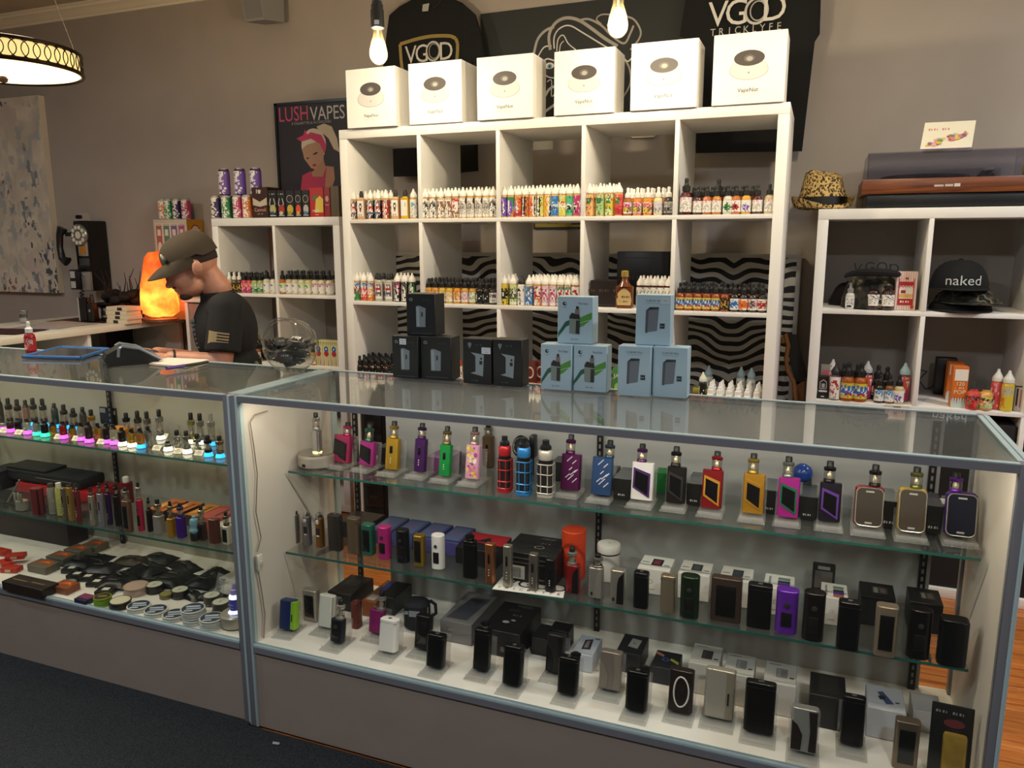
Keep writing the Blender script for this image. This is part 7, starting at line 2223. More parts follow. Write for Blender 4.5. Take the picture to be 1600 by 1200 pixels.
        ps.append(('spine', MB().rbox(w * .36, d * 1.04, h * .98, rr * .7, C2, T(w * .36, 0, h * .01))))
        ps.append(('slot', MB().box(w * .30, w * .36, f - d * .04, f + .002, h * .3, h * .55, BLACK), 1))
    else:
        ps.append(('body', MB().rbox(w, d, h, rr, C1)))
        ps.append(('button', MB().box(-w * .10, w * .10, -d * .12, d * .12, h, h + 0.002, M('#8a857e', .3, .6), 0.0008)))
        ps.append(('seam', MB().box(-w / 2 - .0003, w / 2 + .0003, -d / 2 - .0003, d / 2 + .0003, h * .90, h * .903, M('#3a3633', .5))))
    if tank:
        th, tr, tc, tx = tank
        ps += tank_parts(th, tr, tc, z=h - 0.0005, x=tx)
    return ps


def stand_parts(w, h, lean, fr=.052):
    """clear L-shaped acrylic easel; the thing held rests on its lip"""
    b = MB().box(-w / 2, w / 2, -fr, 0.040, 0, 0.004, ACRYL, 0.001, seg=1)
    bk = MB().box(-w / 2 + .002, w / 2 - .002, 0, 0.003, 0, h, ACRYL, X=T(0, 0.0165, 0.004) @ R(-lean, 'X'))
    lp = MB().box(-w / 2 + .004, w / 2 - .004, -fr + .006, -fr + .009, 0.004, 0.013, ACRYL)
    st = MB().box(-w / 2 + .004, w / 2 - .004, -0.030, 0.008, 0.0041, 0.0078, ACRYL)
    return [('base_plate', b), ('back_plate', bk), ('front_lip', lp), ('rest_step', st)]


def mod(z, u0, u1, vb, vt, style, col, col2, label, tank=None, stand=True, d=0.024, lean=None, metal=0.35, rz=0.0, name='vaporizer', short=None, grp='vaporizers in the nearer counter'):
    """u0..u1 silhouette columns, vb/vt rows of the body's bottom and top; tank=(colour, top row[, x offset])"""
    lift = 0.0118 if stand else 0.0006
    lean = (0.16 if stand else 0.0) if lean is None else lean
    um = (u0 + u1) / 2
    q = P(um, vb, z=z + lift)
    y = q.y
    x0, x1 = P(u0, vb, y=y).x, P(u1, vb, y=y).x
    tn = (EYE.x - um * 0 - q.x) / (y - EYE.y)
    w = x1 - x0 - d * abs(tn)
    w = max(w, (x1 - x0) * .55)
    x = x0 + w / 2 if tn > 0 else x1 - w / 2
    h = HT(x, y, z + lift, vt, lean)
    yc = y + d / 2
    tk = None
    if tank:
        tt_ = HT(x, y, z + lift, tank[1], lean) - h
        tk = (tt_, min(0.0125, w * .36), tank[0], tank[2] * w if len(tank) > 2 else 0.0)
    spawn(name, label, 'vaporizer', (x, yc, z + lift), mod_parts(w, d, h, style, col, col2, tk, metal), rx=-lean, rz=rz, group=grp)
    if stand:
        sw = max(w, 0.05) + 0.012
        spawn('acrylic_stand', 'clear acrylic stand holding the ' + label, 'stand', (x, yc + 0.006, z + 0.0004), stand_parts(sw, min(h * 1.02, .085), lean, min(.052, yc + .006 - CY0 - .013)), rz=rz, group='acrylic stands')


ZU, ZM_, ZD = 0.705, 0.465, DK
OS = lambda w, h: [('q', w * .5, h * .25, h * .16 * 2.2, h * .16 * .7, '#c9c9c9')]


def flatbox(z, a, b, back_v, h, col, label, top=None, front_=None, grp='device boxes in the nearer counter', topcol=None, depth=None, rz=None):
    """box lying on a shelf; a,b front bottom corners, back_v row of the far top edge"""
    p0, p1 = P(*a, z=z + 0.0005), P(*b, z=z + 0.0005)
    if depth is None:
        mid = (p0 + p1) / 2
        lo, hi = 0.01, 0.30
        for _ in range(30):
            m_ = (lo + hi) / 2
            if PJ((mid.x, mid.y + m_, z + h))[1] > back_v:
                lo = m_
            else:
                hi = m_
        depth = min(lo, CY1 - 0.045 - max(p0.y, p1.y))
    more = None
    if topcol:
        more = lambda w, hh, dd: [('lid', MB().box(-.0004, w + .0004, -.0004, dd + .0004, hh - .0006, hh + .0006, M(topcol, .4)))]
    carton('device_box', label, 'box', a, b, 0, max(0.02, depth), z + 0.0005, col, front_, grp, h=h, topart=top, more=more, rz=rz)


# ------------------------------------------------------------------ upper glass shelf
q = P(487, 727, z=ZU)
spawn('display_turntable', 'round silver motor display base at the end of the upper shelf', 'display base', (q.x + .012, q.y + 0.012, ZU + 0.0012), [('drum', MB().lathe([(0.052, 0), (0.056, 0.003), (0.056, 0.030), (0.050, 0.036), (0.0, 0.037)], M('#b5aca0', 0.35, 0.5), 28)), ('mirror_top', MB().lathe([(0.050, 0.0365), (0.050, 0.038), (0, 0.038)], M('#c9c4bd', 0.1, 0.9), 28)), ('power_socket', MB().box(-0.012, -0.002, -0.0575, -0.054, 0.006, 0.014, BLACK))])
sp = (q.x + .01, q.y + 0.012)
hh = HT(sp[0] + .01, sp[1], ZU + .0392, 672)
spawn('vaporizer', 'tall polished silver vaporizer glowing on the round display base', 'vaporizer', (sp[0] + 0.004, sp[1], ZU + 0.0396), mod_parts(0.026, 0.022, hh, 'plain', '#c9c9c6', tank=(HT(sp[0] + .01, sp[1], ZU + .0392, 645) - hh, 0.0105, '#a9a9a6', 0), metal=.95) + [('lit_base', MB().lathe([(0.014, 0.0002), (0.014, 0.003), (0, 0.003)], M('#ffe08a', .4, 0, 3), 12))], group='vaporizers in the nearer counter')
U = ZU
mod(U, 518, 552, 724, 681, 'alien', '#a8325e', '#1a1315', 'pink metallic vaporizer with black slanted panel', ('#b03060', 660, .2), rz=-.12)
mod(U, 559, 589, 729, 691, 'alien', '#b0368a', '#16141a', 'magenta vaporizer with black face and green tinted tank', ('#3a6a52', 663, .0), rz=-.1)
mod(U, 600, 626, 735, 686, 'slim', '#c9a037', '#1c1a14', 'slim gold vaporizer in a row of slim ones', ('#a8873a', 659), metal=.6)
mod(U, 645, 668, 739, 687, 'slim', '#4a2160', '#1c1a14', 'slim dark purple vaporizer beside the gold one', ('#4a2a5a', 662))
mod(U, 684, 707, 745, 696, 'slim', '#1f9a4a', '#1c1a14', 'slim bright green vaporizer beside the purple one', ('#7a6a3a', 667))
mod(U, 725, 752, 750, 696, 'floral', '#d9a0b8', '#c9c040', 'slim pink floral vaporizer with flower patterned body', ('#b08a8a', 668), metal=.1)
mod(U, 753, 774, 730, 683, 'slim', '#6a5238', '#c9b08a', 'bronze vaporizer standing behind the floral one', ('#8a8078', 664), stand=False)
mod(U, 775, 803, 771, 718, 'cage', '#b3262c', '#161313', 'red caged vaporizer with barred tank', None, False, 0.036)
mod(U, 804, 833, 776, 721, 'cage', '#2f7fc0', '#161313', 'blue caged vaporizer with barred tank', None, False, 0.036)
mod(U, 837, 868, 779, 725, 'cage', '#b9b2a6', '#161313', 'silver caged vaporizer with barred tank', None, False, 0.036)
q = P(838, 730, z=U)
spawn('glass_attachment', 'round black cup atomizer tilted behind the caged vaporizers', 'atomizer', (q.x, -0.965, U + 0.0006), [('post', MB().lathe([(0.02, 0), (0.02, 0.05), (0.012, 0.06)], M('#1a1a1c', .3), 16)), ('cup', MB().lathe([(0.018, 0), (0.030, 0.022), (0.030, 0.030), (0.024, 0.031), (0.0, 0.030)], M('#18181a', .25), 24, T(0, 0, 0.078) @ R(1.2, 'X') @ R(-.5, 'Y'))), ('chrome_rim', MB().tube([(0.022 * math.cos(k * math.pi / 10), 0.022 * math.sin(k * math.pi / 10), 0.0315) for k in range(20)], 0.002, CHROME, 6, True, X=T(0, 0, 0.078) @ R(1.2, 'X') @ R(-.5, 'Y'))), ('arm', MB().box(0.008, 0.024, -0.01, 0.02, 0.05, 0.115, M('#151517', .3), .004))])
mod(U, 874, 908, 767, 711, 'swirl', '#5a1a4e', '#1a1018', 'deep purple vaporizer with silver slashes', ('#5a2050', 680, -.1))
mod(U, 922, 957, 775, 716, 'swirl', '#33507e', '#14181f', 'navy blue vaporizer with silver slashes', ('#3a4a5a', 688, .3))
mod(U, 984, 1021, 783, 724, 'alien', '#e4e0de', '#4a2a66', 'white vaporizer with purple slanted frame', ('#5a2a5e', 695, -.1), metal=.1)
mod(U, 1039, 1071, 788, 731, 'alien', '#201d1c', '#383230', 'black vaporizer with charcoal slanted frame', ('#2a2624', 699, -.1))
mod(U, 1094, 1128, 796, 736, 'alien', '#8a1a1f', '#c98f2e', 'red vaporizer with gold slanted frame', ('#a8222a', 706, .15))
mod(U, 1158, 1193, 804, 742, 'alien', '#c9932e', '#a8771f', 'gold vaporizer with black slanted screen', ('#a88a3a', 710, -.1), metal=.6)
mod(U, 1213, 1247, 810, 748, 'alien', '#b02a90', '#1d6a44', 'magenta and green two tone vaporizer', ('#7a8078', 715, -.1))
mod(U, 1277, 1312, 817, 756, 'alien', '#231d28', '#6a3f9a', 'black vaporizer with violet slanted frame', ('#241f20', 722, -.1))
mod(U, 1331, 1379, 825, 762, 'tab', '#8f2a2c', '#4d463c', 'grey faced tablet vaporizer with red edge', ('#2a2321', 727, .15), d=.028)
mod(U, 1397, 1446, 834, 765, 'tab', '#b99a2e', '#544a40', 'grey faced tablet vaporizer with yellow and violet edge', ('#6a6a3a', 731, .1), d=.028)
mod(U, 1470, 1525, 841, 772, 'tab', '#4a2a7a', '#15172a', 'purple edged tablet vaporizer with navy face', ('#6a2a9a', 742, -.2), d=.03)
for i, (a, b, bv, h, c, tcol, lb) in enumerate((((958, 780), (985, 783), 720, .056, '#16130f', '#5c5f60', 'beside the navy vaporizer'), ((1072, 790), (1096, 793), 733, .058, '#16130f', '#5c5f60', 'between black and red vaporizers'), ((1192, 803), (1212, 805), 746, .060, '#16130f', '#66686a', 'beside the gold vaporizer'),
                                                ((1246, 812), (1276, 815), 752, .058, '#16130f', '#4a4c50', 'between magenta and violet vaporizers'), ((1378, 826), (1398, 829), 755, .066, '#16130f', '#6a6a66', 'between the grey faced tablets'), ((1446, 834), (1470, 837), 765, .066, '#16130f', '#4f4f5a', 'before the purple tablet'), ((928, 768), (955, 771), 724, .045, '#1a1714', '#3a3a3c', 'behind the navy vaporizer'))):
    flatbox(U, a, b, bv, h, c, 'black box with grey lid on the upper shelf ' + lb, lambda w, d: [('r', w * .3, d * .55, w * .7, d * .85, '#8a8a86'), ('q', w * .5, d * .3, w * .16 * 2.2, w * .16 * .7, '#a9a9a6')], OS, topcol=tcol, depth=.10, rz=0.0)
flatbox(U, (1022, 770), (1042, 773), 715, .055, '#1a7a34', 'bright green box behind the black vaporizer', depth=.05, rz=0.0)
flatbox(U, (668, 736), (700, 740), 690, .042, '#8a4a86', 'lilac box behind the green vaporizer', topcol='#9a6a96', depth=.09, rz=0.0)
flatbox(U, (590, 722), (602, 724), 684, .045, '#26221f', 'dark box wedged beside the slim gold vaporizer', topcol='#3d3a38', depth=.09, rz=0.0)
flatbox(U, (862, 752), (880, 755), 702, .055, '#2b2b2c', 'dark grey box behind the silver caged vaporizer', topcol='#4a4a4a', depth=.06, rz=0.0)
q = P(1255, 770, z=U)
spawn('blue_dome_case', 'small translucent blue dome case behind the magenta vaporizer', 'case', (q.x - .004, -0.97, U + 0.0006), [('case_base', MB().box(-.022, .022, -.02, .02, 0, .085, M('#20222a', .4), .006)), ('blue_dome', MB().ball((0, -.012, .088), (.024, .022, .024), M('#23408a', .2), 14))])
q = P(1395, 800, z=U)

# ------------------------------------------------------------------ middle glass shelf
Z = ZM_
mod(Z, 455, 471, 850, 798, 'tri', '#9a938c', '', 'slim silver vaporizer with chrome head, outermost of three', stand=False, d=.022, metal=.8)
mod(Z, 474, 490, 854, 801, 'tri', '#8f8a90', '', 'slim grey vaporizer with chrome head, middle of three', stand=False, d=.022, metal=.8)
mod(Z, 493, 510, 857, 803, 'tri', '#9a6a2c', '', 'slim amber vaporizer with chrome head, third of three', stand=False, d=.022, metal=.8)
mod(Z, 512, 539, 862, 806, 'plain', '#3a332d', '', 'dark ribbed twin barrel vaporizer', stand=False, d=.026)
mod(Z, 542, 568, 866, 811, 'plain', '#6a5844', '', 'bronze box vaporizer beside the twin barrel one', stand=False, d=.028)
mod(Z, 564, 590, 869, 821, 'frame', '#2f6a55', '#25204a', 'small green and silver vaporizer', stand=False, d=.03)
mod(Z, 588, 616, 875, 825, 'round', '#c02f7e', '', 'hot pink rounded vaporizer', stand=False, d=.032)
mod(Z, 617, 644, 881, 830, 'round', '#1c181c', '', 'black rounded vaporizer beside the pink one', stand=False, d=.032)
mod(Z, 645, 668, 886, 838, 'frame', '#a8842e', '', 'small gold vaporizer with dark screen', stand=False, d=.028, metal=.7)
mod(Z, 672, 699, 891, 838, 'round', '#ece8e2', '', 'white rounded vaporizer beside the small gold one', stand=False, d=.032, metal=0)
flatbox(Z, (528, 838), (575, 846), 790, .050, '#2d211b', 'dark brown gift box behind the slim vaporizers', depth=.10, rz=0.0)
for i, (a, b) in enumerate((((578, 848), (609, 853)), ((612, 854), (644, 859)), ((647, 860), (680, 865)), ((684, 866), (716, 871)))):
    flatbox(Z, a, b, 800, .042, ('#454a66', '#3f4a74', '#45457a', '#45407a')[i], 'blue violet box lying behind the rounded vaporizers, %s from the brown box' % ORD[i], lambda w, d: [('r', w * .1, d * .1, w * .9, d * .9, '#5a648a'), ('r', w * .3, d * .4, w * .7, d * .6, '#6a5a80')], depth=.125, rz=0.0)
mod(Z, 722, 748, 905, 846, 'plain', '#151312', '', 'black boxy vaporizer with drip head', ('#1a1817', 836, 0), stand=False, d=.024)
flatbox(Z, (712, 880), (775, 890), 825, .048, '#181213', 'black and red box behind the boxy vaporizer', lambda w, d: [('p', [(0, d * .5), (w, d * .35), (w, d), (0, d)], '#b01c28'), ('p', [(w * .3, d * .5), (w * .55, d * .8), (w * .7, d * .45)], '#1a1415'), ('r', w * .1, d * .15, w * .2, d * .3, '#c9c4c0'), ('r', w * .7, d * .15, w * .82, d * .25, '#c9c4c0')], depth=.12, rz=0.0)
flatbox(Z, (786, 905), (868, 918), 815, .082, '#141112', 'large black box with round emblem on its lid and barcode', lambda w, d: [('t', 'VGOD', w * .62, d * .86, w * .10, '#8a7a70'), ('l', [(w * .58 + w * .09 * math.cos(k * math.pi / 8), d * .38 + w * .06 * math.sin(k * math.pi / 8)) for k in range(17)], w * .012, '#9a928a'), ('q', w * .66, d * .6, w * .12 * 1.65, w * .12 * .7, '#5a524e')],
        lambda w, h: [('r', w * .05, h * .1, w * .42, h * .55, '#c9c4bc')] + [('r', w * (.1 + .02 * k), h * .15, w * (.108 + .02 * k), h * .5, '#2a2624') for k in range(13)] + [('r', w * .5, h * .15, w * .8, h * .2, '#7a746e'), ('r', w * .05, h * .65, w * .9, h * .7, '#4a4440'), ('r', w * .05, h * .8, w * .9, h * .85, '#4a4440')], depth=.13, rz=0.0)
q = P(892, 905, z=Z)
spawn('orange_tube', 'bright orange red cardboard tube standing on the middle shelf', 'tube', (q.x, q.y + .024, Z + .0006), [('tube_body', MB().lathe([(.031, 0), (.032, .002), (.032, .125), (.031, .127)], M('#cf3a14', .5), 28)), ('tube_lid', MB().lathe([(.0322, .098), (.0326, .0985), (.0326, .130), (.031, .132), (0, .132)], M('#d8431a', .5), 28)), ('embossed_ring', MB().tube([(.018 * math.cos(k * math.pi / 10), -.0312 + .004 * math.cos(k * math.pi / 10) ** 2, .055 + .018 * math.sin(k * math.pi / 10)) for k in range(20)], .0008, M('#a82c0e', .5), 5, True))])
q = P(947, 908, z=Z)
spawn('white_tub', 'white cylindrical tub with lid and dark band on the middle shelf', 'tub', (q.x, q.y + .022, Z + .0006), [('tub_body', MB().lathe([(.029, 0), (.030, .002), (.030, .072)], M('#d8d0c6', .5), 28)), ('band', MB().lathe([(.0303, .072), (.0303, .076)], M('#2a1f1c', .4), 28)), ('lid', MB().lathe([(.0305, .076), (.031, .078), (.031, .094), (.0295, .097), (0, .0975)], M('#e2dcd2', .5), 28)), ('lid_logo', MB().art([('p', [(-.004, .002), (.006, -.001), (.002, .004)], '#8a847c')], T(0, 0, .0980) @ R(-math.pi / 2, 'X')))])
a, b, c, d = P(769, 921, z=Z), P(880, 935, z=Z), P(884, 917, z=Z), P(785, 902, z=Z)
cdm = MB().add([tuple(p - a) for p in (a, b, c, d)] + [tuple(p - a + Vector((0, 0, .0012))) for p in (a, b, c, d)], [(3, 2, 1, 0), (4, 5, 6, 7), (0, 1, 5, 4), (1, 2, 6, 5), (2, 3, 7, 6), (3, 0, 4, 7)], M('#eae5dc', .5))
ex, ey = (b - a), (d - a)
an = math.atan2(ex.y, ex.x)
wd_, ht_ = ex.length, abs(ey.y)
Xc = T(0, 0, .0015) @ R(an, 'Z') @ R(-math.pi / 2, 'X')
spawn('brand_card', 'white card with large black lettering lying under the slim vaporizers', 'card', a + Vector((0, 0, .0005)), [('card', cdm), ('print', MB().art([('t', 'VGOD', wd_ * .55, ht_ * .62, ht_ * .75, '#2a2422')] + [('t', ch, wd_ * (.08 + .105 * k), ht_ * .18, ht_ * .22, '#3a332f') for k, ch in enumerate('TRICKLYFE')], Xc, .00005))])
Zc = Z + .0018
mod(Z, 757, 776, 913, 851, 'slim', '#b5744e', '', 'slim copper vaporizer with round button', stand=False, d=.022, metal=.8)
mod(Zc, 785, 803, 918, 854, 'slim', '#a89f90', '', 'slim silver vaporizer standing on the lettered card', stand=False, d=.022, metal=.8)
mod(Zc, 825, 843, 924, 867, 'slim', '#7f776d', '', 'slim grey vaporizer standing on the lettered card', stand=False, d=.022, metal=.7)
mod(Zc, 851, 870, 926, 875, 'slim', '#1d1a1c', '', 'slim black vaporizer at the card edge', stand=False, d=.022)
mod(Z, 883, 908, 928, 884, 'door', '#8f1c1c', '#1a1617', 'red and black vaporizer before the orange tube', ('#a8a29a', 857, -.1), stand=False)
mod(Z, 918, 944, 935, 888, 'door', '#a8a098', '#8d867e', 'silver vaporizer with tank before the white tub', ('#8a8480', 867, .1), stand=False, metal=.6)
mod(Z, 952, 978, 945, 892, 'door', '#a39b90', '#1a1718', 'silver vaporizer with black side door', stand=False, metal=.6)
mod(Z, 988, 1014, 952, 896, 'plain', '#141214', '', 'slim black vaporizer before the first white box', stand=False)
mod(Z, 1030, 1056, 958, 901, 'plain', '#9a8a72', '', 'tan metal vaporizer between white boxes', stand=False, metal=.6)
mod(Z, 1060, 1093, 968, 903, 'round', '#1c2a1a', '', 'dark green rounded vaporizer', stand=False, d=.034)
mod(Z, 1108, 1158, 973, 905, 'frame', '#4a3a30', '#7a6a55', 'brown vaporizer in a clear plastic case with sticker', stand=False, d=.026)
mod(Z, 1165, 1204, 983, 916, 'plain', '#171414', '', 'wide black vaporizer beside the purple one', stand=False, d=.026)
mod(Z, 1209, 1245, 992, 925, 'round', '#6a2fa8', '', 'bright purple rounded vaporizer', stand=False, d=.034)
mod(Z, 1251, 1286, 1003, 929, 'round', '#1f1814', '', 'glossy brown black rounded vaporizer', stand=False, d=.034)
mod(Z, 1304, 1341, 1017, 943, 'plain', '#161213', '', 'plain black vaporizer before the black device boxes', stand=False, d=.028)
mod(Z, 1361, 1399, 1027, 950, 'frame', '#8a7a66', '', 'smoky brown vaporizer with framed screen and buttons', stand=False, d=.03)
mod(Z, 1411, 1453, 1031, 956, 'round', '#16120f', '', 'black rounded vaporizer with amber crown', stand=False, d=.034)
mod(Z, 1458, 1508, 1042, 972, 'two', '#0f0e0f', '#1a1819', 'broad black vaporizer at the end of the middle shelf', stand=False, d=.036)
wb = lambda w, d, c='#2a2628', c2='#7a3a40': [('r', w * .36, d * .30, w * .70, d * .78, c), ('r', w * .42, d * .38, w * .62, d * .68, c2), ('r', w * .06, d * .45, w * .28, d * .50, '#8a857e'), ('r', w * .75, d * .35, w * .93, d * .40, '#8a857e')]
wf = lambda w, h: [('l', [(w * .42 + w * .07 * math.cos(k * math.pi / 3), h * .5 + w * .07 * math.sin(k * math.pi / 3)) for k in range(7)], w * .015, '#8d8780'), ('r', w * .3, h * .18, w * .55, h * .22, '#a9a39b')]
for i, (a, b, c, c2, lb) in enumerate((((995, 925), (1045, 932), '#2a2326', '#7a3038', 'red device'), ((1058, 934), (1107, 941), '#34383a', '#4a5052', 'dark grey device'), ((1122, 944), (1172, 951), '#33363a', '#3d4246', 'slate device'), ((1190, 958), (1238, 966), '#3a3a36', '#5a3a8a', 'row of coloured devices'), ((1280, 974), (1322, 981), '#3a3a36', '#5a3a8a', 'second row of coloured devices'))):
    flatbox(Z, a, b, 862, .068, '#d8d2c8', 'white box lying behind, its lid picturing a ' + lb, lambda w, d, c=c, c2=c2, i=i: wb(w, d, c, c2) if i < 3 else [('r', w * .45, d * .62, w * .85, d * .80, '#6a7a6a'), ('r', w * .45, d * .42, w * .85, d * .58, '#2d2a40'), ('r', w * .45, d * .24, w * .85, d * .40, '#5a3a90'), ('r', w * .45, d * .08, w * .85, d * .22, '#a85a28'), ('r', w * .15, d * .15, w * .22, d * .8, '#8a857e')], wf, depth=.085, rz=0.0)
for i, (a, b, lb) in enumerate((((1341, 975), (1396, 985), 'behind the smoky brown vaporizer'), ((1418, 985), (1470, 995), 'behind the amber crowned vaporizer'))):
    flatbox(Z, a, b, 905, .072, '#161312', 'black device box with grey picture ' + lb, lambda w, d: [('r', w * .35, d * .28, w * .80, d * .72, '#3a3633'), ('r', w * .40, d * .32, w * .52, d * .68, '#7d766d'), ('r', w * .58, d * .34, w * .74, d * .66, '#5a5049')], depth=.085, rz=0.0)
q = P(1286, 905, z=Z)
spawn('clear_case', 'smoky clear plastic case standing at the back of the shelf', 'case', (q.x - .03, -1.0, Z + .0006), [('case_box', MB().box(0, .052, 0, .02, 0, .105, M('#2a2725', .25), .003)), ('window', MB().box(.006, .046, -.0012, 0, .045, .09, M('#5d5853', .2))), ('hang_tab', MB().box(.012, .04, -.001, 0, .094, .102, M('#8d8a85', .3)))])

# ------------------------------------------------------------------ bottom deck
Z = ZD
mod(Z, 435, 468, 986, 940, 'two', '#1f2f66', '#8fbf2a', 'navy and lime green vaporizer', d=.028, rz=.1)
mod(Z, 473, 503, 972, 923, 'frame', '#b3aa9f', '', 'tall silver flip vaporizer', stand=False, d=.024, metal=.7)
mod(Z, 495, 526, 982, 932, 'leather', '#cfcdc2', '#a9a49a', 'white leather wrapped vaporizer')
mod(Z, 513, 543, 1006, 970, 'round', '#1d1b22', '', 'dark blue swirled vaporizer with clear tank', ('#b9b2ac', 939, .1), d=.028)
mod(Z, 548, 568, 984, 943, 'plain', '#6a2a1f', '', 'red brown wooden vaporizer', stand=False, d=.03)
mod(Z, 575, 604, 991, 955, 'plain', '#8f1f6a', '', 'magenta box vaporizer with tall tank', ('#a39a9a', 925, .2))
mod(Z, 590, 625, 1021, 970, 'plain', '#f0e9e2', '', 'plain white box vaporizer on the deck', metal=0, d=.03)
mod(Z, 646, 677, 1016, 964, 'frame', '#131012', '', 'black vaporizer with orange outlined edge', d=.026)
mod(Z, 664, 698, 1045, 994, 'plain', '#0d0b0c', '', 'black box vaporizer nearest the white one', d=.028)
mod(Z, 737, 768, 1050, 986, 'plain', '#0d0b0c', '', 'black box vaporizer with round black tank', ('#17140f', 972, .1), d=.028)
mod(Z, 783, 819, 1073, 1012, 'plain', '#0c0a0b', '', 'black box vaporizer before the lettered black box', d=.03)
mod(Z, 851, 883, 1053, 994, 'wave', '#2a2625', '#151313', 'dark framed vaporizer before the small black boxes', d=.026)
mod(Z, 869, 905, 1087, 1030, 'plain', '#0d0b0b', '', 'black vaporizer with offset tank beside the taupe one', ('#1a1614', 1021, .3), d=.028)
mod(Z, 934, 972, 1080, 1021, 'wave', '#8a7f75', '#8a7f75', 'taupe vaporizer with black knob', d=.028, metal=.4)
mod(Z, 975, 1013, 1113, 1052, 'plain', '#0c0a0a', '', 'black vaporizer with short tank before the rainbow box', ('#151210', 1043, .3), d=.03)
mod(Z, 1042, 1083, 1115, 1050, 'ring', '#2d221f', '', 'brown black vaporizer with white oval ring', d=.028)
mod(Z, 1098, 1145, 1124, 1049, 'two', '#b3aa9c', '#8d8271', 'cream and silver slab vaporizer', d=.026, metal=.4)
mod(Z, 1160, 1209, 1147, 1070, 'plain', '#120d0c', '', 'big black slab vaporizer before the white boxes', d=.028)
mod(Z, 1232, 1276, 1177, 1110, 'wave', '#a39f9a', '#2f2422', 'silver vaporizer with dark curved panels', d=.028, metal=.4)
mod(Z, 1310, 1349, 1166, 1092, 'plain', '#100c0d', '', 'black slab vaporizer beside the blue device box', d=.026)
mod(Z, 1390, 1433, 1204, 1130, 'frame', '#7d6d5c', '', 'bronze framed vaporizer with tall screen', stand=False, d=.026, metal=.6)
flatbox(Z, (513, 950), (549, 957), 902, .055, '#131111', 'black box with embossed lid at the back of the deck', lambda w, d: [('e', w * .5, d * .6, w * .3, d * .2, '#3a3836')], depth=.13, rz=0.0)
flatbox(Z, (566, 962), (588, 966), 922, .05, '#8a4a22', 'copper orange box with blue stripe lying lengthwise', lambda w, d: [('r', w * .3, d * .5, w * .7, d * .95, '#2f3a8a'), ('r', w * .2, d * .05, w * .8, d * .3, '#b0a496')], depth=.15, rz=0.0)
flatbox(Z, (592, 958), (616, 963), 920, .055, '#16130f', 'small black box beside the copper one', depth=.11, rz=0.0)
q = P(642, 990, z=Z)
spawn('zip_pouch', 'rounded black zip pouch with grey tag on the deck', 'pouch', (q.x, q.y + .04, Z + .0006), [('pouch_body', MB().rbox(.075, .065, .085, .028, M('#14161b', .8), seg=5, top=.008)), ('tag', MB().box(-.014, .018, -.0335, -.033, .048, .066, M('#8a9098', .5))), ('tag', MB().box(-.028, -.016, -.0335, -.033, .054, .064, M('#8a9098', .5))), ('strap', MB().tube([(.034, 0, .03), (.055, .005, .045), (.052, .01, .07), (.034, .02, .075)], .005, M('#0f1013', .7), 6)), ('zip', MB().tube([(.0378, -.02, .01), (.0378, -.02, .075)], .0015, STEEL, 5))], rz=.2)
flatbox(Z, (688, 1000), (735, 1012), 930, .062, '#7d7878', 'large grey device box lying on the deck', lambda w, d: [('p', [(w * .1, d * .1), (w * .75, d * .1), (w * .9, d * .85), (w * .3, d * .8)], '#4a4a52'), ('t', 'VGOD', w * .6, d * .93, w * .12, '#a9a49e'), ('r', w * .3, d * .55, w * .7, d * .75, '#3a3c48')], lambda w, h: [('q', w * .3, h * .6, h * .12 * 4.4, h * .12 * .7, '#b9b4ae')], depth=.19, rz=0.0)
flatbox(Z, (752, 1020), (812, 1033), 942, .073, '#171112', 'large black lettered device box with white dots', lambda w, d: [('t', 'VGOD', w * .62, d * .9, w * .14, '#9a8a82'), ('q', w * .62, d * .58, w * .16 * 1.65, w * .16 * .7, '#8d8884'), ('e', w * .45, d * .32, w * .09, w * .06, '#c9c4be'), ('e', w * .60, d * .40, w * .06, w * .04, '#c9c4be'), ('r', w * .3, d * .7, w * .6, d * .76, '#4a3a38')], lambda w, h: [('r', w * .5, h * .2, w * .8, h * .4, '#6a6460'), ('r', w * .1, h * .6, w * .4, h * .7, '#4a4442')], depth=.17, rz=0.0)
flatbox(Z, (830, 1022), (862, 1030), 975, .050, '#121011', 'small black box with torn white corner', depth=.08, rz=0.0)
flatbox(Z, (858, 1012), (888, 1018), 966, .055, '#161414', 'black box leaning behind the torn one', depth=.05, rz=0.0)
flatbox(Z, (892, 1046), (925, 1053), 990, .048, '#c9ccd4', 'white and blue box picturing a metal device', lambda w, d: [('p', [(w * .35, d * .25), (w * .75, d * .3), (w * .65, d * .85), (w * .3, d * .75)], '#3a3638'), ('p', [(w * .42, d * .35), (w * .6, d * .37), (w * .55, d * .75), (w * .4, d * .7)], '#9a8a88'), ('r', w * .7, d * .85, w * .95, d * .92, '#6a6a70')], depth=.10, rz=0.0)
flatbox(Z, (962, 1048), (1000, 1057), 990, .055, '#1b191c', 'black box with crumpled white label on its lid', lambda w, d: [('p', [(w * .35, d * .35), (w * .75, d * .3), (w * .8, d * .75), (w * .4, d * .8)], '#b3aea8'), ('q', w * .57, d * .55, w * .2 * 0.55, w * .2 * .7, '#2a2625')], depth=.10, rz=0.0)
flatbox(Z, (1016, 1066), (1056, 1076), 1012, .045, '#211d24', 'dark box with rainbow streaks and blue emblem', lambda w, d: [('l', [(w * .45 + w * .12 * math.cos(k * math.pi / 4), d * .5 + w * .12 * math.sin(k * math.pi / 4)) for k in range(9)], w * .05, '#4a64b0'), ('p', [(w * .02, d * .75), (w * .35, d * .62), (w * .35, d * .74), (w * .02, d * .9)], '#c07a66'), ('p', [(w * .62, d * .5), (w * .98, d * .3), (w * .98, d * .45), (w * .65, d * .62)], '#b3b03a')], depth=.085, rz=0.0)
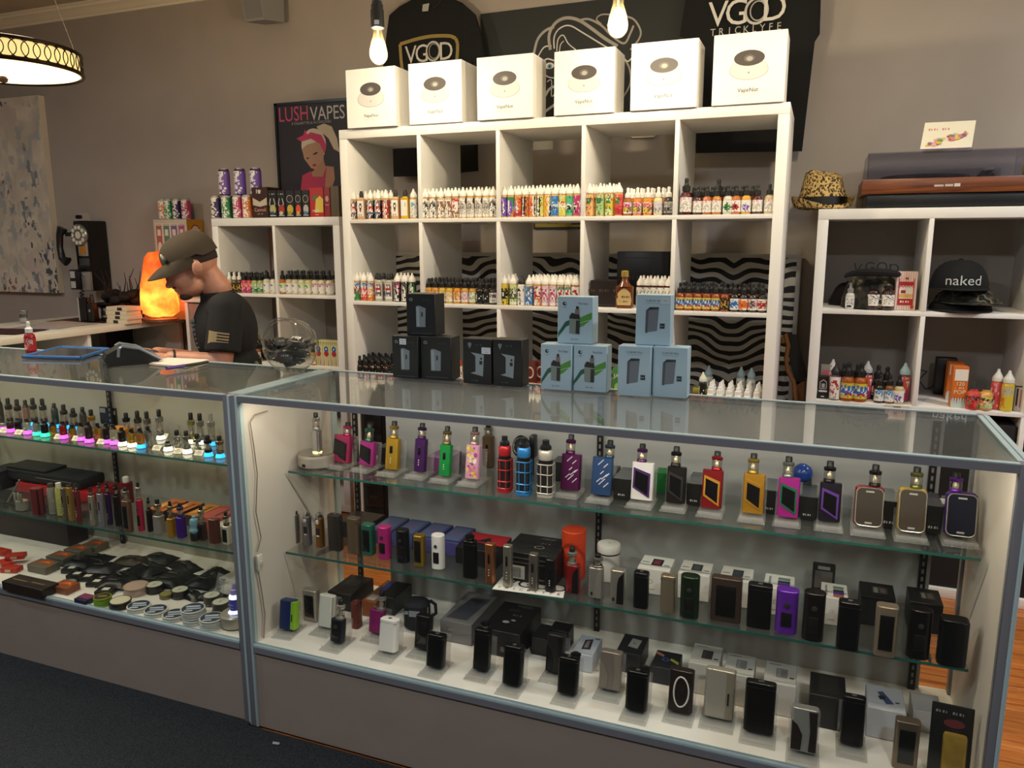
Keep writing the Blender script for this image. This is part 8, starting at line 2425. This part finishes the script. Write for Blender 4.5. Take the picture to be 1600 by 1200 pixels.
for i, (a, b, lb) in enumerate((((1074, 1081), (1120, 1092), 'white box picturing a dark device behind the cream slab'), ((1128, 1098), (1174, 1109), 'white box picturing a grey cube behind the cream slab'), ((1190, 1113), (1240, 1126), 'white box picturing a grey cube behind the black slab'))):
    flatbox(Z, a, b, 1000, .080, '#cbc4ba', lb, lambda w, d, i=i: [('r', w * .36, d * .30, w * .72, d * .72, ('#3a3634', '#8a8482', '#8a8482')[i]), ('r', w * .40, d * .34, w * .50, d * .68, ('#4d4845', '#a39d9a', '#a39d9a')[i]), ('r', w * .78, d * .32, w * .92, d * .38, '#4a4644'), ('r', w * .1, d * .85, w * .5, d * .88, '#8a857e')], depth=.10, rz=0.0)
flatbox(Z, (1262, 1133), (1318, 1148), 1045, .080, '#1c1816', 'dark box behind the silver curved vaporizer', lambda w, d: [('r', w * .25, d * .15, w * .8, d * .85, '#2d2826')], depth=.10, rz=0.0)
flatbox(Z, (1352, 1150), (1412, 1166), 1070, .072, '#c4c3c6', 'white box picturing a blue device', lambda w, d: [('p', [(w * .30, d * .72), (w * .45, d * .78), (w * .72, d * .30), (w * .50, d * .25)], '#4a527a'), ('p', [(w * .30, d * .55), (w * .50, d * .6), (w * .5, d * .45), (w * .35, d * .4)], '#2a2a38'), ('r', w * .75, d * .35, w * .86, d * .40, '#3a3a40')], depth=.10, rz=0.0)
flatbox(Z, (1424, 1140), (1470, 1150), 1083, .05, '#bdb8b4', 'plain pale box at the end of the deck', depth=.08, rz=0.0)
a, b = P(1447, 1210, z=Z), P(1512, 1222, z=Z)
h = HT(a.x, a.y, Z, 1096, .12)
w = (b - a).length
spawn('blister_pack', 'black blister pack with golden leaf pattern leaning at the deck end', 'package', (a.x, a.y, Z + .0006), [('card', MB().box(0, w, 0, .006, 0, h, M('#141212', .4), .002)), ('blister', MB().box(w * .30, w * .88, -.014, 0, h * .06, h * .66, M('#a8863a', .3, .3, noise=.35, scale=60), .012)), ('print', MB().art([('q', w * .45, h * .90, h * .07 * 4.95, h * .07 * .7, '#8a8478'), ('e', w * .55, h * .76, w * .25, h * .06, '#6a2a30')], T(0, -.0004, 0)))], rx=-.12, rz=-.05)
# wires with an inline switch on the counter's end panel
wx = CX + .018
pts = [P(u, v, x=wx + .0065) for u, v in ((418, 642), (398, 648), (391, 660), (397, 700), (402, 740), (400, 800), (408, 840), (402, 862))]
pts2 = [P(u, v, x=wx + .0065) for u, v in ((404, 894), (410, 930), (414, 960), (412, 1002))]
o_ = pts[0]
sw = P(404, 878, x=wx + .0065) - o_
spawn('switch_cable', 'thin cable with a white inline switch on the counter end panel', 'cable', o_, [('upper_wire', MB().tube([tuple(p - o_) for p in pts], .0016, M('#8a7d6c', .5), 5)), ('lower_wire', MB().tube([tuple(p - o_) for p in pts2], .0020, M('#a3937c', .5), 5)), ('inline_switch', MB().box(sw.x - .004, sw.x + .008, sw.y - .010, sw.y + .010, sw.z - .024, sw.z + .022, M('#ddd6c8', .4), .003)), ('rocker', MB().box(sw.x + .008, sw.x + .011, sw.y - .005, sw.y + .005, sw.z - .012, sw.z + .004, M('#c9c2b4', .4), .001), 2)])

# ================================================================== FURTHER GLASS COUNTER
LU, LM, LD = 0.70, 0.46, DK
GA = 'small atomizers in the further counter'
LEDC = {'p': '#e05ad0', 't': '#2fe0b0', 'w': '#fff3d6', 'b': '#2aa8f0'}
_ledm = {k: M(c, .3, 0, (1.6, 1.5, 2.6, 1.8)['ptwb'.index(k)]) for k, c in LEDC.items()}
LEDN = {'p': 'pink', 't': 'teal', 'w': 'white', 'b': 'blue'}


def atom(u, vb, vt, col, led, kind, label, z=LU, y=None, tip='#151210'):
    """small atomizer (optionally on a lit base) whose base shows at row vb and tip at row vt"""
    if len(label.split()) < 4:
        label += ' on the upper shelf'
    zz = z + 0.0005
    q = P(u, vb, z=zz) if y is None else Vector((XU(u, y, zz), y, zz))
    H = HT(q.x, q.y, zz, vt)
    if led:
        spawn('led_base', 'lit %s base under the %s' % (LEDN[led], label), 'display base', (q.x, q.y, zz), [('lit_block', MB().lathe([(.0145, 0), (.0150, .001), (.0125, .011), (.011, .0125), (0, .0126)], _ledm[led], 16)), ('foot', MB().lathe([(.0152, 0), (.0152, .0012), (.0148, .0014)], M('#3a3836', .4), 16))], group='lit display bases')
        zz += .0132
        H -= .0132
    c = M(col, .3, .65)
    r = .0115
    if kind == 'r':
        p = [('deck', MB().lathe([(r * .9, 0), (r, .001), (r, H * .22), (r * .94, H * .24)], c, 14)), ('chamber', MB().lathe([(r, H * .24), (r, H * .62), (r * .92, H * .70)], c, 14)), ('top_cap', MB().lathe([(r * .92, H * .70), (r * .7, H * .80), (r * .55, H * .82), (r * .55, H * .97), (r * .4, H), (0, H)], M(tip, .4), 14))]
    else:
        p = tank_parts(H, r, col, tip, True)
    spawn('tank_atomizer', label, 'atomizer', (q.x, q.y, zz), p, group=GA, key=None)


def ptag(u, v, label, z=LU):
    q = P(u, v, z=z)
    w, h = .030, .019
    X = R(-.75, 'X')
    spawn('price_tag', label, 'tag', (q.x, q.y, z + .0006), [('card', MB().box(-w / 2, w / 2, 0, .0008, 0, h, M('#f2e8cd', .5), X=X)), ('print', MB().art([('r', -w * .2, h * .66, w * .2, h * .76, '#6a6254'), ('r', -w * .36, h * .40, w * .36, h * .52, '#8a8272'), ('r', -w * .15, h * .18, w * .15, h * .26, '#a39a88')], X @ T(0, -.0002, 0), .00005))], group='price tags on the upper shelf', rz=.12)


for u, vb, vt, c, l, lb in ((5, 672, 658, '#b9b2a6', 'p', 'silver dripper at the outer end'), (17, 675, 655, '#4a3026', 'p', 'brown dripper near the outer end'), (43.5, 678, 654, '#c9c4ba', 'p', 'silver dripper with black cap'), (58.5, 680, 656, '#a9a69f', 't', 'pale steel dripper'), (71, 682, 657, '#23211f', 't', 'black dripper'),
                             (100, 685, 658, '#b0282c', 'p', 'red dripper'), (128, 688, 660, '#b9b2a6', 'p', 'silver dripper beside a tag'), (140, 691, 659, '#3a302c', 'p', 'wide dark dripper'), (168, 692, 661, '#332a28', 'p', 'dark dripper beside a gold one'), (179, 694, 663, '#c4beb2', 'p', 'slim silver dripper'),
                             (192, 696, 668, '#2a2522', 'w', 'black square dripper'), (207, 698, 670, '#c99a36', 'w', 'tall gold dripper'), (220.5, 700, 669, '#b5783a', 'b', 'copper dripper')):
    atom(u, vb, vt, c, l, 'r', lb)
for u, vb, vt, c, lb in ((29, 672, 653, '#241f1c', 'black dripper without light'), (84, 680, 659, '#b98a2e', 'gold dripper without light'), (114, 683, 663, '#a8842e', 'squat gold dripper'), (154, 686, 661, '#b58f3a', 'gold dripper behind a tag'), (233, 697, 666, '#8d8882', 'ribbed steel dripper')):
    atom(u, vb, vt, c, None, 'r', lb)
for u, vb, vt, c, l, lb in ((263, 704, 690, '#b9b4aa', 'w', 'low clear tank'), (278, 703, 672, '#a8a29a', None, 'clear tank with black tip behind a tag'), (293, 708, 673, '#8f8a84', 'w', 'steel tank with black tip'), (309, 705, 678, '#8a857e', None, 'steel tank over the last tag'), (326, 713, 680, '#2a1d1c', 'b', 'dark red tank with black tip'), (344.5, 715, 681, '#7a6a60', 'b', 'bronze tank nearest the corner post')):
    atom(u, vb, vt, c, l, 't', lb)
for i, (u, v) in enumerate(((4, 676), (27, 679), (89, 686), (117, 689), (156, 694), (243, 704), (276, 709), (309, 712), (254, 685))):
    ptag(u, v, 'white price tag on the upper shelf, %s' % (('%s from the outer end' % ORD[i]) if i < 8 else 'set back alone'))
yb = -1.03
for i, (u, vt, c, lb) in enumerate(((2, 621, '#4a463f', 'black tipped tank'), (16, 622, '#3a3632', 'dark tank'), (30, 624, '#3d3935', 'dark tank'), (43, 625, '#b08a74', 'peach tank'), (55, 622, '#4f4a45', 'grey tank'), (70, 623, '#55504a', 'grey tank'), (88, 630, '#4a5a55', 'green grey tank'), (102.5, 632, '#4a4540', 'dark tank'), (117, 638, '#5a5650', 'grey tank'), (132, 636, '#5d5850', 'steel tank'), (145, 640, '#a8853a', 'gold tank'))):
    atom(u, 0, vt, c, 'b' if i in (4, 5, 6, 7, 8) else None, 't' if i % 3 else 'r', '%s of the back row, %s from outer end' % (lb, ORD[i]), y=yb + .0)
for i, (u, vt, c, l, lb) in enumerate(((199.5, 645, '#23262a', 'b', 'black tank on the back row beside the box'), (217.5, 642, '#4a4038', None, 'tall brown tank on the back row'), (232, 643, '#6a625a', None, 'tall grey tank on the back row'), (251.5, 640, '#8f8982', 'w', 'long clear tank on the back row'), (301, 645, '#9a925a', 'w', 'brass tank on the back row'), (315, 646, '#8d8880', 'w', 'steel tank on the back row'), (332, 646, '#a39c90', 'b', 'all silver tank on the back row'))):
    atom(u, 0, vt, c, l, 't', lb, y=-1.02, tip='#151210' if i < 6 else '#8f8a82')
flatbox(LU, (157, 662), (182, 665), 627, .062, '#1d1916', 'black box with two grey stickers behind the drippers', None, lambda w, h: [('r', w * .04, h * .68, w * .38, h * .95, '#8f8a84'), ('r', w * .70, h * .62, w * .98, h * .85, '#9a958f')], 'boxes in the further counter', depth=.05, rz=0.0)
flatbox(LU, (170, 680), (196, 683), 657, .026, '#d0862a', 'orange and black box behind the slim silver dripper', None, lambda w, h: [('r', 0, 0, w, h * .5, '#1d1714'), ('q', w * .5, h * .25, h * .3 * 1.65, h * .3 * .7, '#c9c4bc')], 'boxes in the further counter', depth=.04, rz=0.0)

# ------------------------------------------------------------------ lower glass shelf
Z = LM
GL_ = 'vaporizers in the further counter'
for u0, u1, vb, vt, st, c, c2, tk, d, lb in (
        (48, 72, 806, 764, 'leather', '#6a1418', '#3a0f12', None, .03, 'dark red leather vaporizer'), (98, 107, 812, 763, 'slim', '#7a6a55', '', None, .014, 'thin beige pen vaporizer'), (107, 118, 815, 762, 'slim', '#a8843a', '', ('#8a6a2a', 757), .014, 'gold coloured pen vaporizer'),
        (118, 130, 818, 767, 'slim', '#7a3030', '', ('#3a2a40', 757), .014, 'red violet pen vaporizer'), (141, 152, 822, 775, 'slim', '#a39a8a', '', ('#4a4038', 762), .014, 'pale steel pen vaporizer'), (155, 166, 825, 772, 'slim', '#8d8a94', '', ('#5a5048', 755), .014, 'lilac grey pen vaporizer'),
        (167, 178, 821, 772, 'slim', '#3d2050', '', ('#3a2040', 755), .014, 'dark violet pen vaporizer'), (178, 192, 823, 776, 'round', '#231817', '', ('#2a2220', 757), .022, 'dark brown round vaporizer with tank'), (193, 211, 833, 783, 'frame', '#7a5a48', '', ('#8a7a6a', 763), .02, 'clear brown vaporizer in a case'), (214, 228, 831, 782, 'round', '#c22a50', '', ('#b9a89a', 755), .02, 'bright pink pen vaporizer with tall tank'),
        (230, 239, 832, 797, 'plain', '#1d1815', '', ('#2a2420', 778), .016, 'small black vaporizer behind the silver one'), (239, 260, 836, 807, 'plain', '#a39c94', '', ('#8a847c', 782), .026, 'small silver box vaporizer with tank'), (261, 276, 840, 811, 'plain', '#b8841f', '', ('#8a7a5a', 785), .022, 'small gold box vaporizer with tank'), (275, 294, 842, 809, 'plain', '#4a1f8a', '', ('#4a3a6a', 788), .024, 'small violet box vaporizer with tank'),
        (308, 327, 846, 818, 'frame', '#4a3028', '', ('#a39a8c', 791), .022, 'small dark framed vaporizer with clear tank'), (326, 348, 851, 812, 'plain', '#6a3a2c', '', None, .024, 'reddish brown box vaporizer'), (347, 365, 852, 823, 'frame', '#ddd6ca', '', ('#6a5a4a', 801), .022, 'white vaporizer with dark screen and tank')):
    mod(Z, u0, u1, vb, vt, st, c, c2, lb, tk, False, d, grp=GL_)
q = P(301, 846, z=Z)
spawn('blue_spray_bottle', 'pale blue bulbous glass vaporizer with black base', 'vaporizer', (q.x, q.y + .012, Z + .0006), [('black_base', MB().lathe([(.0135, 0), (.0145, .001), (.0145, .022), (.013, .025)], BLACK, 16)), ('glass_bulb', MB().lathe([(.013, .025), (.016, .032), (.013, .039), (.0125, .047), (.015, .054), (.012, .066), (.006, .070), (.006, .076), (0, .076)], M('#7fa9b8', .15), 16))], group=GL_)
for i, (u, vb, vt, c1, lb) in enumerate(((79, 804, 756, '#8a857a', 'skull patterned slim bottle'), (92, 806, 755, '#b3b060', 'white and yellow patterned slim bottle'))):
    q = P(u, vb, z=Z)
    h = HT(q.x, q.y, Z, vt)
    spawn('slim_bottle', lb + ' on the lower shelf', 'bottle', (q.x, q.y + .01, Z + .0006), [('bottle_body', MB().lathe([(.011, 0), (.012, .001), (.012, h * .8), (.009, h * .86)], M(c1, .4, noise=.6, scale=120), 14)), ('cap', MB().lathe([(.0085, h * .86), (.0085, h * .98), (0, h)], M('#d8d4c8' if i else '#4a463f', .4), 12))])
q = P(31, 798, z=Z)
spawn('grip_holder', 'pale grey claw shaped holder on the lower shelf', 'holder', (q.x, q.y + .01, Z + .0006), [('cup', MB().rbox(.040, .03, .034, .012, M('#8d8678', .5))), ('prong', MB().box(-.019, -.011, -.014, -.008, .03, .062, M('#9a9384', .5), .002)), ('prong', MB().box(-.002, .006, -.014, -.008, .03, .064, M('#9a9384', .5), .002)), ('prong', MB().box(.012, .019, -.014, -.008, .03, .06, M('#7d776b', .5), .002))])
a = P(12, 786, z=Z)
spawn('metal_rod', 'thin steel rod leaning beside the claw shaped holder', 'rod', (a.x, a.y, Z + .0006), [('rod', MB().tube([(0, 0, .003), (.03, .03, .075)], .0028, STEEL, 8)), ('rod_tip', MB().ball((.03, .03, .076), .004, STEEL, 8))])
x0, x1 = XU(5, -1.07, Z), XU(127, -1.07, Z)
bgw = x1 - x0
spawn('black_case', 'black zip case with white stitch dots lying on the red box', 'case', (x0, -1.07, Z + .034), [('shell', MB().box(0, bgw, 0, .11, 0, .040, M('#141312', .7), .012)), ('stitching', MB().box(bgw * .45, bgw * .9, -.0005, .0005, .024, .025, M('#a39e94', .6))), ('flap', MB().box(.01, bgw * .55, .01, .10, .040, .050, M('#1a1816', .7), .006))])
spawn('red_box', 'flat bright red box under the black zip case', 'box', (XU(26, -1.08, Z), -1.08, Z + .0006), [('carton', MB().box(0, XU(140, -1.08, Z) - XU(26, -1.08, Z), 0, .13, 0, .032, M('#a3141c', .45), .001)), ('lid_print', MB().art([('r', .02, .01, .10, .05, '#2a1214')], T(0, 0, .0325) @ R(-math.pi / 2, 'X')))])
x0 = XU(-20, -1.10, Z)
spawn('black_box', 'matte black box at the outer end of the lower shelf', 'box', (x0, -1.10, Z + .0006), [('carton', MB().box(0, .075, 0, .10, 0, .06, M('#15161a', .5), .002)), ('lid', MB().box(-.001, .076, -.001, .101, .06, .072, M('#191a1f', .5), .002))])
for i, (a, b, c, h) in enumerate((((232, 812), (256, 816), '#c2682a', .036), ((262, 817), (283, 820), '#c26a2c', .038), ((289, 821), (308, 825), '#c07a30', .036), ((312, 829), (342, 834), '#b8544a', .046), ((330, 838), (360, 843), '#c9c0b0', .036))):
    flatbox(Z, a, b, 770, h, c if i > 2 else '#4a3326', '%s box lying behind the small vaporizers, %s from the pink pen' % (('orange lidded', 'orange lidded', 'amber lidded', 'coral lidded', 'white')[i], ORD[i]), lambda w, d, c=c, i=i: [('r', 0, 0, w, d, c), ('p', [(w * .1, d * .1), (w * .5, d * .3), (w * .2, d * .9)], '#d8a050' if i < 3 else c), ('r', w * .55, d * .2, w * .7, d * .8, '#5a3a2a' if i < 4 else '#8a857a')], None, 'boxes in the further counter', depth=.11, rz=0.0)
spawn('red_bottle', 'dark red bottle with white cap standing behind the pens', 'bottle', (XU(200, -1.03, Z), -1.03, Z + .0006), [('bottle_body', MB().rbox(.038, .03, .075, .008, M('#6a1414', .3))), ('cap', MB().lathe([(.011, .075), (.011, .091), (.008, .094), (0, .094)], M('#e2ddd2', .4), 14)), ('label', MB().art([('e', 0, .04, .012, .014, '#8d8a86')], T(0, -.0154, 0)))])

# ------------------------------------------------------------------ deck of the further counter
Z = LD


def tin(u, v, r, h, side, lid, label, name='spool', art=None, z0=0.0, up=0):
    q = P(u, v, z=Z)
    p = [('rim', MB().lathe([(r * .96, 0), (r, .001), (r, .004), (r * .93, .005), (r * .93, h - .005), (r, h - .004), (r, h - .001), (r * .96, h), (r * .90, h), (r * .89, h - .001), (0, h - .001)], M(side, .35), 26)), ('lid_label', MB().lathe([(r * .88, h - .0009), (r * .88, h - .0004), (0, h - .0004)], M(lid, .45), 26))]
    if art:
        p.append(('lettering', MB().art(art(r), T(0, 0, h - .0002) @ R(-math.pi / 2, 'X') @ R(-.5, 'Y'), .00005), 1))
    spawn(name, label, 'tin' if name == 'tin' else 'spool', (q.x, q.y + r, Z + .0006 + z0), p, group='wire spools and tins')


SPA = lambda r: [('r', -r * .6, r * .12, r * .55, r * .42, '#b9c2cc'), ('r', -r * .5, -r * .28, r * .7, -r * .02, '#aab4c0'), ('r', -r * .6, -r * .62, r * .1, -r * .42, '#c9d0d8')]
for i, (u, v, k) in enumerate(((203, 959, 1), (230, 966, 1), (259, 973, 1))):
    tin(u, v, .0345, .013, '#d4d0c6', '#26344f', 'white rimmed wire spool with blue label, %s from the green tins' % ORD[i], art=SPA)
for k in range(3):
    tin(291 - k, 979 - (1 if k else 0), .035, .013, '#d4d0c6', '#26344f', 'white rimmed blue label wire spool, %s of the three high stack' % ('bottom', 'middle', 'top')[k], art=SPA, z0=k * .0136)
for k in range(2):
    tin(318, 986, .035, .013, '#d4d0c6', '#26344f', 'white rimmed blue label wire spool, %s of the two high stack' % ('bottom', 'top')[k], art=SPA, z0=k * .0136)
for k in range(2):
    tin(150, 950, .026, .013, '#86a822', '#3a2a12', 'lime green rimmed tin, %s of a stack of two' % ('bottom', 'top')[k], 'tin', lambda r: [('r', -r * .5, -r * .1, r * .5, r * .2, '#a8823a')], z0=k * .0136)
WA = lambda r: [('p', [(-r * .3, -r * .3), (r * .1, r * .0), (r * .35, -r * .2), (r * .0, r * .15)], '#3a342c'), ('r', -r * .1, r * .3, r * .5, r * .36, '#8a8272')]
for i, (u, v, r, h, c, l, lb) in enumerate(((175, 955, .0325, .022, '#2a241f', '#d9d2b4', 'cream lidded dark tin beside the lime tins'), (198, 934, .038, .026, '#b39a88', '#c9a894', 'large pinkish clear tin behind the spools'), (232, 930, .0265, .026, '#1d1a18', '#d8d4bc', 'cream lidded black tin, first of the back four'), (272, 938, .0265, .026, '#1d1a18', '#d8d4bc', 'cream lidded black tin, second of the back four'),
                                            (322, 949, .0265, .030, '#3a3630', '#dcd8c4', 'cream lidded tin, third of the back four'), (336, 960, .0265, .030, '#3a3630', '#dcd8c4', 'cream lidded tin, last of the back four'), (252, 938, .020, .014, '#6a6234', '#8d8548', 'small olive tin between cream lids'), (100, 915, .020, .006, '#7a7670', '#8d8a84', 'flat steel lid among the dark pouches'))):
    tin(u, v, r, h, c, l, lb, 'tin', WA if i in (2, 3, 4, 5) else None)
q = P(360, 985, z=Z)
spawn('display_turntable', 'small silver display base with lit top by the corner post', 'display base', (q.x - .010, q.y + .036, Z + .0008), [('drum', MB().lathe([(.041, 0), (.043, .002), (.043, .034), (.039, .038), (0, .0382)], M('#b3ab9c', .35, .5), 26)), ('foot_ring', MB().lathe([(.0432, 0), (.0436, .001), (.0432, .003)], M('#3a302a', .4), 26)), ('lit_top', MB().lathe([(.020, .0383), (.020, .0394), (0, .0394)], M('#b9c4ff', .3, 0, 2.2), 20))])
bx, by = q.x - .004, q.y + .030
h = .098
spawn('liquid_bottle', 'glowing violet dropper bottle on the small display base', 'bottle', (bx, by, Z + .0404), [('bottle_body', MB().lathe([(.015, 0), (.0155, .001), (.0155, .048), (.009, .056)], M('#3a3a8a', .2, 0, .25), 16)), ('lit_foot', MB().lathe([(.0158, .001), (.0158, .012)], M('#cfd8ff', .3, 0, 1.6), 16)), ('shoulder', MB().lathe([(.0157, .046), (.0150, .054), (.0100, .058)], M('#d8deff', .3, 0, 1.6), 16)), ('dropper_cap', MB().lathe([(.0105, .057), (.0105, .072), (.006, .074), (.0055, .084), (.004, .09), (0, .09)], M('#a89ad8', .4), 14)), ('label', MB().art([('q', 0, .030, .009 * 2.2, .009 * .7, '#c9cdf0'), ('r', -.008, .020, .008, .022, '#a8aee0')], T(0, -.0158, 0)))])
a = P(338, 936, z=Z)
spawn('acrylic_card', 'clear acrylic strip with white number stickers leaning by the post', 'stand', (a.x - .012, a.y, Z + .004), [('strip', MB().box(0, .042, 0, .003, 0, .078, ACRYL)), ('stickers', MB().art([('r', .012, .048, .034, .062, '#b3aea4'), ('q', .023, .054, .010 * 1.65, .010 * .7, '#5a554c'), ('r', .010, .026, .030, .040, '#9a958b'), ('q', .020, .032, .010 * 1.65, .010 * .7, '#5a554c')], T(0, -.0006, 0), .0001)), ('foot_plate', MB().box(0, .042, -.02, 0, 0, .003, ACRYL))], rx=-.3, rz=-.25)
# dark pouches, each with its own place
rnd = random.Random(4)
for i, (u, v, w, d, lb) in enumerate(((190, 905, .11, .09, 'black foil pouch beside the flame boxes'), (232, 895, .12, .09, 'black foil pouch in the middle of the deck'), (275, 903, .12, .08, 'black foil pouch with silver script'), (320, 915, .10, .08, 'black foil pouch near the acrylic strip'), (215, 918, .11, .06, 'black foil pouch behind the cream lids'), (262, 915, .11, .06, 'dull black pouch between cream lids'), (300, 932, .10, .05, 'black foil pouch behind the three high stack'), (208, 882, .13, .07, 'brown black pouch lying at the back'), (338, 896, .07, .06, 'dark crumpled pouch in the back corner'), (160, 893, .11, .08, 'black foil pouch beside the price squares'), (150, 875, .11, .07, 'dull black pouch behind the flame boxes'), (180, 918, .10, .06, 'black foil pouch behind the pinkish tin'), (240, 912, .12, .07, 'shiny black pouch between the cream lids and back'), (250, 878, .12, .07, 'shiny black pouch at the back of the deck'), (290, 888, .12, .07, 'dull black pouch near the back corner'), (125, 885, .10, .07, 'dark pouch between flame boxes and price squares'), (330, 935, .09, .05, 'dark pouch behind the last cream lids'))):
    q = P(u, v, z=Z)
    b = bmesh.new()
    bmesh.ops.create_grid(b, x_segments=9, y_segments=7, size=.5)
    for vv_ in b.verts:
        x, y = vv_.co.x, vv_.co.y
        e = max(0, 1 - (2 * abs(x)) ** 4) * max(0, 1 - (2 * abs(y)) ** 4)
        vv_.co = (x * w, y * d, .002 + .014 * e * (0.7 + .6 * rnd.random()))
    g = bmesh.ops.extrude_face_region(b, geom=b.faces[:])
    for e_ in g['geom']:
        if isinstance(e_, bmesh.types.BMVert):
            e_.co.z = 0
    bmesh.ops.recalc_face_normals(b, faces=b.faces[:])
    spawn('foil_pouch', lb, 'pouch', (q.x, min(q.y, -0.975), Z + .0006 + .009 * (i % 2)), [('pouch', MB().bm(b, M(('#141415', '#101012', '#191817')[i % 3] if i != 7 else '#33261c', .35))), ('print', MB().art([('r', -w * .2, -d * .1, w * .1, -d * .02, '#6a6660'), ('q', w * .05, d * .12, w * .4, d * .1, '#57534e')], T(0, 0, .0200) @ R(-math.pi / 2, 'X'), .00005))], rz=rnd.uniform(-.35, .35), group='dark foil pouches on the deck')
for i, (u, v) in enumerate(((113, 893), (121, 902), (138, 906), (152, 914), (166, 927))):
    q = P(u, v, z=Z)
    spawn('blister_card', 'small black packet with white price square, %s from the flame boxes' % ORD[i], 'packet', (q.x, q.y, Z + .0006), [('packet', MB().box(-.028, .028, -.02, .024, 0, .014, M('#151312', .4), .002)), ('price_square', MB().box(-.011, .011, -.008, .010, .014, .0145, M('#e6dfc4', .5)))], rz=.35, group='black packets with price squares')
FLA = lambda w, d: [('p', [(w * .1, d * .2), (w * .5, d * .5), (w * .95, d * .3), (w * .8, d * .9), (w * .3, d * .85)], '#c24a1f'), ('p', [(w * .3, d * .4), (w * .6, d * .6), (w * .85, d * .5), (w * .6, d * .8)], '#d9902e')]
for i, (a, b, h) in enumerate((((43, 893), (72, 899), .026), ((72, 880), (98, 886), .026), ((100, 869), (124, 874), .026), ((128, 860), (150, 865), .022))):
    flatbox(Z, a, b, 850, h, '#6d6455', 'small grey box with flame print lid, %s from the front' % ORD[i], FLA, None, 'flame print boxes', depth=.055, rz=0.0)
for i, (u, v) in enumerate(((8, 884), (2, 866), (18, 893), (26, 880))):
    q = P(u, v, z=Z)
    spawn('red_packet', 'bright orange red packet at the outer end, %s of the heap' % ORD[i], 'packet', (q.x, q.y, Z + .0006 + (.017 if i == 3 else 0)), [('packet', MB().box(-.03, .03, -.015, .02, 0, .016, M('#b52a18', .45), .002)), ('label', MB().box(-.012, .008, -.0155, -.0148, .003, .013, M('#c9a888', .5)))], rz=.3 * (i - 1), group='orange red packets')
flatbox(Z, (4, 922), (72, 934), 895, .030, '#2a1d16', 'long dark brown box at the counter front', lambda w, d: [('r', w * .1, d * .4, w * .45, d * .5, '#7a6236'), ('r', w * .55, d * .45, w * .85, d * .55, '#7a6236')], lambda w, h: [('l', [(w * .12, h * .15), (w * .2, h * .5), (w * .12, h * .85)], w * .012, '#4a3226'), ('l', [(w * .55, h * .15), (w * .63, h * .5), (w * .55, h * .85)], w * .012, '#4a3226')], 'boxes in the further counter', depth=.06, rz=0.0)
flatbox(Z, (80, 925), (104, 931), 908, .022, '#8a4a28', 'orange brown tin box beside the long dark box', FLA, None, 'boxes in the further counter', depth=.05, rz=0.0)
flatbox(Z, (116, 943), (134, 947), 925, .016, '#26233f', 'small navy and magenta box beside the lime tins', lambda w, d: [('r', 0, d * .3, w, d, '#7a2a5a')], None, 'boxes in the further counter', depth=.04, rz=0.0)
# added fittings for the unseen fill lights in the ceiling over the shop floor
for i, (x, y) in enumerate(((0.2, -3.2), (2.6, -3.4), (3.6, -0.9), (-2.0, -2.2))):
    spawn('added_fill_lamp', 'round recessed ceiling downlight, %s over the shop floor' % ORD[i], 'lamp', (x, y, 2.672), [('trim_ring', MB().lathe([(.13, .0275), (.13, .02), (.115, .018), (.112, .0275)], WHITE, 28)), ('lens', MB().lathe([(.112, .024), (0, .024)], M('#fff1dc', .4, 0, 1.5), 28))], group='ceiling downlights')
x0, x1 = XU(-30, -1.04, LD), XU(108, -1.04, LD)
spawn('maroon_case', 'large dark maroon case at the back of the further counter deck', 'case', (x0, -1.04, LD + .0006), [('shell', MB().box(0, x1 - x0, 0, .09, 0, .13, M('#1f0d0f', .5), .01)), ('lid', MB().box(-.002, x1 - x0 + .002, -.002, .092, .13, .145, M('#2a1114', .5), .006))])
